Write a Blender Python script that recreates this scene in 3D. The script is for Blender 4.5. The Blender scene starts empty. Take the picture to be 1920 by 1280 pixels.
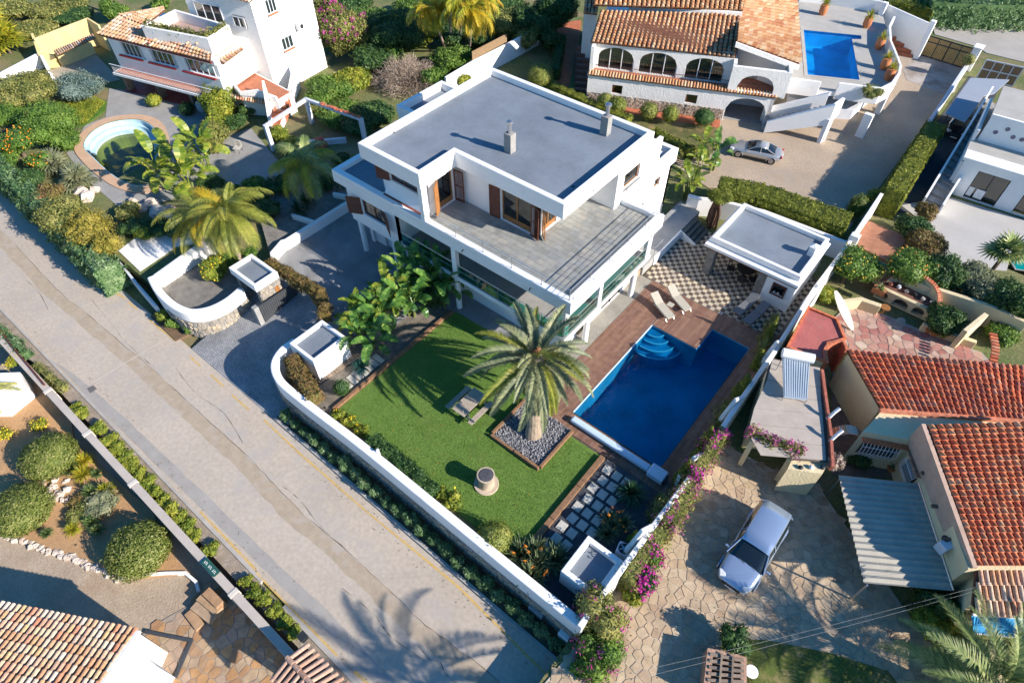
import bpy, math, random
import numpy as np
from mathutils import Vector, Matrix
PI = math.pi
rnd = random.Random(7)
nr = np.random.RandomState(7)
scene = bpy.context.scene
C = scene.collection

# ------------------------------------------------------------------ camera, world, sun
F_PX, PITCH, YAW, CAM_H = 1180.0, math.radians(49.37), math.radians(39.27), 30.0
_cy, _sy = math.cos(YAW), math.sin(YAW)
CAM = Vector((0, 0, CAM_H))
c_f = Vector((-math.cos(PITCH) * _sy, math.cos(PITCH) * _cy, -math.sin(PITCH)))
c_r = Vector((_cy, _sy, 0))
c_u = c_r.cross(c_f)
cam_data = bpy.data.cameras.new('camera')
cam = bpy.data.objects.new('camera', cam_data)
C.objects.link(cam)
cam_data.sensor_width = 36
cam_data.lens = F_PX / 1920 * 36
cam_data.clip_start = 0.5
cam_data.clip_end = 900
mw = Matrix((c_r, c_u, -c_f)).transposed().to_4x4()
mw.translation = CAM
cam.matrix_world = mw
scene.camera = cam

SUN_AZ = math.atan2(1.2, 6.08)          # direction towards the sun, from +X
SUN_EL = math.radians(26.5)
world = bpy.data.worlds.new('World')
scene.world = world
world.use_nodes = True
wn = world.node_tree
bg = wn.nodes['Background']
sky = wn.nodes.new('ShaderNodeTexSky')
sky.sky_type = 'NISHITA'
sky.sun_disc = False
sky.sun_elevation = SUN_EL
sky.sun_rotation = PI / 2 - SUN_AZ
sky.dust_density = 0.4
sky.ozone_density = 3.5
hs = wn.nodes.new('ShaderNodeHueSaturation')
hs.inputs['Saturation'].default_value = 1.35
wn.links.new(sky.outputs[0], hs.inputs['Color'])
wn.links.new(hs.outputs[0], bg.inputs[0])
bg.inputs[1].default_value = 0.108
sun_d = bpy.data.lights.new('sun', 'SUN')
sun_d.energy = 5.0
sun_d.angle = math.radians(0.5)
sun_d.color = (1.0, 0.915, 0.82)
sun = bpy.data.objects.new('sun', sun_d)
C.objects.link(sun)
sd = Vector((math.cos(SUN_AZ) * math.cos(SUN_EL), math.sin(SUN_AZ) * math.cos(SUN_EL), math.sin(SUN_EL)))
sun.rotation_euler = sd.to_track_quat('Z', 'Y').to_euler()
sun.location = (40, 20, 60)
vs = scene.view_settings
vs.view_transform = 'Standard'
vs.look = 'None'
vs.gamma = 1
vs.exposure = 0.97
vs.use_curve_mapping = False
scene.cycles.max_bounces = 6
scene.cycles.transparent_max_bounces = 12

# ------------------------------------------------------------------ helpers
def at(px, py, z=0.0):
    """the point of the place, at height z, that the photograph shows at (px, py)"""
    d = c_f * F_PX + c_r * (px - 960) - c_u * (py - 640)
    return CAM + d * ((z - CAM_H) / d.z)

def xy(px, py, z=0.0):
    p = at(px, py, z)
    return (p.x, p.y)

class MB:
    """collects boxes, prisms, tubes; build() links them as one mesh object"""
    def __init__(s, o=(0, 0, 0), ang=0.0):
        s.v = []; s.f = []; s.o = Vector(o); s.ca = math.cos(ang); s.sa = math.sin(ang)
    def T(s, p):
        return (s.o.x + p[0] * s.ca - p[1] * s.sa, s.o.y + p[0] * s.sa + p[1] * s.ca, s.o.z + p[2])
    def add(s, vs_, fs):
        b = len(s.v)
        s.v += [s.T(p) for p in vs_]
        s.f += [tuple(b + i for i in f) for f in fs]
        return s
    def box(s, x0, x1, y0, y1, z0, z1):
        return s.add([(x0, y0, z0), (x1, y0, z0), (x1, y1, z0), (x0, y1, z0), (x0, y0, z1), (x1, y0, z1), (x1, y1, z1), (x0, y1, z1)],
                     [(3, 2, 1, 0), (4, 5, 6, 7), (0, 1, 5, 4), (1, 2, 6, 5), (2, 3, 7, 6), (3, 0, 4, 7)])
    def obox(s, c, sx, sy, sz, rz=0.0, tilt=0.0):
        """box centred at c (x, y, z of its middle)"""
        m = Matrix.Rotation(rz, 3, 'Z') @ Matrix.Rotation(tilt, 3, 'X')
        vs_ = []
        for dz in (-1, 1):
            for dx, dy in ((-1, -1), (1, -1), (1, 1), (-1, 1)):
                vs_.append(tuple(Vector(c) + m @ Vector((dx * sx / 2, dy * sy / 2, dz * sz / 2))))
        return s.add(vs_, [(3, 2, 1, 0), (4, 5, 6, 7), (0, 1, 5, 4), (1, 2, 6, 5), (2, 3, 7, 6), (3, 0, 4, 7)])
    def prism(s, poly, z0, z1):
        n = len(poly)
        a = sum(poly[i][0] * poly[(i + 1) % n][1] - poly[(i + 1) % n][0] * poly[i][1] for i in range(n))
        if a < 0: poly = poly[::-1]
        zt = z1 if isinstance(z1, (list, tuple)) else [z1] * n
        if a < 0 and isinstance(z1, (list, tuple)): zt = list(z1)[::-1]
        return s.add([(p[0], p[1], z0) for p in poly] + [(p[0], p[1], zt[i]) for i, p in enumerate(poly)],
                     [tuple(range(n - 1, -1, -1)), tuple(range(n, 2 * n))] + [(i, (i + 1) % n, n + (i + 1) % n, n + i) for i in range(n)])
    def strip(s, pts, th, z0, z1, closed=False, side=0.0):
        """a wall of thickness th along a polyline, mitred; z0, z1 numbers or one per point; side -1..1 shifts it"""
        n = len(pts); P = [Vector((p[0], p[1])) for p in pts]
        Z0 = z0 if isinstance(z0, (list, tuple)) else [z0] * n
        Z1 = z1 if isinstance(z1, (list, tuple)) else [z1] * n
        L, R = [], []
        for i in range(n):
            if closed: a, b = P[i - 1], P[(i + 1) % n]
            else: a, b = P[max(i - 1, 0)], P[min(i + 1, n - 1)]
            d1 = (P[i] - a) if (P[i] - a).length > 1e-6 else (b - P[i])
            d2 = (b - P[i]) if (b - P[i]).length > 1e-6 else d1
            d1 = d1.normalized(); d2 = d2.normalized()
            n1 = Vector((-d1.y, d1.x)); n2 = Vector((-d2.y, d2.x))
            m = (n1 + n2)
            m = m.normalized() if m.length > 1e-6 else n1
            k = 1 / max(0.4, m.dot(n1))
            L.append(P[i] + m * k * th * (0.5 + side / 2)); R.append(P[i] - m * k * th * (0.5 - side / 2))
        vs_ = []
        for i in range(n):
            vs_ += [(L[i].x, L[i].y, Z0[i]), (R[i].x, R[i].y, Z0[i]), (R[i].x, R[i].y, Z1[i]), (L[i].x, L[i].y, Z1[i])]
        fs = []
        for i in range(n if closed else n - 1):
            a = 4 * i; b = 4 * ((i + 1) % n)
            fs += [(a + 1, b + 1, b + 2, a + 2), (b, a, a + 3, b + 3), (a + 2, b + 2, b + 3, a + 3), (a, b, b + 1, a + 1)]
        if not closed:
            e = 4 * (n - 1)
            fs += [(0, 1, 2, 3), (e + 3, e + 2, e + 1, e)]
        return s.add(vs_, fs)
    def tube(s, pts, r, n=6, cap=True):
        """a tube along 3D points; r a number or one per point"""
        P = [Vector(p) for p in pts]; m = len(P)
        rr = r if isinstance(r, (list, tuple)) else [r] * m
        up = Vector((0, 0, 1)); vs_ = []; prev = None
        for i in range(m):
            d = (P[min(i + 1, m - 1)] - P[max(i - 1, 0)]).normalized()
            u = d.cross(up) if prev is None else (prev - d * prev.dot(d))
            if u.length < 1e-4: u = d.cross(Vector((1, 0, 0)))
            u.normalize(); prev = u; w = d.cross(u)
            for k in range(n):
                a = 2 * PI * k / n
                vs_.append(tuple(P[i] + (u * math.cos(a) + w * math.sin(a)) * rr[i]))
        fs = []
        for i in range(m - 1):
            for k in range(n):
                a = i * n + k; b = i * n + (k + 1) % n
                fs.append((a, a + n, b + n, b))
        if cap: fs += [tuple(range(n)), tuple(range((m - 1) * n + n - 1, (m - 1) * n - 1, -1))]
        return s.add(vs_, fs)
    def lathe(s, c, prof, n=20):
        """prof: (radius, z) from bottom to top"""
        vs_ = []
        for r, z in prof:
            for k in range(n):
                a = 2 * PI * k / n
                vs_.append((c[0] + r * math.cos(a), c[1] + r * math.sin(a), c[2] + z))
        fs = []
        for i in range(len(prof) - 1):
            for k in range(n):
                a = i * n + k; b = i * n + (k + 1) % n
                fs.append((a, b, b + n, a + n))
        fs += [tuple(range(n - 1, -1, -1)), tuple(range((len(prof) - 1) * n, len(prof) * n))]
        return s.add(vs_, fs)
    def wall(s, p0, p1, th, z0, z1, ops=()):
        """a wall from p0 to p1 (thickness to its left), with openings (s0, s1, za, zb[, arch rise])"""
        P0 = Vector(p0[:2]); d = Vector(p1[:2]) - P0; Ln = d.length; d.normalize(); nn = Vector((-d.y, d.x)) * th
        cuts = {0.0, Ln}
        for o in ops:
            cuts |= {o[0], o[1]}
            if len(o) > 4:
                for k in range(1, 12): cuts.add(o[0] + (o[1] - o[0]) * k / 12)
        cuts = sorted(cuts)
        def top(o, t):
            if len(o) <= 4: return o[3]
            u = (2 * (t - o[0]) / (o[1] - o[0]) - 1)
            return o[3] - o[4] + o[4] * math.sqrt(max(0, 1 - u * u))
        for a, b in zip(cuts, cuts[1:]):
            if b - a < 1e-4: continue
            mid = (a + b) / 2
            op = sorted([o for o in ops if o[0] < mid < o[1]], key=lambda o: o[2])
            zs = (z0, z0)
            def pc(za, zb):
                A = P0 + d * a; B = P0 + d * b
                s.add([(A.x, A.y, za[0]), (B.x, B.y, za[1]), (B.x + nn.x, B.y + nn.y, za[1]), (A.x + nn.x, A.y + nn.y, za[0]),
                       (A.x, A.y, zb[0]), (B.x, B.y, zb[1]), (B.x + nn.x, B.y + nn.y, zb[1]), (A.x + nn.x, A.y + nn.y, zb[0])],
                      [(3, 2, 1, 0), (4, 5, 6, 7), (0, 1, 5, 4), (1, 2, 6, 5), (2, 3, 7, 6), (3, 0, 4, 7)])
            for o in op:
                if o[2] > zs[0] + 1e-4: pc(zs, (o[2], o[2]))
                zs = (top(o, a), top(o, b))
            pc(zs, (z1, z1))
        return s
    def build(s, name, mat, parent=None, smooth=False, bevel=0.0, kind=None, local=False):
        off = Vector((0, 0, 0))
        if parent is not None and not local: off = wloc(parent)
        me = bpy.data.meshes.new(name)
        me.from_pydata([(p[0] - off.x, p[1] - off.y, p[2] - off.z) for p in s.v], [], s.f)
        me.materials.append(mat)
        if smooth:
            me.polygons.foreach_set('use_smooth', [True] * len(me.polygons))
            if hasattr(me, 'set_sharp_from_angle'): me.set_sharp_from_angle(angle=math.radians(40))
        me.update()
        o = bpy.data.objects.new(name, me); C.objects.link(o)
        if parent is not None: o.parent = parent
        if bevel:
            b = o.modifiers.new('bevel', 'BEVEL'); b.width = bevel; b.segments = 2; b.limit_method = 'ANGLE'
        if kind: o['kind'] = kind
        return o

def wloc(o):
    v = Vector((0, 0, 0))
    while o is not None: v += o.location; o = o.parent
    return v

def thing(name, label, cat, loc=(0, 0, 0), rz=0.0, group=None):
    o = bpy.data.objects.new(name, None); C.objects.link(o)
    o.empty_display_size = 0.3
    o.location = loc; o.rotation_euler = (0, 0, rz)
    return tag(o, label, cat, group)

def tag(o, label=None, cat=None, group=None, kind=None):
    for k, v in (('label', label), ('category', cat), ('group', group), ('kind', kind)):
        if v: o[k] = v
    return o

def struct(name, mb, mat, kind='structure', **k):
    o = mb.build(name, mat, **k); o['kind'] = kind
    return o

KIDS = {}
def dup(root, loc, rz=0.0, sc=1.0, label=None, group=None, tilt=None):
    def kids(o): return [c for c in C.objects if c.parent == o]
    if root.name not in KIDS: KIDS[root.name] = [(c, kids(c)) for c in kids(root)]
    r = root.copy(); C.objects.link(r); r.location = loc
    r.rotation_euler = (tilt[0] if tilt else 0, tilt[1] if tilt else 0, rz)
    r.scale = (sc, sc, sc) if not isinstance(sc, tuple) else sc
    if label: r['label'] = label
    if group: r['group'] = group
    for c, gk in KIDS[root.name]:
        d = c.copy(); C.objects.link(d); d.parent = r
        for g in gk:
            e = g.copy(); C.objects.link(e); e.parent = d
    return r

def inst(me, name, parent, M, mat=None):
    """an object of a shared mesh placed by a world matrix under an unrotated parent"""
    o = bpy.data.objects.new(name, me); C.objects.link(o)
    if parent is not None:
        o.parent = parent; M = Matrix.Translation(-wloc(parent)) @ M
    o.matrix_local = M
    return o

def smooth_pts(pts, n=6, closed=False):
    out = []; m = len(pts)
    for i in range(m if closed else m - 1):
        if closed: p = [pts[(i + k) % m] for k in (-1, 0, 1, 2)]
        else: p = [pts[max(i - 1, 0)], pts[i], pts[i + 1], pts[min(i + 2, m - 1)]]
        p = [Vector(q) for q in p]
        for k in range(n):
            t = k / n
            out.append(tuple(0.5 * ((2 * p[1]) + (p[2] - p[0]) * t + (2 * p[0] - 5 * p[1] + 4 * p[2] - p[3]) * t * t + (3 * p[1] - p[0] - 3 * p[2] + p[3]) * t ** 3)))
    if not closed: out.append(tuple(pts[-1]))
    return out

def inside(p, poly):
    c = False; n = len(poly); x, y = p[0], p[1]
    for i in range(n):
        x1, y1 = poly[i][:2]; x2, y2 = poly[(i + 1) % n][:2]
        if (y1 > y) != (y2 > y) and x < (x2 - x1) * (y - y1) / (y2 - y1) + x1: c = not c
    return c

def clip_half(poly, a, b, c):
    """keep the part of poly with a*x + b*y <= c"""
    out = []; n = len(poly)
    for i in range(n):
        p, q = poly[i], poly[(i + 1) % n]
        dp = a * p[0] + b * p[1] - c; dq = a * q[0] + b * q[1] - c
        if dp <= 0: out.append(p)
        if (dp < 0 < dq) or (dq < 0 < dp):
            t = dp / (dp - dq); out.append((p[0] + (q[0] - p[0]) * t, p[1] + (q[1] - p[1]) * t))
    return out

def voronoi(poly, cell, jit=0.42, gap=0.04, r=None, convex=False):
    """irregular stones filling a polygon: list of small polygons"""
    r = r or rnd
    xs = [p[0] for p in poly]; ys = [p[1] for p in poly]
    x0, y0 = min(xs) - cell, min(ys) - cell
    nx = int((max(xs) - x0) / cell) + 2; ny = int((max(ys) - y0) / cell) + 2
    P = {}
    for i in range(-1, nx + 1):
        for j in range(-1, ny + 1):
            P[i, j] = (x0 + (i + .5 + (j % 2) * .5 + r.uniform(-jit, jit)) * cell, y0 + (j + .5 + r.uniform(-jit, jit)) * cell)
    out = []
    for i in range(nx):
        for j in range(ny):
            p = P[i, j]
            if not inside(p, poly): continue
            c = [(p[0] - cell * 1.5, p[1] - cell * 1.5), (p[0] + cell * 1.5, p[1] - cell * 1.5), (p[0] + cell * 1.5, p[1] + cell * 1.5), (p[0] - cell * 1.5, p[1] + cell * 1.5)]
            for di in (-2, -1, 0, 1, 2):
                for dj in (-2, -1, 0, 1, 2):
                    if (di or dj) and (i + di, j + dj) in P:
                        q = P[i + di, j + dj]; a, b = q[0] - p[0], q[1] - p[1]; L = math.hypot(a, b)
                        c = clip_half(c, a / L, b / L, (a * (p[0] + q[0]) / 2 + b * (p[1] + q[1]) / 2) / L - gap / 2)
                        if len(c) < 3: break
                if len(c) < 3: break
            if len(c) < 3: continue
            if convex:
                n = len(poly); s = 1 if sum(poly[k][0] * poly[(k + 1) % n][1] - poly[(k + 1) % n][0] * poly[k][1] for k in range(n)) > 0 else -1
                for k in range(n):
                    u, v = poly[k], poly[(k + 1) % n]; ex, ey = v[0] - u[0], v[1] - u[1]; L = math.hypot(ex, ey)
                    a, b = s * ey / L, -s * ex / L
                    c = clip_half(c, a, b, a * u[0] + b * u[1])
                    if len(c) < 3: break
                if len(c) < 3: continue
            out.append(c)
    return out

def pieces(polys, name, z, h, mat, parent, limit=300, key=None, zf=None):
    """flat stones on a surface: the largest-looking ones as parts, the others joined"""
    zf = zf or (lambda p: z)
    cc = [(sum(q[0] for q in p) / len(p), sum(q[1] for q in p) / len(p)) for p in polys]
    order = sorted(range(len(polys)), key=lambda i: (Vector((cc[i][0], cc[i][1], z)) - CAM).length)
    rest = MB()
    for k, i in enumerate(order):
        p = polys[i]; z_ = zf(cc[i]); hh = h * rnd.uniform(.6, 1.25)
        if k < limit: MB().prism(p, z_, z_ + hh).build(name, mat, parent)
        else: rest.prism(p, z_, z_ + hh)
    if rest.v:
        o = rest.build(name, mat, parent); o['kind'] = 'stuff'

# ------------------------------------------------------------------ materials
MATS = {}
def nodes(name):
    m = bpy.data.materials.new(name); m.use_nodes = True
    nt = m.node_tree; b = nt.nodes['Principled BSDF']
    return m, nt, b

def ramp(nt, cols):
    r = nt.nodes.new('ShaderNodeValToRGB'); e = r.color_ramp.elements
    while len(e) < len(cols): e.new(0.5)
    for i, c in enumerate(cols):
        e[i].position = i / (len(cols) - 1) if len(c) == 3 else c[3]
        e[i].color = (c[0], c[1], c[2], 1)
    return r

def mat(name, col, rough=0.8, var=0.12, scale=1.5, bump=0.0, bscale=30.0, spec=0.3, metal=0.0, col2=None, detail=6.0, fine=0.06, island=0.0, emit=None, stain=None):
    """a surface: base colour with two noises, optional random tint per piece, and relief"""
    if name in MATS: return MATS[name]
    m, nt, b = nodes(name); L = nt.links
    tc = nt.nodes.new('ShaderNodeNewGeometry')
    n1 = nt.nodes.new('ShaderNodeTexNoise'); n1.inputs['Scale'].default_value = scale; n1.inputs['Detail'].default_value = detail
    n1.inputs['Roughness'].default_value = 0.62
    L.new(tc.outputs['Position'], n1.inputs['Vector'])
    c2 = col2 or tuple(max(0, c * (1 - var * 2)) for c in col)
    r1 = ramp(nt, [(*c2, 0.30), (*col, 0.66)])
    L.new(n1.outputs['Fac'], r1.inputs['Fac'])
    out = r1.outputs['Color']
    if fine:
        n2 = nt.nodes.new('ShaderNodeTexNoise'); n2.inputs['Scale'].default_value = scale * 22; n2.inputs['Detail'].default_value = 3
        L.new(tc.outputs['Position'], n2.inputs['Vector'])
        mr = nt.nodes.new('ShaderNodeMapRange'); mr.inputs[1].default_value = .25; mr.inputs[2].default_value = .75
        mr.inputs[3].default_value = 1 - fine * 2; mr.inputs[4].default_value = 1 + fine
        L.new(n2.outputs['Fac'], mr.inputs[0])
        mx = nt.nodes.new('ShaderNodeVectorMath'); mx.operation = 'SCALE'
        L.new(out, mx.inputs[0]); L.new(mr.outputs[0], mx.inputs['Scale']); out = mx.outputs[0]
    if island:
        oi = nt.nodes.new('ShaderNodeObjectInfo')
        ad = nt.nodes.new('ShaderNodeMath'); ad.operation = 'ADD'; L.new(tc.outputs['Random Per Island'], ad.inputs[0]); L.new(oi.outputs['Random'], ad.inputs[1])
        fr = nt.nodes.new('ShaderNodeMath'); fr.operation = 'FRACT'; L.new(ad.outputs[0], fr.inputs[0])
        mr = nt.nodes.new('ShaderNodeMapRange'); mr.inputs[3].default_value = 1 - island; mr.inputs[4].default_value = 1 + island
        L.new(fr.outputs[0], mr.inputs[0])
        mx = nt.nodes.new('ShaderNodeVectorMath'); mx.operation = 'SCALE'
        L.new(out, mx.inputs[0]); L.new(mr.outputs[0], mx.inputs['Scale']); out = mx.outputs[0]
    if stain:
        n3 = nt.nodes.new('ShaderNodeTexNoise'); n3.inputs['Scale'].default_value = stain[3]; n3.inputs['Detail'].default_value = 8; n3.inputs['Roughness'].default_value = .7
        mp = nt.nodes.new('ShaderNodeMapping'); mp.inputs['Location'].default_value = (7.3, 1.9, 4.4); L.new(tc.outputs['Position'], mp.inputs[0]); L.new(mp.outputs[0], n3.inputs['Vector'])
        r3 = ramp(nt, [(0, 0, 0, stain[4]), (1, 1, 1, stain[4] + .14)]); L.new(n3.outputs['Fac'], r3.inputs['Fac'])
        mm = nt.nodes.new('ShaderNodeMixRGB'); mm.inputs['Color2'].default_value = (*stain[:3], 1)
        ms = nt.nodes.new('ShaderNodeMath'); ms.operation = 'MULTIPLY'; ms.inputs[1].default_value = stain[5]
        L.new(r3.outputs['Color'], ms.inputs[0]); L.new(ms.outputs[0], mm.inputs['Fac']); L.new(out, mm.inputs['Color1']); out = mm.outputs[0]
    L.new(out, b.inputs['Base Color'])
    b.inputs['Roughness'].default_value = rough
    b.inputs['Metallic'].default_value = metal
    b.inputs['Specular IOR Level'].default_value = spec
    if bump:
        n4 = nt.nodes.new('ShaderNodeTexNoise'); n4.inputs['Scale'].default_value = bscale; n4.inputs['Detail'].default_value = 4
        L.new(tc.outputs['Position'], n4.inputs['Vector'])
        bu = nt.nodes.new('ShaderNodeBump'); bu.inputs['Strength'].default_value = bump; bu.inputs['Distance'].default_value = 0.05
        L.new(n4.outputs['Fac'], bu.inputs['Height']); L.new(bu.outputs[0], b.inputs['Normal'])
    MATS[name] = m
    return m

def mat_pieces(name, cols, rough=0.85, bump=0.3, bscale=12, var=0.2, nscale=6.0, spec=.25):
    """every separate piece takes its own colour from cols"""
    if name in MATS: return MATS[name]
    m, nt, b = nodes(name); L = nt.links
    g = nt.nodes.new('ShaderNodeNewGeometry'); oi = nt.nodes.new('ShaderNodeObjectInfo')
    ad = nt.nodes.new('ShaderNodeMath'); ad.operation = 'ADD'; L.new(g.outputs['Random Per Island'], ad.inputs[0]); L.new(oi.outputs['Random'], ad.inputs[1])
    fr = nt.nodes.new('ShaderNodeMath'); fr.operation = 'FRACT'; L.new(ad.outputs[0], fr.inputs[0])
    r = ramp(nt, cols); L.new(fr.outputs[0], r.inputs['Fac'])
    n = nt.nodes.new('ShaderNodeTexNoise'); n.inputs['Scale'].default_value = nscale; n.inputs['Detail'].default_value = 6; L.new(g.outputs['Position'], n.inputs['Vector'])
    mr = nt.nodes.new('ShaderNodeMapRange'); mr.inputs[1].default_value = .3; mr.inputs[2].default_value = .7; mr.inputs[3].default_value = 1 - var; mr.inputs[4].default_value = 1 + var
    L.new(n.outputs['Fac'], mr.inputs[0])
    mx = nt.nodes.new('ShaderNodeVectorMath'); mx.operation = 'SCALE'; L.new(r.outputs[0], mx.inputs[0]); L.new(mr.outputs[0], mx.inputs['Scale'])
    L.new(mx.outputs[0], b.inputs['Base Color']); b.inputs['Roughness'].default_value = rough; b.inputs['Specular IOR Level'].default_value = spec
    if bump:
        bu = nt.nodes.new('ShaderNodeBump'); bu.inputs['Strength'].default_value = bump; bu.inputs['Distance'].default_value = 0.03
        n2 = nt.nodes.new('ShaderNodeTexNoise'); n2.inputs['Scale'].default_value = bscale; L.new(g.outputs['Position'], n2.inputs['Vector'])
        L.new(n2.outputs['Fac'], bu.inputs['Height']); L.new(bu.outputs[0], b.inputs['Normal'])
    MATS[name] = m
    return m

def mat_leaf(name, cols, trans=0.3, rough=0.55, nscale=0.9, nvar=0.35):
    """leaves: own tint per leaf, clumps lighter and darker, light coming through"""
    if name in MATS: return MATS[name]
    m, nt, b = nodes(name); L = nt.links
    g = nt.nodes.new('ShaderNodeNewGeometry'); oi = nt.nodes.new('ShaderNodeObjectInfo')
    ad = nt.nodes.new('ShaderNodeMath'); ad.operation = 'ADD'; L.new(g.outputs['Random Per Island'], ad.inputs[0]); L.new(oi.outputs['Random'], ad.inputs[1])
    fr = nt.nodes.new('ShaderNodeMath'); fr.operation = 'FRACT'; L.new(ad.outputs[0], fr.inputs[0])
    n = nt.nodes.new('ShaderNodeTexNoise'); n.inputs['Scale'].default_value = nscale; n.inputs['Detail'].default_value = 3; L.new(g.outputs['Position'], n.inputs['Vector'])
    mr0 = nt.nodes.new('ShaderNodeMapRange'); mr0.inputs[1].default_value = .3; mr0.inputs[2].default_value = .7; mr0.inputs[3].default_value = -.28; mr0.inputs[4].default_value = .28; L.new(n.outputs['Fac'], mr0.inputs[0])
    a2 = nt.nodes.new('ShaderNodeMath'); a2.operation = 'ADD'; a2.use_clamp = True
    sc = nt.nodes.new('ShaderNodeMath'); sc.operation = 'MULTIPLY_ADD'; sc.inputs[1].default_value = .72; sc.inputs[2].default_value = .14; L.new(fr.outputs[0], sc.inputs[0])
    L.new(sc.outputs[0], a2.inputs[0]); L.new(mr0.outputs[0], a2.inputs[1])
    r = ramp(nt, cols); L.new(a2.outputs[0], r.inputs['Fac'])
    L.new(r.outputs[0], b.inputs['Base Color']); b.inputs['Roughness'].default_value = rough; b.inputs['Specular IOR Level'].default_value = .3
    tr = nt.nodes.new('ShaderNodeBsdfTranslucent'); L.new(r.outputs[0], tr.inputs['Color'])
    mx = nt.nodes.new('ShaderNodeMixShader'); mx.inputs[0].default_value = trans
    L.new(b.outputs[0], mx.inputs[1]); L.new(tr.outputs[0], mx.inputs[2])
    L.new(mx.outputs[0], nt.nodes['Material Output'].inputs['Surface'])
    MATS[name] = m
    return m

def mat_clear(name, tint, rough=0.02, ior=1.45, ripple=0.0, rscale=2.5, base=0.0):
    """glass or water: tinted see-through with a fresnel gloss"""
    if name in MATS: return MATS[name]
    m, nt, b = nodes(name); L = nt.links
    nt.nodes.remove(b)
    t = nt.nodes.new('ShaderNodeBsdfTransparent'); t.inputs[0].default_value = (*tint, 1)
    gl = nt.nodes.new('ShaderNodeBsdfGlossy'); gl.inputs['Roughness'].default_value = rough
    f = nt.nodes.new('ShaderNodeLayerWeight'); f.inputs[0].default_value = .5
    p5 = nt.nodes.new('ShaderNodeMath'); p5.operation = 'POWER'; p5.inputs[1].default_value = 4.0; L.new(f.outputs['Facing'], p5.inputs[0])
    f0 = ((ior - 1) / (ior + 1)) ** 2 + base
    mp = nt.nodes.new('ShaderNodeMath'); mp.operation = 'MULTIPLY_ADD'; mp.inputs[1].default_value = 1 - f0; mp.inputs[2].default_value = f0; L.new(p5.outputs[0], mp.inputs[0])
    mx = nt.nodes.new('ShaderNodeMixShader'); L.new(mp.outputs[0], mx.inputs[0]); L.new(t.outputs[0], mx.inputs[1]); L.new(gl.outputs[0], mx.inputs[2])
    L.new(mx.outputs[0], nt.nodes['Material Output'].inputs['Surface'])
    if ripple:
        g = nt.nodes.new('ShaderNodeNewGeometry'); n = nt.nodes.new('ShaderNodeTexNoise'); n.inputs['Scale'].default_value = rscale; n.inputs['Detail'].default_value = 3
        L.new(g.outputs['Position'], n.inputs['Vector'])
        bu = nt.nodes.new('ShaderNodeBump'); bu.inputs['Strength'].default_value = ripple; bu.inputs['Distance'].default_value = 0.08
        L.new(n.outputs['Fac'], bu.inputs['Height']); L.new(bu.outputs[0], gl.inputs['Normal']); L.new(bu.outputs[0], f.inputs['Normal'])
    MATS[name] = m
    return m

def mat_brick(name, c1, c2, mortar, w, h, msize=.012, bump=.6, rot=0.0, rough=.85, offset=.5):
    """small setts or mosaic too fine to pick apart"""
    if name in MATS: return MATS[name]
    m, nt, b = nodes(name); L = nt.links
    g = nt.nodes.new('ShaderNodeNewGeometry'); mp = nt.nodes.new('ShaderNodeMapping'); mp.inputs['Rotation'].default_value = (0, 0, rot)
    L.new(g.outputs['Position'], mp.inputs[0])
    k = nt.nodes.new('ShaderNodeTexBrick'); L.new(mp.outputs[0], k.inputs['Vector'])
    k.offset = offset
    k.inputs['Color1'].default_value = (*c1, 1); k.inputs['Color2'].default_value = (*c2, 1); k.inputs['Mortar'].default_value = (*mortar, 1)
    k.inputs['Scale'].default_value = 1; k.inputs['Brick Width'].default_value = w; k.inputs['Row Height'].default_value = h; k.inputs['Mortar Size'].default_value = msize
    n = nt.nodes.new('ShaderNodeTexNoise'); n.inputs['Scale'].default_value = .7; n.inputs['Detail'].default_value = 8; L.new(g.outputs['Position'], n.inputs['Vector'])
    mr = nt.nodes.new('ShaderNodeMapRange'); mr.inputs[1].default_value = .3; mr.inputs[2].default_value = .7; mr.inputs[3].default_value = .72; mr.inputs[4].default_value = 1.15; L.new(n.outputs['Fac'], mr.inputs[0])
    mx = nt.nodes.new('ShaderNodeVectorMath'); mx.operation = 'SCALE'; L.new(k.outputs['Color'], mx.inputs[0]); L.new(mr.outputs[0], mx.inputs['Scale'])
    L.new(mx.outputs[0], b.inputs['Base Color']); b.inputs['Roughness'].default_value = rough
    bu = nt.nodes.new('ShaderNodeBump'); bu.inputs['Strength'].default_value = bump; bu.inputs['Distance'].default_value = 0.02; bu.invert = True
    L.new(k.outputs['Fac'], bu.inputs['Height']); L.new(bu.outputs[0], b.inputs['Normal'])
    MATS[name] = m
    return m

WHITE = mat('white_render', (.80, .79, .77), .85, .035, .6, bump=.15, bscale=14, fine=.03, stain=(.42, .39, .35, .8, .62, .4))
WHITE2 = mat('rough_white_render', (.80, .78, .74), .9, .05, 1.2, bump=.55, bscale=7, fine=.03, stain=(.42, .38, .33, .6, .63, .4))
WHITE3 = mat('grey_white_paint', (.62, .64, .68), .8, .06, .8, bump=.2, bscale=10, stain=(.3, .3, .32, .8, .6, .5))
ROOFG = mat('grey_roof_coating', (.205, .235, .27), .75, .14, .5, bump=.12, bscale=20, fine=.06, stain=(.15, .18, .22, .7, .54, .7))
CONC = mat('concrete', (.33, .325, .31), .9, .1, 1.2, bump=.2, stain=(.2, .19, .18, .8, .58, .5))
CHIM = mat('chimney_cement', (.30, .29, .275), .9, .12, 2.5, bump=.3, bscale=25)
STEEL = mat('steel', (.55, .55, .56), .35, .05, 3, metal=.9)
DARKM = mat('dark_metal', (.04, .045, .05), .5, .1, 3, metal=.3)
WOODR = mat('red_brown_wood', (.16, .052, .028), .55, .2, 8, bump=.1, fine=.15)
WOODO = mat('orange_wood', (.36, .16, .055), .5, .2, 8, bump=.1, fine=.15)
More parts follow.
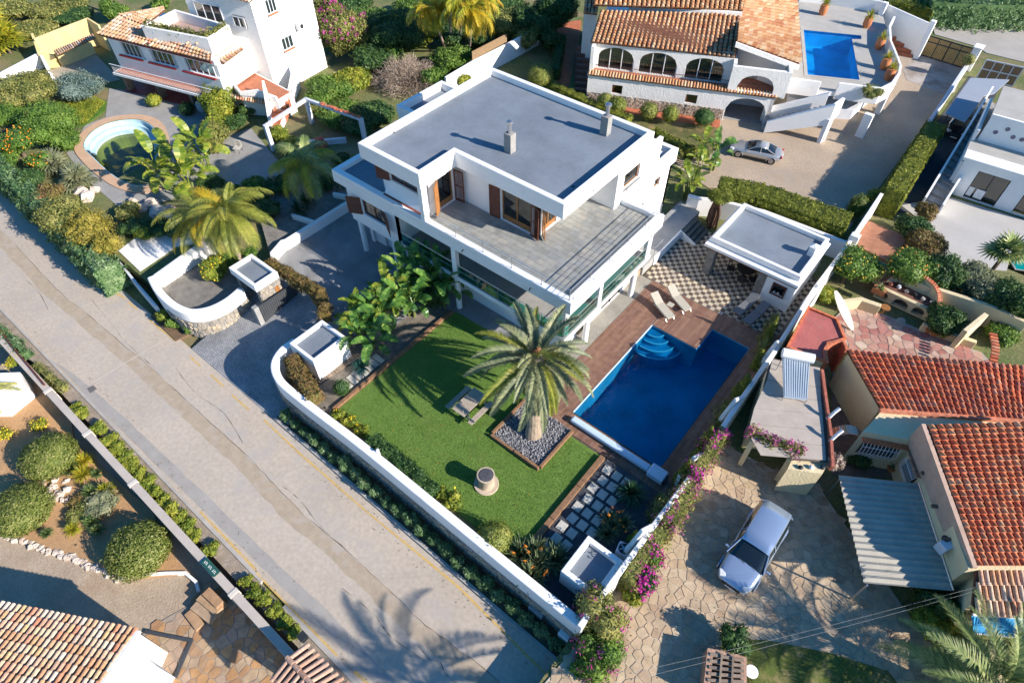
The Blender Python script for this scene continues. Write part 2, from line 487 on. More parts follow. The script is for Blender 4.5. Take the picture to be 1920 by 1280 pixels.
GLASSD = mat_clear('window_glass', (.45, .50, .50), base=.10)
GLASST = mat_clear('teal_glass', (.30, .74, .68), base=.10)
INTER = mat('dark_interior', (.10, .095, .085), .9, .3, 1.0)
CURT = mat('curtain', (.55, .52, .46), .9, .25, 5.0)
BLACK = mat('black_plastic', (.02, .02, .022), .6, .1, 3)
SOIL = mat('soil', (.20, .13, .075), .95, .2, 2.0, bump=.8, bscale=12, fine=.2, stain=(.1, .07, .04, 1.5, .55, .6))

# ------------------------------------------------------------------ the setting
RZ = -1.2
GRASSY = mat('rough_ground', (.20, .19, .08), .95, .3, .35, bump=.7, bscale=9, fine=.25, col2=(.10, .14, .04), stain=(.24, .17, .10, .25, .5, .8))
struct('ground', MB().box(-450, 450, -450, .1, -8, -2.3), mat('gravelly_earth', (.42, .33, .24), .95, .12, .5, bump=.5, bscale=10, fine=.12, stain=(.30, .19, .11, .3, .56, .7)))
holes = [(-34.2, -23.0, 8.35, 14.1), (-10.35, -4.35, 17.85, 28.95), (-61.3, -52.0, 13.0, 19.6), (6.0, 12, 47, 54)]
xs = sorted({-450, 450} | {h[0] for h in holes} | {h[1] for h in holes})
mb = MB()
for a, b in zip(xs, xs[1:]):
    hs = sorted([h for h in holes if h[0] < (a + b) / 2 < h[1]], key=lambda h: h[2])
    y = 8.35
    for h in hs:
        if h[2] > y: mb.box(a, b, y, h[2], -8, -.03)
        y = h[3]
    mb.box(a, b, y, 600, -8, -.03)
mb.box(-450, 450, .1, 8.35, -8, -1.35)
struct('terrain', mb, GRASSY)

ROAD = mat('pale_road_concrete', (.455, .385, .31), .92, .06, .22, bump=.15, bscale=40, fine=.07, stain=(.36, .33, .30, .5, .52, .7))
struct('road', MB().box(-140, 60, .95, 7.12, -1.6, RZ), ROAD)
def ribbon(pts, w, z, wob=0.0, th=.012):
    L, R = [], []
    P = [Vector(p[:2]) for p in pts]
    for i, p in enumerate(P):
        d = (P[min(i + 1, len(P) - 1)] - P[max(i - 1, 0)]).normalized(); n = Vector((-d.y, d.x))
        ww = w * .5
        a = p + n * (ww + rnd.uniform(-wob, wob)); b = p - n * (ww + rnd.uniform(-wob, wob))
        L.append((a.x, a.y)); R.append((b.x, b.y))
    mb = MB()
    for i in range(len(P) - 1):
        mb.add([(*L[i], z), (*R[i], z), (*R[i + 1], z), (*L[i + 1], z)], [(0, 1, 2, 3)])
    return mb
cl = [xy(*p, RZ) for p in ((-60, 385), (0, 445), (50, 500), (100, 552), (150, 592), (205, 640), (250, 677), (300, 722), (345, 765), (400, 815), (450, 862), (500, 915), (555, 972), (630, 1035), (705, 1105), (767, 1167), (830, 1215), (890, 1262), (960, 1325))]
cl = smooth_pts([(p[0], p[1], 0) for p in cl], 5)
struct('road_patch', ribbon(cl, .82, RZ + .004, .07), mat('tan_aggregate', (.43, .345, .25), .95, .1, 3.0, bump=.3, bscale=60, fine=.14, stain=(.40, .345, .29, .8, .5, .8)))
ck = [(p[0] + .30 + rnd.uniform(-.03, .03), p[1] + .40 + rnd.uniform(-.03, .03)) for p in cl]
struct('road_crack', ribbon(ck, .022, RZ + .008, .012), mat('dark_gap_brown', (.13, .11, .09), .95, .1, 3))  # plain dark brown, used again below the deck boards and roof slabs
struct('road_crack', ribbon(smooth_pts([(*xy(*p, RZ), 0) for p in ((785, 1210), (805, 1235), (825, 1240), (835, 1262), (860, 1285))], 6), .02, RZ + .008, .015), MATS['dark_gap_brown'])
st = [(*xy(*p, RZ), 0) for p in ((-40, 570), (40, 640), (62, 668), (120, 700), (175, 745), (225, 790), (275, 838), (340, 900), (400, 957), (480, 1035), (545, 1098), (605, 1155), (705, 1262), (760, 1320))]
struct('road_patch', ribbon(smooth_pts(st, 4), .62, RZ + .004, .03), mat('grey_road_strip', (.34, .315, .285), .92, .08, .8, bump=.1, fine=.06, stain=(.38, .35, .31, 1.0, .55, .5)))
struct('road_joint', ribbon([xy(*p, RZ) for p in ((172, 718), (235, 680), (300, 642), (318, 632))], .07, RZ + .009), mat('joint_filler', (.52, .46, .38), .9, .05, 2))
YEL = mat('worn_yellow_paint', (.60, .40, .13), .85, .1, 3.0, fine=.15, stain=(.42, .36, .28, 4.0, .50, .8))
segs = [((107, 687), (150, 732)), ((195, 782), (228, 815)), ((287, 877), (325, 915)), ((375, 958), (480, 1067)), ((480, 1073), (632, 1228)), ((665, 1258), (700, 1290)),
        ((205, 535), (215, 546)), ((218, 550), (235, 560)), ((240, 565), (257, 580)), ((280, 600), (330, 640)), ((355, 667), (376, 686)), ((395, 702), (420, 725)), ((435, 740), (467, 768)),
        ((495, 787), (560, 848), (640, 918), (695, 965), (760, 1018), (860, 1100), (965, 1205), (1060, 1300))]
for sg in segs:
    struct('road_marking', ribbon([xy(*p, RZ) for p in sg], .11, RZ + .010, .01), YEL)
g = MB(); q = [xy(*p, RZ) for p in ((163, 728), (175, 722), (182, 729), (169, 737))]
gr = struct('drain_grate', g.prism(q, RZ, RZ + .012), mat('grate_iron', (.16, .15, .14), .7, .2, 8)); del gr['kind']
tag(gr, 'small square iron drain grate set in the road beside the yellow line', 'drain')
for pts in (((520, 905), (560, 935), (600, 985), (650, 1030)), ((330, 690), (365, 735), (420, 775), (455, 830)), ((170, 560), (215, 615), (235, 640), (290, 690)), ((640, 1100), (700, 1150), (735, 1195), (800, 1240)), ((880, 1075), (905, 1110), (960, 1140)), ((20, 500), (70, 545), (90, 580))):
    struct('road_crack', ribbon(smooth_pts([(*xy(*p, RZ), 0) for p in pts], 7), .014, RZ + .008, .02), MATS['dark_gap_brown'])
# kerbs and verges
KERB = mat('kerb_concrete', (.42, .39, .35), .9, .1, 1.5, bump=.25, fine=.08)
struct('kerb', MB().box(-33.5 + 9.5, -3.3, 7.12, 7.30, -1.6, RZ + .11), KERB)
struct('kerb', MB().box(-90, -16.6, .80, .95, -1.6, RZ + .10), KERB)
struct('kerb', MB().box(-14.8, 20, .72, .95, -1.6, RZ + .10), KERB)
struct('verge', MB().box(-24, -3.3, 7.30, 8.3, -1.6, RZ + .06), SOIL)
struct('verge', MB().box(-90, 20, .1, .80, -1.6, RZ + .04), mat('verge_earth', (.36, .29, .22), .95, .15, 2.5, bump=.7, bscale=20, fine=.2, stain=(.5, .47, .42, 3, .55, .7)))
# cobbled drive: rises from the road to the garage
COB = mat_brick('cobble_setts', (.25, .26, .275), (.35, .35, .345), (.15, .15, .15), .20, .13, .016, .8)
zd = lambda y: RZ + .01 + (1.19) * min(1, max(0, (y - 7.1) / 7.0))
mb = MB()
ys = [7.1 + .7 * i for i in range(11)]
for i, y in enumerate(ys[:-1]):
    x0 = -32.6 if y < 8.2 else -34.2
    mb.add([(x0, y, zd(y)), (-23.0, y, zd(y)), (-23.0, ys[i + 1], zd(ys[i + 1])), (x0, ys[i + 1], zd(ys[i + 1]))], [(0, 1, 2, 3)])
mb.add([(-34.2, 14.1, zd(15)), (-20.9, 14.1, zd(15)), (-20.9, 21.0, zd(15)), (-34.2, 21.0, zd(15))], [(0, 1, 2, 3)])
mb.add([(-34.2, 21.0, zd(15)), (-12.5, 21.0, zd(15)), (-12.5, 23.0, zd(15)), (-34.2, 23.0, zd(15))], [(0, 1, 2, 3)])
mb.add([(-20.9, 19.4, zd(15)), (-12.5, 19.4, zd(15)), (-12.5, 21.0, zd(15)), (-20.9, 21.0, zd(15))], [(0, 1, 2, 3)])
mb.add([(-23.0, 7.9, -.02), (-23.0, 14.1, -.02), (-23.0, 14.1, -1.4), (-23.0, 7.9, -1.4)], [(0, 1, 2, 3)])
struct('driveway', mb, COB)
# the drive cuts into the terrain: lower the soil there by laying the drive bed

# ------------------------------------------------------------------ the modern villa
FY = 19.85
villa = thing('modern_villa', 'large white flat-roofed villa with grey roof terrace and red-brown shutters', 'house', (-21, 26, 0))
V = villa
def vb(name, mb, m=WHITE, bev=.03, **k): return mb.build(name, m, V, bevel=bev, **k)
# ground storey
vb('wall', MB().wall((-30.0, 21.2), (-13.4, 21.2), .3, 0, 2.7, [(1.0, 3.6, 0, 2.2), (4.6, 7.2, 0, 2.2), (10, 11, .9, 2)]), bev=0)
vb('wall', MB().wall((-13.4, 21.2), (-13.4, 29.0), .3, 0, 2.7, [(1.5, 3.2, 0, 2.15), (4.3, 6.6, .1, 2.2)]), bev=0)
vb('wall', MB().box(-30.3, -30.0, 21.0, 34, 0, 2.7), bev=0)
for x in (-28.95 + .05, -25.35 + .05):
    d = MB(); d.box(x, x + 2.5, 21.32, 21.38, .03, 2.15)
    dd = d.build('garage_door', WHITE3, V)
    for k in range(4): MB().box(x + .05, x + 2.45, 21.295, 21.32, .1 + k * .52, .56 + k * .52).build('panel', WHITE3, dd)
for y0, y1 in ((22.7, 24.4), (25.5, 27.8)):
    w = MB(); w.box(-13.55, -13.48, y0, y1, .05, 2.2); w = w.build('glass_door', INTER, V)
    MB().box(-13.47, -13.46, y0 + .05, y1 - .05, .1, 2.15).build('pane', GLASSD, w)
    f = MB()
    for y in (y0, (y0 + y1) / 2 - .03, y1 - .06): f.box(-13.50, -13.41, y, y + .06, .05, 2.2)
    f.build('frame', DARKM, w)
for x, y in ((-29.84, 20.05), (-26.5, 20.05), (-20.85, 20.05), (-12.75, 22.77), (-12.75, 28.1)):
    vb('column', MB().lathe((x, y, 0), [(.19, 0), (.19, 2.72)], 20), bev=0, smooth=True)
vb('column', MB().box(-27.9, -27.45, 20.9, 21.2, 0, 2.7))
# first floor slab and storey
vb('floor_slab', MB().prism([(-30.3, FY), (-12.4, FY), (-12.4, 29.2), (-15.2, 29.2), (-15.2, 35.5), (-30.3, 35.5)], 2.7, 3.02))
vb('wall', MB().wall((-30.3, FY), (-25.75, FY), .3, 3.02, 5.22, [(1.35, 3.55, 3.75, 5.0)]), bev=0)
vb('wall', MB().wall((-30.0, 34.0), (-30.0, FY + .3), .3, 3.02, 5.22), bev=0)
vb('wall', MB().wall((-25.75, FY + .01), (-25.75, 22.4), .25, 3.02, 5.22), bev=0)
vb('wall', MB().wall((-25.75, 22.4), (-14.4, 22.4), .3, 3.02, 5.22, [(.6, 4.2, 3.03, 5.0), (5.2, 8.4, 3.03, 5.0), (9, 10.8, 3.03, 5.0)]), bev=0)
vb('wall', MB().wall((-14.4, 22.4), (-14.4, 29.2), .3, 3.02, 5.22, [(.6, 3.4, 3.03, 5.0), (4.0, 6.2, 3.03, 5.0)]), bev=0)
vb('floor_tiling', MB().box(-25.5, -12.42, FY + .03, 22.4, 3.02, 3.045), CONC, bev=0)
vb('floor_tiling', MB().box(-14.4, -12.42, 22.4, 29.1, 3.02, 3.045), CONC, bev=0)
for a, b in ((-25.15, -21.55), (-20.55, -17.35), (-16.75, -14.95)):
    w = MB().box(a, b, 22.55, 22.6, 3.05, 5.0).build('sliding_door', INTER, V)
    MB().box(a + .05, b - .05, 22.5, 22.51, 3.1, 4.95).build('pane', GLASSD, w)
    f = MB()
    for k in range(4):
        x = a + (b - a - .07) * k / 3; f.box(x, x + .07, 22.43, 22.5, 3.05, 5.0)
    f.box(a, b, 22.43, 22.5, 4.93, 5.0); f.build('frame', STEEL, w)
for a, b in ((23.0, 25.8), (26.4, 28.6)):
    w = MB().box(-14.62, -14.58, a, b, 3.05, 5.0).build('sliding_door', INTER, V)
    MB().box(-14.56, -14.55, a + .05, b - .05, 3.1, 4.95).build('pane', GLASSD, w)
vb('pillar', MB().box(-21.0, -20.65, FY + .02, 20.2, 3.02, 5.2))
vb('pillar', MB().box(-12.72, -12.45, 23.25, 23.6, 3.02, 5.2))
vb('pillar', MB().box(-12.72, -12.45, 28.6, 29.1, 3.02, 5.2))
vb('column', MB().lathe((-12.72, 20.3, 0), [(.2, 3.03), (.2, 5.2)], 20), bev=0, smooth=True)
vb('column', MB().lathe((-12.72, 20.4, 0), [(.2, 0), (.2, 2.7)], 20), bev=0, smooth=True)
# glass balustrades of the loggia
def glass_rail(p0, p1, z, n, inward):
    P0, P1 = Vector(p0), Vector(p1); d = (P1 - P0) / n
    for i in range(n):
        a = P0 + d * i; b = P0 + d * (i + 1)
        MB().strip([a + d * .02, b - d * .02], .012, z + .06, z + .82).build('glass_panel', GLASST, V)
    r = MB()
    for i in range(n + 1):
        a = P0 + d * i + Vector(inward) * .04; r.tube([(a.x, a.y, z), (a.x, a.y, z + .95)], .018, 6)
    for h in (.95,): r.tube([(P0.x, P0.y, z + h), (P1.x, P1.y, z + h)], .022, 6)
    r.tube([(P0.x, P0.y, z + .5), (P1.x, P1.y, z + .5)], .01, 5)
    r.build('handrail', STEEL, V)
glass_rail((-25.5, FY + .08), (-21.0, FY + .08), 3.03, 3, (0, 1))
glass_rail((-20.6, FY + .08), (-12.6, FY + .08), 3.03, 5, (0, 1))
glass_rail((-12.5, FY + .12), (-12.5, 23.2), 3.03, 2, (-1, 0))
glass_rail((-12.5, 23.65), (-12.5, 28.55), 3.03, 3, (-1, 0))
# terrace slab: body, tiles, curb
vb('terrace_slab', MB().prism([(-31.5, FY), (-12.2, FY), (-12.2, 29.5), (-15.2, 29.5), (-15.2, 35.5), (-28, 35.5), (-31.5, 32.2)], 5.22, 5.80), bev=0)
vb('parapet', MB().strip([(-31.48, 32.0), (-31.48, FY), (-12.2, FY), (-12.2, 29.5), (-15.1, 29.5)], .42, 5.80, 6.12, side=1))
lr = MB().box(-31.1, -27.4, FY + .40, 31.9, 5.80, 5.83); vb('low_roof', lr, ROOFG, bev=0)
TILE = mat_pieces('slate_tile', [(.20, .205, .19), (.25, .25, .23), (.29, .285, .255), (.23, .24, .235), (.32, .30, .26)], .7, .15, 14, .12, 3)
nx_, ny_ = 18, 24
ty = FY + .44; row = 0
while ty < 29.05:
    h_ = .40; tx = -23.3 - (row % 3) * .22
    while tx < -12.65:
        w_ = (.62, .42, .62, .8)[(int(tx * 7) + row) % 4]
        cx, cyy = tx + w_ / 2, ty + h_ / 2
        x1 = min(tx + w_, -12.63)
        if not (cx < -17.1 and cyy > 23.2) and not (cyy > 28.4 and cx < -15.1) and x1 - tx > .1 and tx > -23.3:
            MB().box(tx + .006, x1 - .006, ty + .006, ty + h_ - .006, 5.81, 5.836 + rnd.uniform(0, .004)).build('tile', TILE, V)
        tx += w_
    ty += h_; row += 1
vb('tile_bed', MB().box(-23.5, -12.62, FY + .41, 29.1, 5.80, 5.818), CONC, bev=0)
# upper storey walls
UZ = 8.42
vb('wall', MB().wall((-27.4, 20.75), (-23.5, 20.75), .25, 5.82, UZ, [(.75, 3.1, 6.95, 8.25)]), bev=0)
vb('wall', MB().wall((-27.15, 32), (-27.15, 21.0), .25, 5.82, UZ), bev=0)
vb('wall', MB().wall((-23.3, 20.75), (-23.3, 23.2), .2, 5.82, UZ, [(.75, 2.05, 5.84, 8.05)]), bev=0)
vb('wall', MB().wall((-23.3, 23.2), (-17.05, 23.2), .25, 5.82, UZ, [(3.5, 5.75, 5.84, 8.05)]), bev=0)
vb('wall', MB().wall((-17.05, 23.2), (-17.05, 28.9), .25, 5.82, UZ, [(.4, 1.9, 5.84, 8.05), (3.4, 4.6, 6.9, 7.9)]), bev=0)
vb('wall', MB().wall((-17.3, 28.3), (-15.05, 28.3), .5, 5.82, UZ), bev=0)
vb('wall', MB().wall((-15.05, 28.82), (-15.05, 33.4), .25, 5.82, UZ, [(.28, 2.08, 6.82, 7.9)]), bev=0)
vb('corner_post', MB().box(-23.30, -22.95, 19.88, 20.3, 6.1, UZ))
vb('apron', MB().add([(-26.9, 20.3, 6.1), (-23.3, 20.3, 6.1), (-23.3, 20.74, 6.92), (-26.9, 20.74, 6.92), (-26.9, 20.74, 6.1), (-23.3, 20.74, 6.1)], [(0, 1, 2, 3), (0, 3, 4), (1, 5, 2), (0, 4, 5, 1), (3, 2, 5, 4)]), bev=0)
vb('gutter_tray', MB().box(-26.9, -23.3, 20.14, 20.32, 6.05, 6.125), mat('red_gutter', (.25, .07, .045), .8, .2, 3), bev=0)
# roof with deep fascia
roof_poly = [(-28.05, FY), (-22.95, FY), (-22.95, 22.78), (-15.05, 22.78), (-15.05, 32.05), (-28.05, 32.05)]
vb('roof_slab', MB().prism([(-28.0, FY + .05), (-23.0, FY + .05), (-23.0, 22.83), (-15.1, 22.83), (-15.1, 32.0), (-28.0, 32.0)], UZ, 9.0), bev=0)
rf = vb('fascia', MB().strip(roof_poly, .36, UZ - .012, 9.42, closed=True, side=1), bev=.05)
ins = [(-27.71, FY + .34), (-23.29, FY + .34), (-23.29, 23.12), (-15.39, 23.12), (-15.39, 31.71), (-27.71, 31.71)]
vb('roof_covering', MB().prism(ins, 9.0, 9.035), ROOFG, bev=0)
for px, py in ((952, 288), (1131, 255)):
    p = at(px, py, 9.03)
    ch = MB().box(p.x - .3, p.x + .22, p.y, p.y + .5, 9.03, 10.25).build('chimney', CHIM, V, bevel=.02)
    MB().lathe((p.x - .04, p.y + .25, 10.25), [(.12, 0), (.12, .62)], 14).build('flue', STEEL, ch, smooth=True)
    MB().lathe((p.x - .04, p.y + .25, 10.87), [(.12, 0), (.21, .02), (.2, .12), (.06, .2)], 14).build('cowl', STEEL, ch, smooth=True)
for px, py in ((738, 248), (876, 165), (1075, 350)):
    p = at(px, py, 9.04); MB().lathe((p.x, p.y, 9.035), [(.09, 0), (.09, .02), (.05, .05)], 10).build('roof_drain', DARKM, V)
# windows
def window(par, p0, p1, z0, z1, wood=WOODO, n=2, curt=True, depth=.12, fw=.07, name='window', bot=.0):
    """p0->p1 along the wall face (its outside to the right)"""
    P0, P1 = Vector(p0), Vector(p1); d = (P1 - P0); L = d.length; d.normalize(); nn = Vector((-d.y, d.x))
    o = P0 + nn * depth
    ang = math.atan2(d.y, d.x)
    f = MB((o.x, o.y, z0), ang); H = z1 - z0
    f.box(0, L, 0, fw, 0, fw + bot); f.box(0, L, 0, fw, H - fw, H)
    for k in range(n + 1):
        x = (L - fw) * k / n; f.box(x, x + fw, -.004, fw - .004, fw + bot, H - fw)
    w = f.build(name, wood, par)
    MB((o.x, o.y, z0), ang).box(fw, L - fw, fw * .5, fw * .5 + .01, fw + bot, H - fw).build('pane', GLASSD, w)
    b = MB((o.x, o.y, z0), ang).box(.02, L - .02, fw + .1, fw + .13, .02, H - .02).build('interior', INTER, w)
    if curt:
        c = MB((o.x, o.y, z0), ang)
        for k in range(n):
            a = (L) * k / n
            m_ = 9
            for j in range(m_):
                xx = a + L / n * (.08 + .8 * j / m_); c.box(xx, xx + L / n * .8 / m_, fw + .03 + .02 * (j % 2), fw + .06 + .02 * (j % 2), fw, H - fw)
        c.build('curtain', CURT, w)
    return w
def shutter(par, p, ang, w, z0, z1, m=WOODR):
    """a louvred leaf hinged at p, running w along direction ang"""
    f = MB((p[0], p[1], z0), ang); H = z1 - z0
    for x in (0, w - .06): f.box(x, x + .06, -.02, .02, 0, H)
    for z in (0, H / 2 - .04, H - .08): f.box(.06, w - .06, -.018, .018, z, z + .08)
    s = f.build('shutter', m, par)
    l = MB((p[0], p[1], z0), ang); n = int(H / .09)
    for k in range(n):
        z = .09 + (H - .17) * k / n
        l.add([(.06, .014, z), (w - .06, .014, z), (w - .06, -.014, z + .055), (.06, -.014, z + .055), (.06, .02, z + .01), (w - .06, .02, z + .01), (w - .06, -.008, z + .065), (.06, -.008, z + .065)],
              [(0, 1, 2, 3), (7, 6, 5, 4), (0, 4, 5, 1), (3, 2, 6, 7)])
    l.build('slats', m, s)['kind'] = 'stuff'
    return s
window(V, (-28.95, FY), (-26.75, FY), 3.75, 5.0, WOODR, 2)
shutter(V, (-29.0, FY - .04), PI + .45, 1.0, 3.7, 5.05); shutter(V, (-26.7, FY - .04), -.5, .95, 3.7, 5.05)
window(V, (-26.65, 20.75), (-24.3, 20.75), 6.95, 8.25, WOODR, 2)
shutter(V, (-26.7, 20.7), PI + .3, .9, 6.9, 8.3); shutter(V, (-24.25, 20.7), -.45, .9, 6.9, 8.3)
window(V, (-23.3, 21.5), (-23.3, 22.8), 5.86, 8.05, WOODO, 1, False, name='terrace_door', bot=.3)
shutter(V, (-23.24, 21.45), -PI * .33, .85, 5.9, 8.1, WOODO); shutter(V, (-23.24, 22.85), .12, .7, 5.9, 8.1)
window(V, (-19.8, 23.2), (-17.55, 23.2), 5.86, 8.05, WOODO, 2, False, name='terrace_door', bot=.3)
shutter(V, (-19.85, 23.14), PI + .12, .75, 5.9, 8.1); shutter(V, (-17.5, 23.12), -.25, .72, 5.9, 8.1)
window(V, (-17.05, 23.6), (-17.05, 25.1), 5.86, 8.05, WOODO, 2, False, name='terrace_door', bot=.25)
shutter(V, (-16.98, 23.58), -PI / 2 + .9, .6, 5.9, 8.1, WOODO)
window(V, (-17.05, 26.6), (-17.05, 27.8), 6.9, 7.9, WOODO, 1, False)
window(V, (-15.05, 29.1), (-15.05, 30.9), 6.82, 7.9, WOODO, 1, False)
vb('sill', MB().box(-15.0, -14.9, 29.05, 30.95, 6.76, 6.82), CONC, bev=0)
# terrace railing (posts and wires)
posts = [(x, FY + .17) for x in (-22.7, -20.6, -18.5, -16.4, -14.3, -12.45)]
r = MB()
for x, y in posts: r.tube([(x, y, 6.1), (x, y, 6.86)], .018, 6); r.lathe((x, y, 6.12), [(.05, 0), (.05, .015)], 10)
for h, t in ((6.86, .024), (6.67, .008), (6.5, .008), (6.33, .008)): r.tube([(-22.9, FY + .17, h), (-12.42, FY + .17, h)], t, 6)
r.build('railing', STEEL, V)
r = MB()
for y in (20.0, 21.9, 23.8, 25.7, 27.6, 29.3): r.tube([(-12.42, y, 6.1), (-12.42, y, 6.86)], .018, 6); r.lathe((-12.34, y + .25, 6.12), [(.05, 0), (.05, .015)], 10)
for h, t in ((6.86, .024), (6.67, .010), (6.5, .010), (6.33, .010)): r.tube([(-12.42, FY + .1, h), (-12.42, 29.35, h)], t, 6)
r.build('railing', STEEL, V)
r = MB()
for x in (-12.5, -13.7, -14.9): r.tube([(x, 29.35, 6.1), (x, 29.35, 6.86)], .018, 6)
for h, t in ((6.86, .024), (6.67, .010), (6.5, .010), (6.33, .010)): r.tube([(-15.0, 29.35, h), (-12.42, 29.35, h)], t, 6)
r.build('railing', STEEL, V)
# east wing: tall stair block
wl = [(-15.05, 29.72), (-15.05, 35.7), (-20, 35.7)]
vb('wall', MB().wall((-15.06, 29.75), (-15.06, 35.7), .3, 0, 5.82, [(3.7, 4.5, 4.4, 5.15), (2.2, 2.7, 3.5, 4.0)]), bev=0)
vb('wall', MB().wall((-15.06, 35.7), (-20, 35.7), .3, 0, 6.2), bev=0)
vb('wing_parapet', MB().strip([(-14.9, 31.2), (-14.9, 35.85), (-19, 35.85)], .38, 5.5, 6.5, side=1))
vb('inner_kerb', MB().strip([(-15.7, 31.6), (-15.7, 35.0), (-18.5, 35.0)], .2, 5.8, 6.3))
vb('gutter_tray', MB().box(-15.58, -15.3, 31.4, 35.2, 5.8, 5.9), MATS['red_gutter'], bev=0)
vb('low_roof', MB().box(-19, -15.8, 31.6, 34.9, 5.7, 5.86), ROOFG, bev=0)
window(V, (-15.06, 33.45), (-15.06, 34.25), 4.4, 5.15, WOODO, 1, False)
# west annex with its own sunken flat roof
vb('annex', MB().box(-34.3, -30.5, 28.45, 33.3, 0, 5.3), bev=0)
vb('parapet', MB().strip([(-34.35, 28.4), (-30.6, 28.4), (-30.6, 33.3), (-34.35, 33.3)], .35, 5.28, 5.95, closed=True, side=1))
vb('low_roof', MB().box(-34.05, -30.9, 28.75, 32.95, 5.3, 5.42), ROOFG, bev=0)
def wall_lamp(x, y, z, nx):
    MB().tube([(x, y, z), (x + nx * .12, y, z + .02), (x + nx * .14, y, z - .1)], .04, 6).build('wall_lamp', STEEL, V)
for x, y, z in ((-15.04, 25.4, 8.95), (-15.04, 33.0 - 2.3, 8.95), (-12.19, 27.9, 5.6)): wall_lamp(x, y, z, 1)
for x in (-19.9, -14.9): MB().tube([(x, FY, 5.62), (x, FY - .12, 5.62), (x, FY - .13, 5.52)], .035, 6).build('wall_lamp', DARKM, V)

# ------------------------------------------------------------------ the villa's garden
STONE = mat_pieces('wall_stone', [(.30, .26, .20), (.22, .20, .175), (.36, .31, .24), (.27, .25, .225), (.40, .33, .23), (.18, .17, .155)], .9, .6, 10, .25, 5)
MORT = mat('wall_mortar', (.30, .275, .24), .95, .15, 3, bump=.4)
def facing(par, pts, z0, z1, cell=.3, th=.05, limit=0, gap=.03, side=-1, m=None):
    """stones laid on a vertical face along a polyline; side -1: face to the right of the walking direction"""
    mb = MB(); base = MB()
    for a, b in zip(pts, pts[1:]):
        A = Vector(a[:2]); d = Vector(b[:2]) - A; L = d.length; d.normalize(); n = Vector((d.y, -d.x)) * (1 if side < 0 else -1)
        base.add([(A.x + n.x * .012, A.y + n.y * .012, z0), (b[0] + n.x * .012, b[1] + n.y * .012, z0), (b[0] + n.x * .012, b[1] + n.y * .012, z1), (A.x + n.x * .012, A.y + n.y * .012, z1)], [(0, 1, 2, 3)])
        for c in voronoi([(0, z0), (L, z0), (L, z1), (0, z1)], cell, gap=gap, convex=True):
            t = th * rnd.uniform(.6, 1.3); k = len(c)
            ctr = (sum(q[0] for q in c) / k, sum(q[1] for q in c) / k)
            vs_ = [(A.x + d.x * q[0] + n.x * .012, A.y + d.y * q[0] + n.y * .012, q[1]) for q in c]
            for q in c:
                u = ctr[0] + (q[0] - ctr[0]) * .86; w = ctr[1] + (q[1] - ctr[1]) * .86
                vs_.append((A.x + d.x * u + n.x * (t + .01), A.y + d.y * u + n.y * (t + .01), w))
            mb.add(vs_, [tuple(range(k, 2 * k))[::side], ] + [(i, (i + 1) % k, k + (i + 1) % k, k + i) for i in range(k)])
    base.build('mortar_bed', MORT, par)
    o = mb.build('stones', m or STONE, par); o['kind'] = 'stuff'
    return o
gw = thing('garden_wall', 'long white garden wall on a stone base beside the road and lawn, curving at its upper end', 'wall', (-14, 8.4, 0))
core = smooth_pts([(-25.75, 10.9, 0), (-25.75, 9.9, 0), (-25.2, 8.95, 0), (-24.0, 8.42, 0), (-22.3, 8.36, 0), (-20.5, 8.40, 0), (-16.4, 8.50, 0), (-9, 8.47, 0), (-3.1, 8.47, 0)], 5)
MB().strip(core, .46, -1.3, 1.33).build('wall', WHITE, gw, bevel=.07)
outer = [(p[0], p[1]) for p in core[6:]]
off = []
for i, p in enumerate(outer):
    a = outer[max(i - 1, 0)]; b = outer[min(i + 1, len(outer) - 1)]; d = (Vector(b) - Vector(a)).normalized(); off.append((p[0] + d.y * .225, p[1] - d.x * .225))
facing(gw, off, -1.2, .30, .33, .05)
ps = gw
MB().obox((-3.55, 8.15, -.75), .55, .35, .8).build('meter_box', WHITE, gw, bevel=.02)
MB().obox((-5.2, 8.12, -.6), .8, .2, .5).build('meter_box', CONC, gw, bevel=.02)
MB().lathe((-16.2, 8.75, .9), [(.08, 0), (.1, .3), (.06, .55), (.1, .6), (.02, .68)], 8).build('wall_spout', WHITE, gw)

bw = thing('boundary_wall', 'long white wall dividing the pool garden from the yellow house, bougainvillea over it', 'wall', (-2.9, 28, 0))
bp = [(-3.0, 8.2), (-2.9, 14.5), (-2.8, 18), (-2.95, 22), (-3.0, 28), (-3.2, 34.2), (-3.1, 39.6), (-3.25, 47)]
MB().strip(bp[:5], .26, -.1, 1.75).build('wall', WHITE2, bw, bevel=.04)
MB().strip(bp[4:], .26, -.1, [1.75, 1.95, 1.95, 1.95]).build('wall', WHITE2, bw, bevel=.04)
for y in (22.2, 27.5, 33.6, 17.6, 12.6):
    MB().strip([(-3.35, y), (-3.15, y + .8), (-2.95, y + 1.5)], .22, -.1, [1.0, 2.15, 1.85]).build('wall_scroll', WHITE2, bw, bevel=.06)
MB().box(-3.3, -2.7, 40.3, 40.8, 0, 2.3).build('pier', WHITE2, bw, bevel=.04)
# wall along the north side under the hedge
nw = thing('retaining_wall', 'pale wall between the flat-roofed carport and the tall clipped hedge', 'wall', (-8, 40, 0))
MB().strip([(-3.3, 40.55), (-9.2, 40.2), (-12.4, 39.3), (-13.6, 38.6), (-14.4, 38.4)], .3, -.1, 1.5).build('wall', WHITE, nw, bevel=.04)

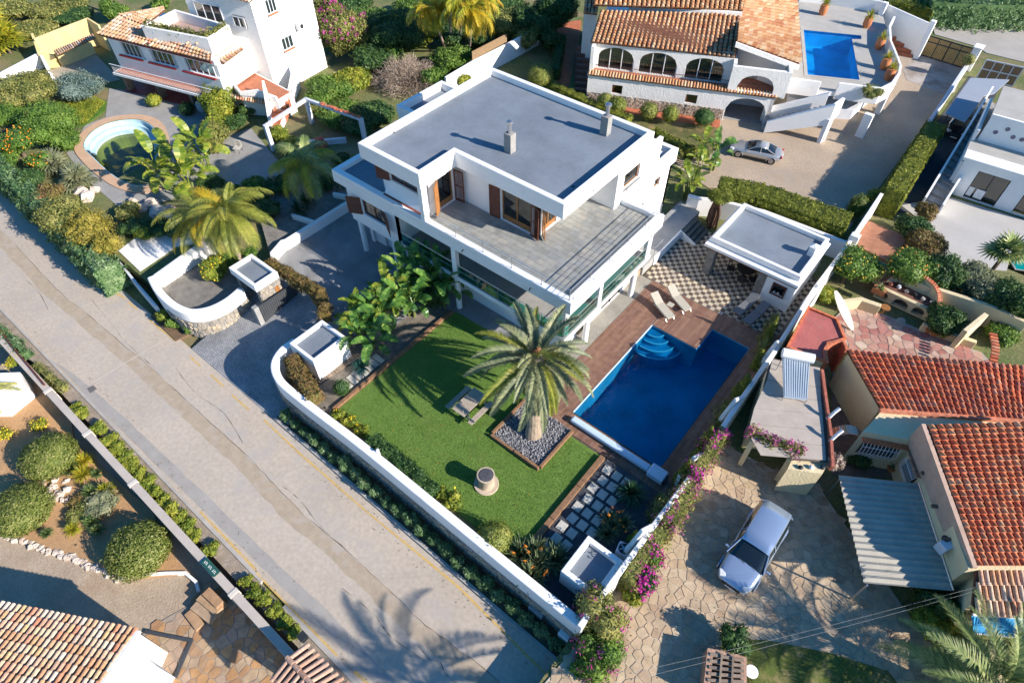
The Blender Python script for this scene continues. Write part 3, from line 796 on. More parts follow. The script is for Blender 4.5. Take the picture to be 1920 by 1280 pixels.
LAWN = mat('artificial_lawn', (.155, .255, .055), .95, .10, .8, bump=.5, bscale=120, fine=.22, col2=(.120, .215, .040), stain=(.16, .20, .06, .5, .55, .5), spec=.1)
lawn_poly = [(-20.75, 9.3), (-20.75, 19.55), (-17.0, 19.75), (-13.0, 19.75), (-12.6, 18.6), (-12.6, 16.6), (-7.35, 16.6), (-7.35, 9.3)]
lawn = struct('lawn', MB().prism(lawn_poly, -.03, .035), LAWN)
lawn['kind'] = 'structure'
# real blades over the nearest look of it: short tufts
def tufts(name, poly, n, size, m, z=.03, lean=.5):
    xs_ = [p[0] for p in poly]; ys_ = [p[1] for p in poly]
    P = []
    while len(P) < n:
        x, y = rnd.uniform(min(xs_), max(xs_)), rnd.uniform(min(ys_), max(ys_))
        if inside((x, y), poly): P.append((x, y))
    P = np.array(P); N = len(P); a = nr.uniform(0, 2 * PI, N); h = size * nr.uniform(.5, 1.3, N); w = size * .35
    d = np.stack([np.cos(a), np.sin(a), np.zeros(N)], 1) * w[:, None] if not np.isscalar(w) else np.stack([np.cos(a), np.sin(a), np.zeros(N)], 1) * w
    b = np.column_stack([P, np.full(N, z)]); t = b + np.column_stack([nr.uniform(-1, 1, (N, 2)) * size * lean, h])
    V_ = np.stack([b - d, b + d, t + d * .3, t - d * .3], 1)
    return quads(name, V_, m)
def quads(name, V_, m, parent=None, kind=None):
    """N x 4 x 3 vertices as one mesh of separate quads"""
    N = len(V_); me = bpy.data.meshes.new(name)
    me.vertices.add(N * 4); me.vertices.foreach_set('co', np.ascontiguousarray(V_, dtype=np.float32).ravel())
    me.loops.add(N * 4); me.loops.foreach_set('vertex_index', np.arange(N * 4, dtype=np.int32))
    me.polygons.add(N); me.polygons.foreach_set('loop_start', np.arange(0, N * 4, 4, dtype=np.int32)); me.polygons.foreach_set('loop_total', np.full(N, 4, dtype=np.int32))
    me.materials.append(m); me.update(calc_edges=True)
    o = bpy.data.objects.new(name, me); C.objects.link(o)
    if parent is not None: o.parent = parent
    if kind: o['kind'] = kind
    return o
GBL = mat_leaf('lawn_blades', [(.12, .20, .04), (.16, .26, .055), (.21, .31, .08)], .15, .8, 1.5)
# timber edgings
TIMB = mat('edging_timber', (.30, .165, .085), .85, .2, 6, bump=.3, bscale=25, fine=.2, stain=(.16, .10, .07, 3, .5, .6))
def beams(name, label, segs_, h=.22, w=.22, z=0):
    t = thing(name, label, 'timber edging', (*segs_[0][0], 0))
    for (a, b) in segs_:
        A, B = Vector(a), Vector(b); L = (B - A).length; n = max(1, round(L / 2.2)); d = (B - A) / n
        for k in range(n):
            p, q = A + d * k + d.normalized() * .012, A + d * (k + 1) - d.normalized() * .012
            MB().strip([p, q], w, z - .05, z + h * rnd.uniform(.9, 1.1)).build('beam', TIMB, t, bevel=.015)
beams('timber_edging', 'weathered timber sleepers edging the upper left side of the lawn', [((-20.9, 9.4), (-20.9, 19.4))])
beams('timber_edging', 'reddish timber sleepers between the lawn and the stepping-stone bed', [((-7.22, 9.7), (-7.22, 16.6))], w=.3)
beams('timber_edging', 'square timber frame round the tall palm and its grey stones', [((-12.8, 13.8), (-9.45, 13.8)), ((-9.45, 13.92), (-9.45, 16.9)), ((-12.8, 13.92), (-12.8, 16.9))], h=.28, w=.16)
PEB = mat_pieces('grey_slate_stones', [(.15, .15, .165), (.23, .23, .24), (.31, .305, .31), (.19, .19, .205)], .8, .3, 20, .15)
def rubble(name, poly, n, s0, s1, z, m, parent=None, label=None, cat=None):
    mb = MB(); xs_ = [p[0] for p in poly]; ys_ = [p[1] for p in poly]; k = 0
    while k < n:
        x, y = rnd.uniform(min(xs_), max(xs_)), rnd.uniform(min(ys_), max(ys_))
        if not inside((x, y), poly): continue
        k += 1; s = rnd.uniform(s0, s1); a = rnd.uniform(0, 6.3)
        vs_ = [(x + math.cos(a + i * 2.09) * s * rnd.uniform(.7, 1.2), y + math.sin(a + i * 2.09) * s * rnd.uniform(.7, 1.2), z) for i in range(3)]
        vs_ += [(p[0] * .6 + x * .4, p[1] * .6 + y * .4, z + s * rnd.uniform(.6, 1.1)) for p in vs_]
        mb.add(vs_, [(0, 1, 4, 3), (1, 2, 5, 4), (2, 0, 3, 5), (3, 4, 5)])
    o = mb.build(name, m, parent); o['kind'] = 'stuff'
    if label: tag(o, label, cat)
    return o
pb = [(-12.7, 13.9), (-9.55, 13.9), (-9.55, 16.9), (-12.7, 16.9)]
struct('planting_bed', MB().prism(pb, -.02, .1), mat('dark_gravel', (.15, .15, .16), .9, .2, 4, bump=.5, fine=.2))
rubble('slate_stones', pb, 1700, .035, .09, .1, PEB, None, 'loose grey slate stones filling the bed round the palm', 'stones')

# pool -------------------------------------------------------------
PX0, PX1, PY0, PY1 = -10.2, -4.5, 18.0, 28.8
MOS = mat_brick('blue_mosaic', (.016, .20, .40), (.03, .27, .48), (.09, .34, .50), .06, .06, .004, .1, rough=.3, offset=0)
pool = thing('swimming_pool', 'deep blue rectangular swimming pool with curved steps set in a wooden deck', 'pool', (-7.4, 23.4, 0))
mb = MB(); D = -1.9
mb.add([(PX0, PY0, D), (PX1, PY0, D), (PX1, PY1, D), (PX0, PY1, D), (PX0, PY0, .04), (PX1, PY0, .04), (PX1, PY1, .04), (PX0, PY1, .04)],
       [(0, 1, 2, 3), (4, 5, 1, 0), (5, 6, 2, 1), (6, 7, 3, 2), (7, 4, 0, 3)])
mb.box(PX0 + .01, -7.0, 26.7, PY1 - .01, D, -.02)
mb.build('basin', MOS, pool)
st_ = MB()
for k, (rr, z) in enumerate(((2.25, -.95), (1.75, -.7), (1.25, -.45), (.8, -.22))):
    cx, cyy = -9.95, 26.65
    pts = [(cx + math.cos(a) * rr * .92, cyy + math.sin(a) * rr * .8) for a in [(-PI / 2 - .1) + (PI * .5 + .1) * i / 14 for i in range(15)]]
    pts = [(PX0 + .02, cyy)] + [(PX0 + .02, pts[0][1])] + pts
    s_ = MB().prism(pts, D, z); s_.build('step', MOS, pool)
    MB().strip(pts[2:], .07, z + .002, z + .02, side=1).build('step_nosing', mat('white_nosing', (.62, .72, .82), .4, .05, 3), pool)
wt = MB().add([(PX0, PY0, -.06), (PX1, PY0, -.06), (PX1, PY1, -.06), (PX0, PY1, -.06)], [(0, 1, 2, 3)])
w_ = wt.build('water', mat_clear('pool_water', (.20, .62, .76), .03, 1.33, 1.0, 2.2), pool)
rm = MB().strip([(PX0, PY0), (PX0, 26.7)], .05, -.12, .055).build('pool_rim', mat('pale_rim', (.5, .56, .62), .5, .05, 3), pool)
COPE = mat('bullnose_teak', (.17, .095, .06), .8, .2, 6, fine=.1)
# deck ------------------------------------------------------------
DECKM = mat_pieces('deck_board', [(.17, .088, .058), (.215, .115, .078), (.26, .15, .10), (.19, .10, .072), (.235, .14, .105)], .75, .25, 18, .2, 3)
deck = thing('wooden_deck', 'red-brown hardwood deck surrounding the blue pool', 'deck', (-11, 25, 0))
MB().box(-12.4, PX0 - .02, 17.0, 30.3, -.2, -.005).build('joists', MATS['dark_gap_brown'], deck)
MB().box(PX1 + .02, -3.25, 16.9, 31, -.2, -.005).build('joists', MATS['dark_gap_brown'], deck)
MB().box(-10.2, PX1, 28.85, 31, -.2, -.005).build('joists', MATS['dark_gap_brown'], deck)
MB().box(-12.6, -3.3, 16.7, PY0 - .03, -.2, -.005).build('joists', MATS['dark_gap_brown'], deck)
boards = []
def board_run(x0, x1, y0, y1, along='y', w=.128, L=2.4):
    """boards with staggered joints"""
    a0, a1, b0, b1 = (x0, x1, y0, y1) if along == 'y' else (y0, y1, x0, x1)
    k = 0; a = a0
    while a < a1 - .02:
        ae = min(a + w, a1); b = b0 - (k * .83) % L
        while b < b1 - .02:
            s, e = max(b, b0), min(b + L, b1)
            if e - s > .05:
                g_ = .010
                if along == 'y': boards.append((a + g_, ae - g_, s + g_ / 2, e - g_ / 2))
                else: boards.append((s + g_ / 2, e - g_ / 2, a + g_, ae - g_))
            b += L
        a += w; k += 1
board_run(-12.3, PX0, 17.95, 30.25)
board_run(PX0, -7.02, 26.72, 30.25)
board_run(-7.02, PX1, 28.82, 30.5)
board_run(PX1, -3.28, 17.95, 31.0, w=.17, L=3.4)
board_run(-10.25, -3.28, 16.75, 17.95, 'x', w=.12, L=1.2 * 1.9) if False else board_run(-12.6, -3.28, 16.75, 17.95, 'y', w=.128, L=1.3)
boards.sort(key=lambda b: (Vector(((b[0] + b[1]) / 2, (b[2] + b[3]) / 2, 0)) - CAM).length / math.sqrt((b[1] - b[0]) * (b[3] - b[2])))
rest = MB()
for i, b in enumerate(boards):
    z = .03 + rnd.uniform(-.003, .003)
    if i < 298: MB().box(*b, 0, z).build('board', DECKM, deck)
    else: rest.box(*b, 0, z)
rest.build('board', DECKM, deck)['kind'] = 'stuff'
# pool cover roller
rl = thing('pool_cover_roller', 'long blue-white pool cover roller bench along the near end of the pool', 'pool cover', (-7, 17.5, 0))
MB().box(-9.95, -4.9, 17.3, 17.72, .04, .34).build('bench_cover', mat('pale_blue_plastic', (.50, .62, .72), .4, .05, 2), rl, bevel=.1)
MB().box(-4.88, -3.95, 17.12, 17.88, .04, .42).build('motor_box', MATS['pale_blue_plastic'], rl, bevel=.07)
MB().box(-3.94, -3.85, 17.25, 17.75, .04, .3).build('end_plate', DARKM, rl)
# chequered patio -------------------------------------------------
patio = struct('patio', MB().box(-13.05, -3.3, 30.3, 37.4, -.04, .004), mat('patio_grout', (.24, .21, .17), .95, .1, 3))
LIGHTT = mat_pieces('cream_tile', [(.42, .36, .25), (.50, .43, .31), (.46, .39, .30), (.38, .34, .27)], .8, .2, 20, .15)
DARKT = mat_pieces('brown_tile', [(.085, .065, .055), (.12, .085, .065), (.10, .08, .075)], .8, .2, 20, .15)
ts = .295; tl = []
for i in range(int(9.7 / ts)):
    for j in range(int(7.1 / ts)):
        x, y = -13.03 + i * ts, 30.32 + j * ts
        if x < -12.9 and y > 36: continue
        if (Vector((x, y, 0)) - CAM).length > 99: continue
        big = (i % 8 in (2,) and j % 8 in (3,)) or (i % 8 == 6 and j % 8 == 7)
        dark = (i + j) % 2 == 0 and not big
        if x > -10.2 and y > 34.5 and x < -4: pass
        tl.append((x, y, dark))
tl.sort(key=lambda t: (Vector((t[0], t[1], 0)) - CAM).length)
rl_, rd_ = MB(), MB()
tm = {}
for dk in (False, True):
    e = .035 if dk else 0.0
    c_ = [(e, 0), (ts - .012 - e, 0), (ts - .012, e), (ts - .012, ts - .012 - e), (ts - .012 - e, ts - .012), (e, ts - .012), (0, ts - .012 - e), (0, e)] if dk else [(0, 0), (ts - .012, 0), (ts - .012, ts - .012), (0, ts - .012)]
    q_ = MB().prism(c_, .0, .014); me = bpy.data.meshes.new('tile'); me.from_pydata(q_.v, [], q_.f); me.materials.append(DARKT if dk else LIGHTT); tm[dk] = (me, c_)
for k, (x, y, dk) in enumerate(tl):
    if k < 300: inst(tm[dk][0], 'tile', patio, Matrix.Translation((x, y, .004 + rnd.uniform(0, .003))))
    else: (rd_ if dk else rl_).prism([(x + a, y + b) for a, b in tm[dk][1]], .004, .018)
for q_, m_ in ((rl_, LIGHTT), (rd_, DARKT)): q_.build('tiles', m_, patio)['kind'] = 'stuff'
# raised grey platform with steps beside the house
pf = thing('raised_platform', 'grey raised platform with four dark steps and a white side wall beside the chequered patio', 'terrace', (-14, 33, 0))
MB().prism([(-15.0, 30.2), (-13.15, 30.2), (-13.15, 35.4), (-13.15, 38.2), (-14.9, 38.4)], 0, .70).build('platform', CONC, pf, bevel=.02)
MB().strip([(-13.12, 31.6), (-13.12, 35.36), (-11.8, 35.36)], .12, 0, [.72, .72, .12]).build('side_wall', WHITE, pf, bevel=.01)
SLT = mat('dark_slate', (.10, .115, .11), .7, .2, 4, bump=.2)
for k in range(4):
    MB().box(-13.14 + k * .33, -13.14 + (k + 1) * .33, 35.43, 37.4, 0, .70 - .165 * (k + .4)).build('step', SLT, pf)
for k in range(6):
    MB().box(-14.6 + .0, -13.3, 30.15 - k * .28, 30.43 - k * .28, 0, .62 - k * .1).build('step', mat('tan_step_stone', (.40, .29, .19), .85, .15, 3), pf)
r = MB()
for x, y in ((-13.2, 31.6), (-13.2, 32.6), (-14.2, 31.4)): r.tube([(x, y, .7), (x, y, 1.55)], .02, 6)
r.tube([(-14.2, 31.4, 1.5), (-13.2, 31.6, 1.55), (-13.2, 32.7, 1.58)], .022, 6); r.build('handrail', STEEL, pf)
# paving strip by the pool side of the house
LEDGE = mat('washed_gravel_paving', (.36, .335, .28), .95, .12, 1.5, bump=.6, bscale=60, fine=.15)
struct('paving', MB().box(-13.4, -12.32, 20.3, 30.2, -.04, .02), LEDGE)
struct('paving', MB().box(-20.7, -12.3, 19.62, 21.0, -.04, .012), COB)
# flat-roofed carport / pool house --------------------------------
cp = thing('pool_pavilion', 'open white pavilion with a grey flat roof and stone pillars beside the chequered patio', 'pavilion', (-7.2, 35.5, 0))
MB().box(-10.45, -3.95, 33.0, 38.3, 2.30, 2.52).build('roof_slab', WHITE, cp, bevel=.03)
MB().strip([(-10.12, 33.55), (-4.25, 33.55), (-4.25, 38.05), (-10.12, 38.05)], .26, 2.52, 2.92, closed=True).build('parapet', WHITE, cp, bevel=.05)
MB().box(-10.0, -4.38, 33.68, 37.92, 2.52, 2.62).build('roof_covering', ROOFG, cp)
MB().box(-10.42, -4.0, 33.03, 33.1, 2.22, 2.30).build('eaves_board', WOODR, cp)
for x, y in ((-10.15, 33.15), (-6.55, 33.3)):
    MB().box(x, x + .55, y, y + .65, 0, 2.30).build('stone_pillar', mat('rough_granite', (.30, .28, .25), .95, .25, 4, bump=1.0, bscale=12, fine=.25), cp, bevel=.03)
MB().wall((-5.95, 33.15), (-4.05, 33.15), .25, 0, 2.3, [(.55, 1.35, 1.05, 1.85)]).build('wall', WHITE, cp)
MB().box(-4.3, -4.05, 33.42, 38.2, 0, 2.3).build('wall', WHITE, cp)
MB().box(-10.2, -4.32, 38.0, 38.2, 0, 2.3).build('wall', WHITE, cp)
MB().box(-5.95, -5.7, 33.42, 38.0, 0, 2.3).build('wall', WHITE, cp)
wn_ = MB(); wn_.strip([(-5.42, 33.10), (-4.58, 33.10)], .08, .98, 1.06); wn_.strip([(-5.42, 33.10), (-4.58, 33.10)], .08, 1.85, 1.93)
wn_.box(-5.46, -5.38, 33.06, 33.14, .98, 1.93); wn_.box(-4.62, -4.54, 33.06, 33.14, .98, 1.93)
w_ = wn_.build('window', WOODR, cp); MB().box(-5.38, -4.62, 33.22, 33.23, 1.06, 1.85).build('pane', GLASSD, w_)
for x in (-5.2, -4.95): MB().lathe((x, 33.2, 1.06), [(.05, 0), (.08, .05), (.06, .14), (.02, .2)], 8).build('bowl', CURT, w_)
p = at(1535, 470, 2.6)
vt = MB().box(-4.75, -4.35, 36.0, 36.45, 2.62, 3.35).build('roof_vent', WHITE, cp, bevel=.02)
MB().add([(-4.8, 35.95, 3.35), (-4.3, 35.95, 3.35), (-4.3, 36.5, 3.35), (-4.8, 36.5, 3.35), (-4.55, 36.22, 3.55)], [(0, 1, 4), (1, 2, 4), (2, 3, 4), (3, 0, 4), (3, 2, 1, 0)]).build('vent_cap', WHITE, vt)
# dining set under the pavilion
dt = thing('dining_table', 'dark round dining table in the shade under the pavilion roof', 'table', (-7.7, 34.6, 0))
MB().lathe((-7.7, 34.6, 0), [(.25, 0), (.06, .05), (.06, .7), (.62, .71), (.62, .75)], 20).build('tabletop', BLACK, dt)
def patio_chair(loc, rz, label):
    t = thing('patio_chair', label, 'chair', loc, rz, 'dark chairs round the pavilion table')
    MB().box(-.24, .24, -.24, .24, .42, .46).build('seat', BLACK, t, local=True)
    MB().box(-.24, .24, .2, .25, .46, .92).build('backrest', BLACK, t, local=True)
    for x in (-.21, .21):
        for y in (-.21, .21): MB().tube([(x, y, 0), (x, y, .42)], .018, 5).build('leg', BLACK, t, local=True)
    return t
pc = patio_chair((-8.6, 34.3, .01), PI * .6, 'dark patio chair on the left of the pavilion table')
for i, (x, y, a) in enumerate(((-7.5, 33.7, PI * 1.0), (-6.9, 34.2, -PI * .75), (-7.9, 35.5, .1))):
    dup(pc, (x, y, .01), a, label=['dark patio chair on the near side of the pavilion table', 'dark patio chair right of the pavilion table beside the stone pillar', 'dark patio chair at the far side of the pavilion table'][i])
# sun loungers
def lounger(label, cushion, frame):
    t = thing('sun_lounger', label, 'sun lounger', (0, 0, 0), 0, 'sun loungers by the pool')
    f = MB()
    for sx in (-.29, .29):
        f.tube([(sx, -1.0, .02), (sx, -.75, .28), (sx, .35, .30), (sx, .62, .02)], .02, 6)
        f.tube([(sx, .3, .3), (sx, 1.0, .66)], .018, 6)
    f.tube([(-.29, -.75, .28), (.29, -.75, .28)], .02, 6); f.tube([(-.29, .35, .3), (.29, .35, .3)], .02, 6)
    f.build('frame', frame, t, local=True)
    MB().add([(-.3, -1.05, .27), (.3, -1.05, .27), (.3, .28, .33), (-.3, .28, .33), (-.3, -1.05, .34), (.3, -1.05, .34), (.3, .28, .40), (-.3, .28, .40)],
             [(3, 2, 1, 0), (4, 5, 6, 7), (0, 1, 5, 4), (1, 2, 6, 5), (2, 3, 7, 6), (3, 0, 4, 7)]).build('seat', cushion, t, bevel=.02, local=True)
    MB().add([(-.3, .30, .33), (.3, .30, .33), (.3, 1.05, .72), (-.3, 1.05, .72), (-.3, .27, .40), (.3, .27, .40), (.3, 1.02, .79), (-.3, 1.02, .79)],
             [(3, 2, 1, 0), (4, 5, 6, 7), (0, 1, 5, 4), (1, 2, 6, 5), (2, 3, 7, 6), (3, 0, 4, 7)]).build('backrest', cushion, t, bevel=.02, local=True)
    return t
CUSH = mat('beige_sling', (.40, .37, .30), .8, .05, 5, fine=.08); DCUSH = mat('grey_sling', (.14, .15, .16), .8, .08, 5)
l1 = lounger('beige sun lounger on the deck, the nearer to the house of the pale pair', CUSH, STEEL)
def place(o, foot, head, z):
    a = at(*foot, z + .35); b = at(*head, z + .75); d = b - a
    o.location = ((a.x + b.x) / 2, (a.y + b.y) / 2, z); o.rotation_euler = (0, 0, math.atan2(d.y, d.x) - PI / 2)
l2 = dup(l1, (0, 0, 0), 0, label='beige sun lounger half on the chequered tiles, the right-hand one of the pale pair')
place(l1, (1257, 592), (1228, 550), .03); place(l2, (1288, 577), (1260, 537), .03)
l3 = lounger('dark grey sun lounger in the shade nearest the stone pillar', DCUSH, DARKM)
l4 = dup(l3, (0, 0, 0), 0, label='dark grey sun lounger in the shade by the white pavilion wall, the lower one')
place(l3, (1386, 582), (1415, 553), .02); place(l4, (1404, 600), (1434, 570), .02)
tb = thing('side_table', 'small pale side table between the two beige loungers', 'side table', at(1257, 572, .3))
tb.location.z = .03
MB().box(-.2, .2, -.2, .2, .3, .34).build('tabletop', CUSH, tb, local=True)
for x in (-.17, .17):
    for y in (-.17, .17): MB().box(x - .015, x + .015, y - .015, y + .015, 0, .3).build('leg', STEEL, tb, local=True)
# picnic table
TEAK = mat('weathered_teak', (.44, .37, .29), .85, .12, 7, bump=.15, fine=.15)
pt = thing('picnic_table', 'weathered wooden picnic table with two benches on the lawn', 'picnic table', (-14.9, 14.4, .03))
for k in range(6): MB().box(-.45 + k * .152, -.45 + k * .152 + .142, -.95, .95, .72, .76).build('table_plank', TEAK, pt, local=True)
for s in (-1, 1):
    for k in range(2): MB().box(s * .86 - .15 + k * .155, s * .86 - .15 + k * .155 + .145, -.95, .95, .43, .47).build('bench_plank', TEAK, pt, local=True)
for y in (-.7, .7):
    MB().box(-1.0, 1.0, y - .03, y + .03, .35, .43).build('crossbeam', TEAK, pt, local=True)
    for s in (-1, 1): MB().obox((s * .5, y + .05, .36), .08, .05, .86, 0, 0).build('leg', TEAK, pt, local=True)
# well
WL = mat('well_stone', (.52, .42, .31), .9, .15, 3, bump=.3, bscale=15, fine=.1, stain=(.36, .28, .2, 2, .55, .5))
wp = at(912, 908, 0)
wl_ = thing('garden_well', 'round pinkish stone well with a dark cover standing on the lawn', 'well', (wp.x, wp.y, .03))
MB().lathe((0, 0, 0), [(.66, 0), (.66, .05), (.64, .08)], 32).build('base_ring', WL, wl_, local=True)
MB().lathe((0, 0, .08), [(.44, 0), (.42, .2), (.42, .8), (.47, .86), (.47, .93), (.40, .94), (.40, .90)], 32).build('drum', WL, wl_, smooth=True, local=True)
MB().lathe((0, 0, .98), [(.37, 0), (.37, .03), (.3, .045)], 28).build('cover', mat('slate_cover', (.09, .09, .10), .5, .2, 5), wl_, local=True)
# stepping-stone beds
struct('gravel_bed', MB().box(-7.05, -3.2, 8.8, 16.7, -.03, .012), mat('dark_blue_gravel', (.10, .11, .125), .95, .25, 3, bump=.9, bscale=50, fine=.3))
struct('gravel_bed', MB().prism([(-25.3, 9.4), (-21.0, 8.7), (-21.0, 19.4), (-22.9, 19.4), (-22.9, 14.1)], -.03, .012), mat('grey_brown_gravel', (.27, .235, .19), .95, .25, 2, bump=.8, bscale=40, fine=.3))  # grey-brown gravel colour
STEPM = mat_pieces('pale_slab', [(.40, .39, .34), (.46, .44, .38), (.37, .37, .34)], .85, .2, 15, .12)
pth = struct('stepping_path', MB().box(-6.95, -5.2, 10.3, 16.6, .012, .018), MATS['dark_blue_gravel'])
for r_ in range(9):
    for c_ in range(3):
        y = 10.45 + r_ * .68; x = -6.85 + c_ * .60 + (.16 if r_ % 2 else 0)
        if c_ == 2 and r_ < 3: continue
        MB().obox((x + .23, y + .24, .045), .46, .50, .06, rnd.uniform(-.06, .06)).build('stepping_stone', STEPM, pth, bevel=.01)
pth2 = struct('stepping_path', MB().box(-22.6, -21.3, 10.2, 16.0, .012, .018), MATS['grey_brown_gravel'])
for r_ in range(8):
    MB().obox((-21.75 + rnd.uniform(-.05, .05), 10.7 + r_ * .42, .045), .8, .34, .06, rnd.uniform(-.05, .05)).build('stepping_stone', STEPM, pth2, bevel=.01)
pth3 = struct('boardwalk', MB().box(-24.6, -23.0, 10.2, 14.0, .012, .02), MATS['grey_brown_gravel'])
SLP = mat_pieces('old_sleeper', [(.20, .155, .115), (.26, .20, .15), (.17, .135, .11)], .9, .4, 15, .2)
q0, q1 = at(590, 705), at(668, 655)
for k in range(17):
    t = k / 16; p = q0.lerp(q1, t)
    MB().obox((p.x, p.y, .06), .17, 1.5, .08, math.atan2(q1.y - q0.y, q1.x - q0.x) + rnd.uniform(-.02, .02)).build('sleeper', SLP, pth3)
# pump house with sunken roof
ph = thing('pump_house', 'small white pump house with a blue-grey sunken roof in the lower corner of the garden', 'shed', (-4, 10.8, 0))
MB().box(-5.1, -2.95 - .15, 9.75, 11.95, 0, 1.05).build('walls', WHITE, ph)
MB().strip([(-4.97, 9.88), (-3.23, 9.88), (-3.23, 11.82), (-4.97, 11.82)], .26, 1.05, 1.38, closed=True).build('parapet', WHITE, ph, bevel=.03)
MB().box(-4.84, -3.36, 10.01, 11.69, 1.05, 1.10).build('roof_covering', ROOFG, ph)
hp = thing('heat_pump', 'white round-cornered pool heat pump with a dark top fan', 'heat pump', (-3.5, 12.75, 0), .2)
MB().box(-.33, .33, -.33, .33, 0, .72).build('casing', WHITE3, hp, bevel=.09, local=True)
MB().lathe((0, 0, .72), [(.27, 0), (.27, .02)], 24).build('fan_grille', BLACK, hp, local=True)
fb = MB()
for k in range(5): fb.obox((math.cos(k * 1.257) * .12, math.sin(k * 1.257) * .12, .755), .2, .06, .01, k * 1.257)
fb.build('fan_blades', STEEL, hp, local=True)
# gatehouse block
gh = thing('bin_store', 'small white block with a sloping grey-topped recess beside the curved wall', 'shed', (-24.3, 11.4, 0))
MB().box(-25.35, -23.15, 10.3, 12.75, -1.0, 1.55).build('walls', WHITE, gh)
MB().strip([(-25.25, 10.4), (-23.25, 10.4), (-23.25, 12.65), (-25.25, 12.65)], .2, 1.55, 1.85, closed=True).build('parapet', WHITE, gh, bevel=.03)
MB().box(-25.15, -23.35, 10.5, 12.55, 1.55, 1.6).build('roof_covering', ROOFG, gh)
# entrance tower with gate
gt = thing('entrance_porch', 'white flat-roofed entrance porch on stone piers with a dark slatted gate', 'porch', (-31.9, 12.5, -.5))
MB().box(-33.35, -30.6, 11.75, 13.5, 1.62, 1.85).build('roof_slab', WHITE, gt)
MB().strip([(-33.25, 11.85), (-30.7, 11.85), (-30.7, 13.4), (-33.25, 13.4)], .22, 1.85, 2.15, closed=True).build('parapet', WHITE, gt, bevel=.03)
MB().box(-33.14, -30.81, 11.96, 13.29, 1.85, 1.9).build('roof_covering', ROOFG, gt)
facing(gt, [(-30.95, 11.9), (-30.55, 11.9), (-30.55, 13.4), (-30.95, 13.4)], -.9, 1.62, .28, .04)
MB().box(-30.97, -30.57, 11.92, 13.38, -1.2, 1.62).build('pier', MORT, gt)
MB().box(-33.3, -32.95, 11.9, 13.4, -1.2, 1.62).build('pier', MORT, gt)
MB().box(-30.53, -30.47, 12.9, 13.2, .7, 1.25).build('letter_box', WOODO, gt)
GATEM = mat('dark_gate_metal', (.075, .082, .09), .55, .1, 3, metal=.3)
gg = MB().box(-30.2, -30.12, 11.3, 14.6, -.85, .95).build('gate', GATEM, gt)
for k in range(22): MB().box(-30.11, -30.085, 11.34 + k * .148, 11.34 + k * .148 + .11, -.8, .9).build('slat', GATEM, gg)
pr_ = MB().box(-30.45, -30.1, 10.95, 11.28, -1.2, 1.0).build('gate_pier', CONC, gt, bevel=.02)
# curved street-side planter wall at the entrance
cw = thing('planter_wall', 'curved white wall on stone that wraps the planting bed at the entrance', 'wall', (-35, 9.5, -.5))
cpts = smooth_pts([(-38.0, 8.45, 0), (-36.4, 8.05, 0), (-34.6, 7.95, 0), (-33.2, 8.25, 0), (-32.4, 9.1, 0), (-32.15, 10.3, 0), (-32.35, 11.6, 0)], 5)
MB().strip(cpts, .5, -1.3, 1.05).build('wall', WHITE, cw, bevel=.09)
o2 = []
for i, p in enumerate(cpts[8:], 8):
    a = cpts[max(i - 1, 0)]; b = cpts[min(i + 1, len(cpts) - 1)]; d = (Vector(b[:2]) - Vector(a[:2])).normalized(); o2.append((p[0] + d.y * .245, p[1] - d.x * .245))
facing(cw, o2, -1.2, .25, .34, .06)
w2 = [xy(290, 520, 1.0), xy(340, 487, 1.0), xy(395, 447, 1.0)]
MB().strip(w2, .8, -.3, [1.0, 1.1, 1.0]).build('wall', WHITE2, cw, bevel=.15)
struct('planting_bed', MB().prism([(-37.6, 8.5), (-33.2, 8.4), (-32.7, 9.4), (-32.6, 12.2), (-35.5, 13.8), (-37.8, 11)], -.5, .25), mat('grey_bed_gravel', (.27, .25, .22), .95, .2, 2, bump=.7, bscale=40, fine=.2))
# low white gate wall by the road
lw = thing('low_street_wall', 'thin low white wall slanting beside the road under the hedge', 'wall', (*xy(250, 560, -.9), -1))
MB().strip([xy(219, 486, -.1), xy(255, 530, -.1), xy(294, 575, -.1)], .16, -1.3, -.1).build('wall', WHITE3, lw, bevel=.02)
struct('white_apron', MB().prism([xy(222, 470, .02), xy(262, 508, .02), xy(330, 462, .02), xy(400, 450, .02), xy(330, 425, .02), xy(255, 445, .02)], -1, .02), WHITE2)
# retaining walls north-west of the drive
dw = thing('drive_wall', 'long white retaining wall of planting boxes along the cobbled drive', 'wall', (-34.3, 18, 0))
MB().strip([xy(514, 490, .5), xy(512, 478, .5), xy(530, 457, .5), (-34.35, 16.6), (-34.35, 23.2)], .34, -.2, .75).build('wall', WHITE, dw, bevel=.05)
MB().strip([(-34.4, 19.3), xy(548, 405, .5)], .22, -.1, .7).build('wall', WHITE, dw, bevel=.03)
MB().strip([(-34.4, 23.1), xy(625, 365, .5)], .22, -.1, .7).build('wall', WHITE, dw, bevel=.03)
struct('planting_bed', MB().prism([(-34.5, 15.2), (-34.5, 23.3), (-39, 26), (-40, 18)], -.1, .3), MATS['grey_bed_gravel'])

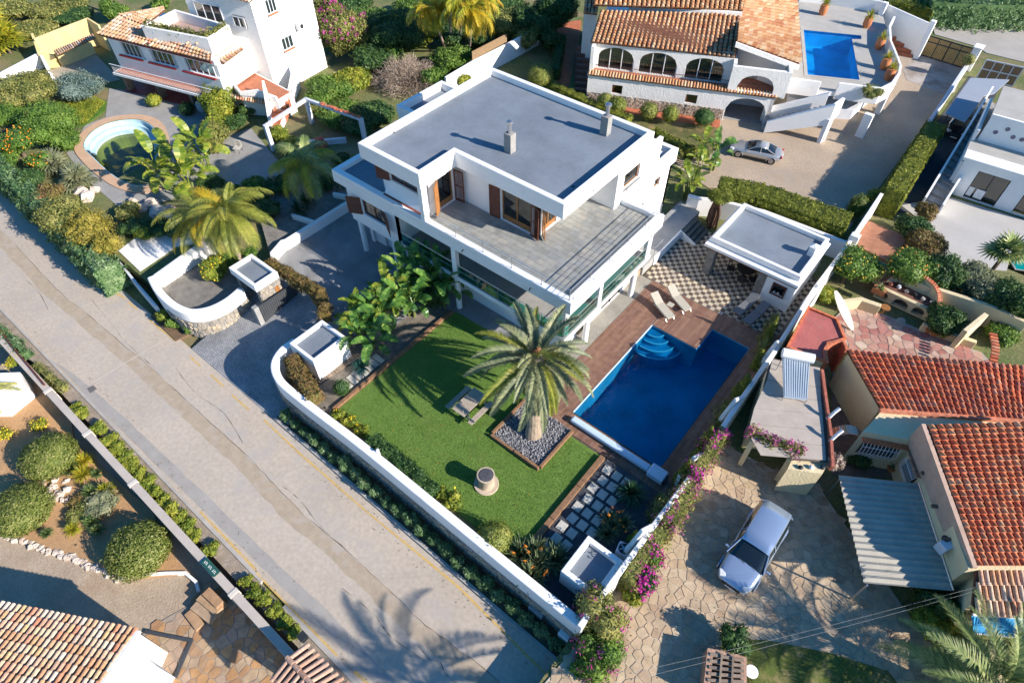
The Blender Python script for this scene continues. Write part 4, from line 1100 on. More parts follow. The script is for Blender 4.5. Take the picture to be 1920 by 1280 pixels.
# ------------------------------------------------------------------ tiled roofs
TC_MIX = mat_pieces('mixed_clay_tile', [(.42, .19, .085), (.50, .27, .13), (.56, .36, .20), (.38, .15, .07), (.60, .42, .26), (.46, .22, .10)], .85, .3, 25, .22, 12)
TC_RED = mat_pieces('red_clay_tile', [(.52, .13, .055), (.58, .17, .075), (.38, .085, .045), (.50, .17, .08), (.42, .12, .07), (.54, .24, .14), (.33, .10, .07)], .85, .4, 25, .32, 5)
TC_ORG = mat_pieces('orange_clay_tile', [(.58, .17, .07), (.64, .22, .10), (.54, .14, .06), (.62, .28, .13), (.50, .15, .08), (.66, .36, .19)], .85, .4, 25, .3, 5)
TC_OLD = mat_pieces('old_clay_tile', [(.42, .22, .12), (.48, .29, .17), (.52, .38, .27), (.46, .19, .11), (.50, .32, .16), (.54, .45, .36), (.38, .23, .15)], .88, .4, 25, .28, 14)
TC_OLD2 = mat_pieces('weathered_clay_tile', [(.34, .20, .14), (.42, .27, .19), (.46, .32, .24), (.37, .24, .18)], .88, .4, 25, .28, 14)
UNDER = mat('roof_underlay', (.17, .07, .04), .9, .2, 4)
def arch_mesh(name, m, r0=.34, r1=.42, h=.9, lift=.16, seg=5, th=.0):
    """unit tile: x across, y down the slope 0..1, arched in z"""
    vs_ = []; fs = []
    for y, r, z in ((0, r0, 0), (1.12, r1, lift)):
        for k in range(seg + 1):
            a = PI * k / seg; vs_.append((-r * math.cos(a), y, z + r * h * math.sin(a)))
    for k in range(seg): fs.append((k, seg + 1 + k, seg + 2 + k, k + 1))
    fs.append(tuple(range(seg + 1, 2 * seg + 2)))
    me = bpy.data.meshes.new(name); me.from_pydata(vs_, [], fs); me.materials.append(m)
    me.polygons.foreach_set('use_smooth', [True] * seg + [False]); me.update()
    return me
def tile_roof(par, TL, TR, BL, BR, ncol, nrow, m, limit=300, flat=.9, thick=.12, jitter=.05, underside=None, base=True):
    TL, TR, BL, BR = map(Vector, (TL, TR, BL, BR))
    me = arch_mesh('roof_tile', m, h=flat)
    N = (TR - TL).cross(BL - TL)
    N = N.normalized() if N.z > 0 else -N.normalized()
    f = lambda u, v: (TL * (1 - u) + TR * u) * (1 - v) + (BL * (1 - u) + BR * u) * v
    cells = []
    for i in range(ncol):
        for j in range(nrow):
            p = f((i + .5) / ncol, j / nrow)
            ex = f((i + 1) / ncol, j / nrow) - f(i / ncol, j / nrow)
            ey = f((i + .5) / ncol, (j + 1) / nrow) - p
            a = ex.length * rnd.uniform(-jitter, jitter)
            p2 = p + ex.normalized() * a + N * rnd.uniform(0, .006)
            M_ = Matrix((ex, ey * (1 + rnd.uniform(-.02, .02)), N * ex.length)).transposed().to_4x4(); M_.translation = p2
            cells.append(((p - CAM).length, M_))
    def seen(c):
        q = c[1].translation - CAM; z = q.dot(c_f)
        return 0 if abs(q.dot(c_r) / z) < 960 / F_PX * 1.03 and abs(q.dot(c_u) / z) < 640 / F_PX * 1.03 else 1
    cells.sort(key=lambda c: (seen(c), c[0]))
    rest = MB(); mv = [tuple(v.co) for v in me.vertices]; mf = [tuple(p.vertices) for p in me.polygons]
    for k, (d, M_) in enumerate(cells):
        if k < limit: inst(me, 'roof_tile', par, M_)
        else: rest.add([tuple(M_ @ Vector(v)) for v in mv], mf)
    if rest.v: rest.build('roof_tiles', m, par)['kind'] = 'stuff'
    if base:
        b = MB().add([tuple(q - N * .01) for q in (TL, TR, BR, BL)] + [tuple(q - N * thick) for q in (TL, TR, BR, BL)],
                 [(0, 1, 2, 3), (7, 6, 5, 4), (0, 4, 5, 1), (1, 5, 6, 2), (2, 6, 7, 3), (3, 7, 4, 0)])
        b.build('roof_deck', UNDER, par)
def keyhole(outer, hole):
    """outer polygon with a hole joined by a cut"""
    def area(P): return sum(P[i][0] * P[(i + 1) % len(P)][1] - P[(i + 1) % len(P)][0] * P[i][1] for i in range(len(P)))
    if area(outer) < 0: outer = outer[::-1]
    if area(hole) > 0: hole = hole[::-1]
    best = min(((math.dist(o, h), i, j) for i, o in enumerate(outer) for j, h in enumerate(hole)))
    _, i, j = best
    return outer[:i + 1] + hole[j:] + hole[:j + 1] + outer[i:]
def sheet_hole(outer, hole, z):
    """a flat sheet with a hole as triangles"""
    from mathutils.geometry import delaunay_2d_cdt
    pts = [Vector(p[:2]) for p in outer] + [Vector(p[:2]) for p in hole]
    n = len(outer); m = len(hole)
    ed = [(i, (i + 1) % n) for i in range(n)] + [(n + i, n + (i + 1) % m) for i in range(m)]
    r = delaunay_2d_cdt(pts, ed, [], 1, 1e-4)
    vs_ = [(p.x, p.y, z) for p in r[0]]; fs = []
    for t in r[2]:
        c = (sum(r[0][i].x for i in t) / 3, sum(r[0][i].y for i in t) / 3)
        if inside(c, [tuple(p[:2]) for p in outer]) and not inside(c, [tuple(p[:2]) for p in hole]): fs.append(tuple(t))
    return vs_, fs
def pxy(pts, z): return [xy(*p, z) for p in pts]
c1 = lambda x, y: (x / 4, y / 4)
c2 = lambda x, y: (480 + x / 4, y / 4)
c3 = lambda x, y: (960 + x / 4, y / 4)
c4 = lambda x, y: (1440 + x / 4, y / 4)
c5 = lambda x, y: (x / 4, 320 + y / 4)
c8 = lambda x, y: (1440 + x / 4, 320 + y / 4)
b1 = lambda x, y: (x / 4, 640 + y / 4)
b2 = lambda x, y: (480 + x / 4, 640 + y / 4)
b3 = lambda x, y: (960 + x / 4, 640 + y / 4)
b4 = lambda x, y: (1440 + x / 4, 640 + y / 4)
b5 = lambda x, y: (x / 4, 960 + y / 4)
b6 = lambda x, y: (480 + x / 4, 960 + y / 4)
b7 = lambda x, y: (960 + x / 4, 960 + y / 4)
b8 = lambda x, y: (1440 + x / 4, 960 + y / 4)

# ------------------------------------------------------------------ arcaded house to the north
GRAVEL = mat('tan_gravel_drive', (.46, .36, .26), .95, .1, .3, bump=.5, bscale=50, fine=.12, stain=(.34, .28, .23, .25, .52, .7))
struct('gravel_drive', MB().prism([(-24, 45), (-13.6, 42.0), (-9.2, 42.6), (-3.9, 44.2), (-3.9, 76.4), (-9, 77), (-17, 62), (-25, 58)], -.05, .01), GRAVEL)
struct('concrete_apron', MB().prism(pxy([c4(1150, 410), c4(1470, 520), c4(1400, 690), c4(1330, 710), c4(1040, 600), c4(1010, 520)], .02), -.02, .025), mat('stained_concrete', (.42, .38, .34), .9, .15, .6, bump=.2, stain=(.20, .15, .11, .5, .5, .7)))
NA = math.radians(24.5); NO = (-29.5, 47.0, 0)
nh = thing('arcaded_house', 'white house with clay tile roofs, an arched glazed gallery and a stone base', 'house', (-22, 52, 0))
def nb(): return MB(NO, NA)
nb().wall((-.05, 0), (16.2, 0), .3, 0, 2.55, [(2.25, 3.2, 1.2, 2.0), (8.85, 9.85, 1.2, 2.0), (12.45, 15.85, 0, 2.3, 1.1)]).build('wall', WHITE2, nh)
nb().wall((-.05, 14), (-.05, 0.3), .3, 0, 5.0).build('wall', WHITE2, nh)
nb().wall((16.2, .0), (16.2, 9), .3, 0, 2.55).build('wall', WHITE2, nh)
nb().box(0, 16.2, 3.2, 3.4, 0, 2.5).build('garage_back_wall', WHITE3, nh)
nb().box(12.2, 16.1, .3, 3.2, 0, .03).build('garage_floor', CONC, nh)
def loc(mb, s, d): return mb.T((s, d, 0))[:2]
t_ = nb()
facing(nh, [loc(t_, 0, 0), loc(t_, 12.3, 0)], 0, 1.05, .3, .05, gap=.035, m=mat_pieces('tan_stone', [(.42, .33, .25), (.34, .27, .21), (.50, .40, .31), (.38, .33, .28)], .9, .6, 10, .25, 5))
for s0 in (2.25, 8.85):
    a_, b_ = loc(t_, s0, 0), loc(t_, s0 + .97, 0); window(nh, a_, b_, 1.2, 2.0, WOODR, 1, False)
nb().box(-.15, 16.3, -.05, 1.6, 2.55, 2.72).build('balcony_slab', WHITE2, nh)
nb().box(0, 12.1, .35, 1.2, 2.72, 2.75).build('balcony_floor', mat('terracotta_floor', (.46, .17, .09), .8, .15, 3, fine=.1), nh)
nb().wall((0, 1.2), (12.1, 1.2), .3, 2.72, 5.0, [(.45, 3.75, 2.73, 4.75, 1.0), (4.15, 7.55, 2.73, 4.75, 1.0), (8.2, 11.6, 2.73, 4.75, 1.0)]).build('arcade_wall', WHITE2, nh)
nb().wall((12.1, .02), (16.9, .02), .3, 2.72, 4.9, [(.75, 3.75, 2.9, 4.35, 1.0)]).build('wall', WHITE2, nh)
nb().box(12.3, 16.0, .35, 5.0, 2.72, 2.76).build('loggia_floor', MATS['terracotta_floor'], nh)
nb().wall((16.9, .1), (16.9, 9), .3, 2.6, 5.0).build('wall', WHITE2, nh)
nb().box(12.1, 12.4, .4, 9, 2.72, 5).build('wall', WHITE2, nh)
for s0, s1 in ((.45, 3.75), (4.15, 7.55), (8.2, 11.6)):
    w = nb().box(s0 + .02, s1 - .02, 1.9, 1.95, 2.75, 4.8).build('gallery_window', INTER, nh)
    nb().box(s0 + .02, s1 - .02, 1.36, 1.37, 2.75, 4.75).build('pane', GLASSD, w)
    f = nb()
    for k in range(4):
        x = s0 + .03 + (s1 - s0 - .12) * k / 3; zt = 4.75 - 1.0 + 1.0 * math.sqrt(max(0, 1 - (2 * (x + .03 - s0) / (s1 - s0) - 1) ** 2))
        f.box(x, x + .07, 1.28, 1.35, 2.75, zt)
    f.box(s0, s1, 1.28, 1.35, 2.75, 2.83); f.build('frame', WHITE, w)
for s0, w_l in ((1.5, 1.0), (4.5, .8), (10.2, .6)): nb().obox((s0 + .6, 1.62, 3.2), w_l, .05, .7).build('curtain', CURT, nh)
for s0, s1 in ((0, 12.1), (12.3, 16.1)):
    r = nb(); n = int((s1 - s0) / .14)
    for k in range(n + 1): r.tube([(s0 + (s1 - s0) * k / n, .42, 2.72), (s0 + (s1 - s0) * k / n, .42, 3.45)], .012, 4)
    r.tube([(s0, .42, 3.45), (s1, .42, 3.45)], .025, 5); r.build('railing', DARKM, nh)['kind'] = 'stuff'
A_ = nb()
def TT(s, d, z): q = A_.T((s, d, 0)); return (q[0], q[1], z)
tile_roof(nh, TT(-.1, .42, 2.93), TT(16.3, .42, 2.93), TT(-.1, -.12, 2.72), TT(16.3, -.12, 2.72), 62, 1, TC_MIX, 62)
tile_roof(nh, at(1126, 20, 6.7), at(1390, 27, 6.7), at(1107, 79, 5.1), at(1379, 108, 5.1), 31, 13, TC_MIX, 236)
MB().strip([at(1180, 8, 6.8), at(1391, 27, 6.8)], .3, 6.3, 6.95).build('ridge_wall', WHITE2, nh)
tile_roof(nh, at(1120, -40, 8.2), at(1400, -22, 8.2), at(1112, 10, 7.0), at(1393, 20, 7.0), 31, 9, TC_MIX, 0)
tile_roof(nh, at(1100, -30, 6.4), at(1126, -28, 6.4), at(1094, 24, 5.4), at(1120, 27, 5.4), 4, 6, TC_MIX, 0)
MB().prism(pxy([(1096, 20), (1120, 24), (1120, -35), (1100, -35)], 5.3), 0, 5.25).build('wall', WHITE2, nh)
tile_roof(nh, at(1382, 78, 6.5), at(1390, -20, 6.5), at(1499, 121, 5.0), at(1490, -14, 5.0), 20, 14, TC_MIX, 0)
MB().strip([at(1380, 80, 6.45), at(1499, 124, 4.95)], .16, [6.1, 4.6], [6.5, 5.0]).build('verge', WHITE2, nh)
MB().prism(pxy([(1383, 85), (1392, -10), (1480, -10), (1478, 118)], 5.0), 2.7, 4.95).build('walls', WHITE2, nh)
nb().box(.2, 12, 1.6, 9, 2.7, 5.3).build('walls', WHITE2, nh)
dw_ = MB().prism(pxy([c3(558, 400), c3(600, 400), c3(600, 385), c3(560, 385)], .7), .7, 2.6).build('side_door', WOODR, nh)
sof = thing('garden_sofa', 'pale cushioned sofa on the terracotta loggia floor behind the arch', 'sofa', at(1410, 145, 2.76))
MB().obox((0, 0, .25), 1.8, .7, .4, NA).build('seat', CURT, sof, local=True, bevel=.04); MB().obox((-.12, .3, .5), 1.8, .25, .6, NA).build('backrest', CUSH, sof, local=True, bevel=.04)
REDP = mat('red_tile_path', (.50, .16, .08), .85, .15, 2, fine=.1, stain=(.3, .12, .08, 1.5, .55, .5))
struct('path', MB().prism(pxy([c3(800, 840), c3(1560, 960), c3(1560, 880), c3(830, 800)], .04), 0, .04), REDP)
struct('path', MB().prism(pxy([c3(300, 640), c3(420, 660), c3(500, 380), c3(520, 150), c3(320, 180), c3(400, 380)], .045), 0, .045), REDP)
stp = thing('tile_steps', 'brown tiled steps climbing beside the arcaded house wall', 'steps', at(1090, 140, 0))
for k in range(8):
    p0 = at(1093, 172 - k * 8, .1); MB().obox((p0.x - .3, p0.y + .2, .1 + k * .09), 1.3, .42, .2 + k * .18, NA).build('step', mat('brown_step', (.22, .11, .08), .8, .1, 4), stp)
struct('front_grass', MB().prism(pxy([c3(300, 650), c3(1560, 960), c3(1550, 1090), c3(1480, 1170), c3(1050, 980), c3(640, 790)], .02), 0, .02),
       mat('dry_grass', (.17, .17, .055), .95, .25, .8, bump=.6, bscale=60, fine=.25, stain=(.30, .20, .10, .6, .5, .8)))

# pool terrace of the north house
npd = thing('pool_terrace', 'raised pale pool terrace with white parapets and pillars beside the arcaded house', 'terrace', (-14, 66, 0))
PALE = mat('pale_terrace_floor', (.42, .40, .36), .85, .08, .8, fine=.06, stain=(.3, .29, .27, .8, .57, .5))
op = pxy([c4(120, 645), c4(375, 680), c4(505, 690), c4(820, 730), c4(930, 660), c4(960, 600), c4(955, 530), c4(900, 450), c4(870, 350), c4(900, 230), c4(880, 190), c4(850, 75), c4(440, 0), c4(215, -10), c4(200, 70), c4(230, 460)], 2.5)
hp_ = pxy([c4(255, 220), c4(710, 265), c4(712, 303), c4(642, 302), c4(700, 610), c4(285, 567)], 2.5)
v_, f_ = sheet_hole(op, hp_, 2.5)
MB().add(v_, f_).build('terrace_floor', PALE, npd)
MB().strip(op, .02, 2.1, 2.499, closed=True).build('slab_edge', WHITE, npd)
MB().strip(pxy([c4(505, 690), c4(820, 730), c4(900, 690), c4(950, 620), c4(962, 560), c4(930, 470), c4(890, 370), c4(885, 260), c4(920, 190)], 2.5), .22, 1.9, 3.35).build('parapet', WHITE, npd, bevel=.03)
MB().strip(pxy([c4(230, 10), c4(440, 30), c4(830, 95)], 2.5), .22, 0, 3.6).build('parapet', WHITE, npd, bevel=.03)
MB().strip(pxy([c4(860, 90), c4(1190, 240)], 2.5), .22, 0, 3.3).build('parapet', WHITE, npd, bevel=.03)
MB().strip(pxy([c4(120, 645), c4(375, 680)], 2.5), .2, 1.9, 3.3).build('parapet', WHITE, npd, bevel=.03)
for p in (c4(845, 110), c4(1200, 250)):
    q = at(*p, 2.5); MB().box(q.x - .25, q.x + .25, q.y - .25, q.y + .25, 0, 3.7).build('pier', WHITE, npd, bevel=.04)
for p, w in ((c4(690, 1030), .45), (c4(820, 855), .3), (c4(400, 1060), .3)):
    q = at(*p, 0); MB().box(q.x - w, q.x + w * .6, q.y - .15, q.y + .3, 0, 2.12).build('pillar', WHITE, npd, bevel=.02)
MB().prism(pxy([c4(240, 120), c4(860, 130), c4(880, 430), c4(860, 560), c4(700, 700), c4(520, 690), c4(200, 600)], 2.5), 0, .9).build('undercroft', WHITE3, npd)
LB = mat_brick('pale_blue_mosaic', (.02, .42, .72), (.04, .48, .78), (.10, .52, .80), .12, .12, .006, .1, rough=.3, offset=0)
np_ = thing('swimming_pool', 'bright blue swimming pool on the raised terrace beside the tiled house', 'pool', (-14, 66, 1))
bz = .95
MB().add([(p[0], p[1], bz) for p in hp_] + [(p[0], p[1], 2.49) for p in hp_], [tuple(range(len(hp_)))] + [(i, i + len(hp_), (i + 1) % len(hp_) + len(hp_), (i + 1) % len(hp_)) for i in range(len(hp_))]).build('basin', LB, np_)
MB().add([(p[0], p[1], 2.38) for p in hp_], [tuple(range(len(hp_)))]).build('water', mat_clear('clear_pool_water', (.30, .78, .97), .03, 1.16, .3, 2.5), np_)
MB().strip(hp_, .3, 2.504, 2.53, closed=True).build('coping', PALE, np_)
# ramped stair walls
sw = thing('outdoor_stair', 'white ramped stair walls climbing from the drive to the blue pool terrace', 'stairs', (-12, 54, 0))
MB().strip([(-14.5, 52.6), (-10.1, 54.2), (-9.95, 55.9)], .25, [0, 1.7, 1.9], [1.1, 3.5, 3.4]).build('ramp_wall', WHITE, sw, bevel=.02)
MB().strip([(-15.6, 54.2), (-11.2, 56.0)], .22, [0, 1.6], [1.2, 3.4]).build('ramp_wall', WHITE, sw, bevel=.02)
for k in range(12):
    t = k / 12; MB().obox((-14.9 + 4.2 * t, 53.5 + 1.55 * t, .1 + 2.3 * t), .4, 1.5, .2, .36).build('step', PALE, sw)
MB().box(-10.3, -9.95, 54.0, 54.4, 0, 2.2).build('pillar', WHITE, sw, bevel=.02)
# gates and the wall of the drive
wd = thing('drive_boundary_wall', 'low whitish wall between the gravel drive and the dark neighbouring driveway', 'wall', (-3.8, 62, 0))
MB().strip([(-3.9, 76.5), (-3.75, 68), (-3.6, 60.5)], .3, 0, [1.5, 1.1, .9]).build('wall', WHITE3, wd, bevel=.03)
MB().strip([(-3.25, 47), (-3.3, 59.5)], .25, 0, .5).build('wall', WHITE3, wd, bevel=.03)
for i, (a, b, h, lab, m_) in enumerate(((c4(1140, 415), c4(1465, 515), 2.0, 'wide bamboo-clad sliding gate in a dark frame at the head of the gravel drive', mat('bamboo', (.40, .25, .10), .8, .2, 8, fine=.2)),
                                       (c4(1560, 590), c4(1830, 650), 1.9, 'brown slatted gate with pale posts at the neighbouring drive', mat('brown_slats', (.22, .12, .07), .8, .2, 8, fine=.2)))):
    A = at(*a, 0); B = at(*b, 0); g_ = thing('drive_gate', lab, 'gate', A)
    d = B - A; L = d.length; an = math.atan2(d.y, d.x); f = MB(A, an)
    for z in (.06, 1.45 if i == 0 else 1.0, h - .05): f.box(0, L, -.04, .04, z - .05, z + .05)
    for k in range(5): f.box(L * k / 4 - .04, L * k / 4 + .04, -.05, .05, 0, h)
    f.build('gate_frame', DARKM if i == 0 else WHITE3, g_)
    n = int(L / .16)
    for k in range(n): MB(A, an).box(L * k / n + .01, L * (k + 1) / n - .01, -.02, .02, .08, h - .06).build('slat', m_, g_)
gp = at(*c4(1490, 520), 0); MB_ = thing('gate_pier', 'white gate pier between the two drive gates', 'pier', gp)
MB().box(-.35, .35, -.5, .5, 0, 2.2).build('shaft', WHITE2, MB_, local=True, bevel=.03); MB().box(-.42, .42, -.57, .57, 2.2, 2.3).build('cap', WHITE2, MB_, local=True, bevel=.03)
rs = thing('red_steps', 'red tiled garden steps beside the white wall near the bamboo gate', 'steps', at(*c4(980, 400), 0))
for k in range(6):
    q = at(*c4(1010 - k * 12, 415 - k * 20), 0); MB().obox((q.x, q.y, .1 + k * .13), 1.7, .36, .2 + k * .26, .12).build('step', REDP, rs)
struct('street', MB().prism(pxy([c4(1230, 180), c4(1250, 260), c4(1560, 350), c4(1640, 400), c4(2300, 560), c4(2300, 160), c4(1600, 150)], 0), -.05, .03), mat('street_asphalt', (.40, .37, .33), .9, .08, .4, fine=.05))

# ------------------------------------------------------------------ white terraced house, north-east
eh = thing('terraced_white_house', 'white flat-roofed house with a long outside stair and big sliding windows', 'house', (5, 52, 0))
struct('dark_drive', MB().prism([(-3.2, 47), (-.3, 50), (-.3, 75), (-3.2, 75)], -.03, .015), mat('dark_tarmac', (.075, .08, .09), .9, .15, .6, fine=.08))
struct('pale_terrace', MB().prism(pxy([c8(1000, 260), c8(1340, 190), c8(1960, 380), c8(1960, 620), c8(1840, 570), c8(1790, 750), c8(1300, 700), c8(1230, 440)], .02), -.05, .02), mat('light_terrace', (.45, .43, .40), .85, .06, .5, fine=.04, stain=(.36, .35, .33, .5, .55, .4)))
# stair
sa, sb_ = at(1725, 388, .0), at(1850, 182, 3.0)
sc_, sd_ = at(1757, 402, .0), at(1880, 208, 3.0)
n = 17
for k in range(n):
    t0, t1 = k / n, (k + 1) / n
    a, b, c, d = sa.lerp(sb_, t0), sc_.lerp(sd_, t0), sc_.lerp(sd_, t1), sa.lerp(sb_, t1)
    MB().prism([(a.x, a.y), (b.x, b.y), (c.x, c.y), (d.x, d.y)], max(0, 3.0 * t0 - .35), 3.0 * (k + 1) / n).build('step', mat('grey_step', (.30, .30, .29), .85, .1, 3), eh)
for a, b in ((sa, sb_), (sc_, sd_)): MB().strip([a, b], .16, [0, 2.2], [.9, 3.95]).build('stair_parapet', WHITE, eh, bevel=.02)
base = pxy([c8(1330, 160), c8(1960, 365)], 0)
A2 = Vector(base[0]); d2 = (Vector(base[1]) - A2); L2 = d2.length; d2.normalize(); n2_ = Vector((-d2.y, d2.x)); ea = math.atan2(d2.y, d2.x)
EB = lambda: MB((A2.x, A2.y, 0), ea)
EB().wall((0, 0), (L2 + 3, 0), .3, 0, 2.85, [(1.2, 3.4, .05, 2.4), (4.6, 7.5, .05, 2.4)]).build('wall', WHITE, eh)
for s0, s1 in ((1.2, 3.4), (4.6, 7.5)):
    w = EB().box(s0, s1, 1.0, 1.05, 0, 2.4).build('sliding_window', mat('beige_blind', (.38, .34, .27), .9, .1, 2), eh)
    EB().box(s0, s1, .14, .15, .05, 2.4).build('pane', GLASSD, w)
    f = EB()
    for k in range(3): f.box(s0 + (s1 - s0 - .07) * k / 2, s0 + (s1 - s0 - .07) * k / 2 + .07, .1, .18, .05, 2.4)
    f.box(s0, s1, .1, .18, 2.33, 2.4); f.build('frame', DARKM, w)
up = pxy([c4(1470, 1150), c4(1575, 1040), c4(2000, 1160), c4(2000, 1300), c4(1500, 1290)], 3.0)
q3 = [xy(*c4(1570, 1040), 3.0), xy(*c4(1980, 1165), 3.0)]
EB().box(-.2, L2 + 3, .0 - .02, 1.3, 2.85, 3.1).build('flat_roof', WHITE, eh, bevel=.02)
EB().box(-.2, L2 + 3, 1.3, 9.5, 2.6, 2.98).build('upper_terrace', PALE, eh)
EB().box(-.2, .05, .3, 9, 0, 2.6).build('side_wall', WHITE, eh)
EB().strip([(-.1, 3.0), (-.1, 9.0)], .2, 2.98, 3.9).build('parapet', WHITE, eh, bevel=.02)
EB().box(.2, L2 + 3, 3.4, 3.6, 2.98, 5.1).build('upper_wall', WHITE, eh)
EB().box(.2, L2 + 3, 3.6, 9.5, 4.6, 4.8).build('upper_roof', PALE, eh)
for k, s in enumerate((1.0, 1.6, 2.2, 3.1, 2.8)):
    p_ = EB(); p_.tube([(s, 3.40, 3.9 + (k % 2) * .45), (s, 3.36, 3.9 + (k % 2) * .45)], .16 + .05 * (k == 3), 12); p_.build('wall_plate', mat('glazed_plate', (.25, .22, .30), .4, .4, 9), eh)
aw = thing('shade_canopy', 'smooth grey canopy over the dark driveway beside the slatted gate', 'canopy', at(*c4(1550, 720), 2.3))
MB().prism(pxy([c4(1330, 850), c4(1520, 585), c4(1810, 600), c4(1700, 700), c4(1620, 720), c4(1480, 915)], 2.4), 2.32, 2.42).build('canopy', mat('grey_canopy', (.30, .33, .38), .7, .04, .6), aw)
for p in (c4(1345, 850), c4(1525, 600), c4(1500, 880)):
    q = at(*p, 2.3); MB().tube([(q.x + .1, q.y, 0), (q.x + .1, q.y, 2.34)], .05, 8).build('post', DARKM, aw)
ra = thing('drying_rack', 'white folding drying rack hung with pale laundry and one orange cloth', 'clothes rack', at(*c8(1500, 170), 0))
q = at(*c8(1520, 190), 0)
rk = MB()
for s in (-.5, .5): rk.tube([(q.x + s, q.y - .4, 0), (q.x + s * .9, q.y + .1, .95)], .015, 5); rk.tube([(q.x + s, q.y + .5, 0), (q.x + s * .9, q.y - .1, .95)], .015, 5)
for k in range(5): rk.tube([(q.x - .8, q.y - .5 + k * .25, .98), (q.x + .8, q.y - .5 + k * .25, .98)], .01, 4)
rk.build('rack_frame', WHITE, ra)
for x, y, c, w in ((-.55, -.5, (.75, .75, .74), .5), (.1, -.5, (.8, .8, .8), .6), (-.5, 0, (.8, .16, .05), .3), (-.2, .3, (.55, .45, .42), .4)):
    MB().box(q.x + x, q.x + x + w, q.y + y - .012, q.y + y + .012, .25, 1.0).build('cloth', mat('cloth_%d' % int(c[0] * 100 + c[1] * 10), c, .9, .08, 6), ra)
ep = thing('swimming_pool', 'small turquoise pool half out of view at the right edge', 'pool', (8, 46, 0))
eo = pxy([c8(1790, 640), c8(1830, 580), c8(1990, 590), c8(1990, 760), c8(1850, 740)], 0)
MB().prism(eo, -.03, .06).build('surround', MATS['light_terrace'], ep)
ei = [((p[0] - eo[3][0]) * .93 + eo[3][0], (p[1] - eo[3][1]) * .9 + eo[3][1]) for p in eo]
MB().prism(ei, .0, .068).build('floor', mat('turquoise_mosaic', (.02, .42, .42), .2, .1, 3), ep)
MB().prism(ei, .069, .072).build('water', mat_clear('turquoise_water', (.5, .95, .9), .04, 1.33, .4, 2.5), ep)

# ------------------------------------------------------------------ yellow house, east
CREAM = mat('cream_render', (.66, .55, .34), .9, .05, .8, bump=.5, bscale=9, fine=.03, stain=(.40, .33, .22, .5, .6, .5))
yh = thing('yellow_house', 'cream-yellow house with red and orange clay tile roofs and a barred corner window', 'house', (6, 25, 0))
tile_roof(yh, at(1588, 656, 3.35), at(1960, 690, 3.35), at(1651, 765, 3.0), at(1960, 789, 3.0), 30, 10, TC_RED, 230)
MB().prism(pxy([(1592, 660), (1653, 762), (1960, 786), (1960, 693)], 3.0), 0, 2.93).build('walls', CREAM, yh)
MB().strip([at(1650, 768, 3.0), at(1960, 793, 3.0)], .22, 2.85, 3.06).build('verge_tiles', TC_RED, yh)
tile_roof(yh, at(1737, 797, 4.1), at(1960, 790, 4.1), at(1830, 1059, 3.5), at(1995, 1059, 3.5), 14, 24, TC_ORG, 300, flat=.75)
MB().prism(pxy([(1732, 800), (1826, 1060), (1990, 1060), (1955, 795)], 3.8), 0, 3.4).build('walls', CREAM, yh)
MB().strip([at(1731, 795, 4.12), at(1828, 1064, 3.5)], .2, [2.6, 2.6], [4.16, 3.55]).build('verge', mat('pink_verge', (.52, .36, .27), .85, .12, 2), yh)
MB().prism(pxy([(1655, 768), (1618, 808), (1736, 830), (1736, 795), (1960, 795)], 2.9), 0, 2.88).build('walls', CREAM, yh)
tile_roof(yh, at(1831, 1064, 3.3), at(1995, 1062, 3.3), at(1822, 1148, 2.8), at(1995, 1158, 2.8), 15, 3, TC_OLD, 60)
MB().prism(pxy([(1836, 1070), (1990, 1070), (1990, 1140), (1830, 1130)], 3.0), 0, 2.75).build('walls', CREAM, yh)
awn = thing('blue_awning', 'bright blue striped awning below the tiled eaves at the lower right', 'awning', at(1880, 1175, 2.2))
q4 = [at(1822, 1154, 2.35), at(1960, 1163, 2.35), at(1960, 1200, 1.95), at(1826, 1187, 1.95)]
BLUE = mat_pieces('blue_canvas', [(.0, .20, .48), (.01, .30, .60), (.03, .36, .66)], .6, 0, 10, .05)
for k in range(22):
    a, b = k / 22, (k + .96) / 22
    v4 = [q4[0].lerp(q4[1], a), q4[0].lerp(q4[1], b), q4[3].lerp(q4[2], b), q4[3].lerp(q4[2], a)]
    MB().add([tuple(p) for p in v4] + [tuple(p - Vector((0, 0, .03))) for p in v4], [(0, 1, 2, 3), (7, 6, 5, 4), (0, 4, 5, 1), (1, 5, 6, 2), (2, 6, 7, 3), (3, 7, 4, 0)]).build('stripe', BLUE, awn)
MB().tube([q4[3], q4[2]], .04, 6).build('front_bar', WHITE, awn); MB().tube([q4[0] + Vector((0, .05, .05)), q4[1] + Vector((0, .05, .05))], .06, 6).build('cassette', WHITE, awn)
tile_roof(yh, at(1812, 1196, 1.2), at(1900, 1204, 1.2), at(1808, 1212, 1.0), at(1895, 1222, 1.0), 14, 1, TC_OLD, 14)
MB().prism(pxy([(1812, 1205), (1900, 1215), (1910, 1290), (1815, 1290)], 1.0), 0, .95).build('wall', CREAM, yh)
# beams sticking out
for px, py in (b4(1145, 780), b4(1210, 990), b4(1290, 1238), b8(1370, 205)):
    q = at(px, py, 2.9); MB().obox((q.x, q.y, 2.9), .75, .14, .14, math.radians(33)).build('beam_end', mat('old_beam', (.20, .13, .10), .9, .2, 6), yh)
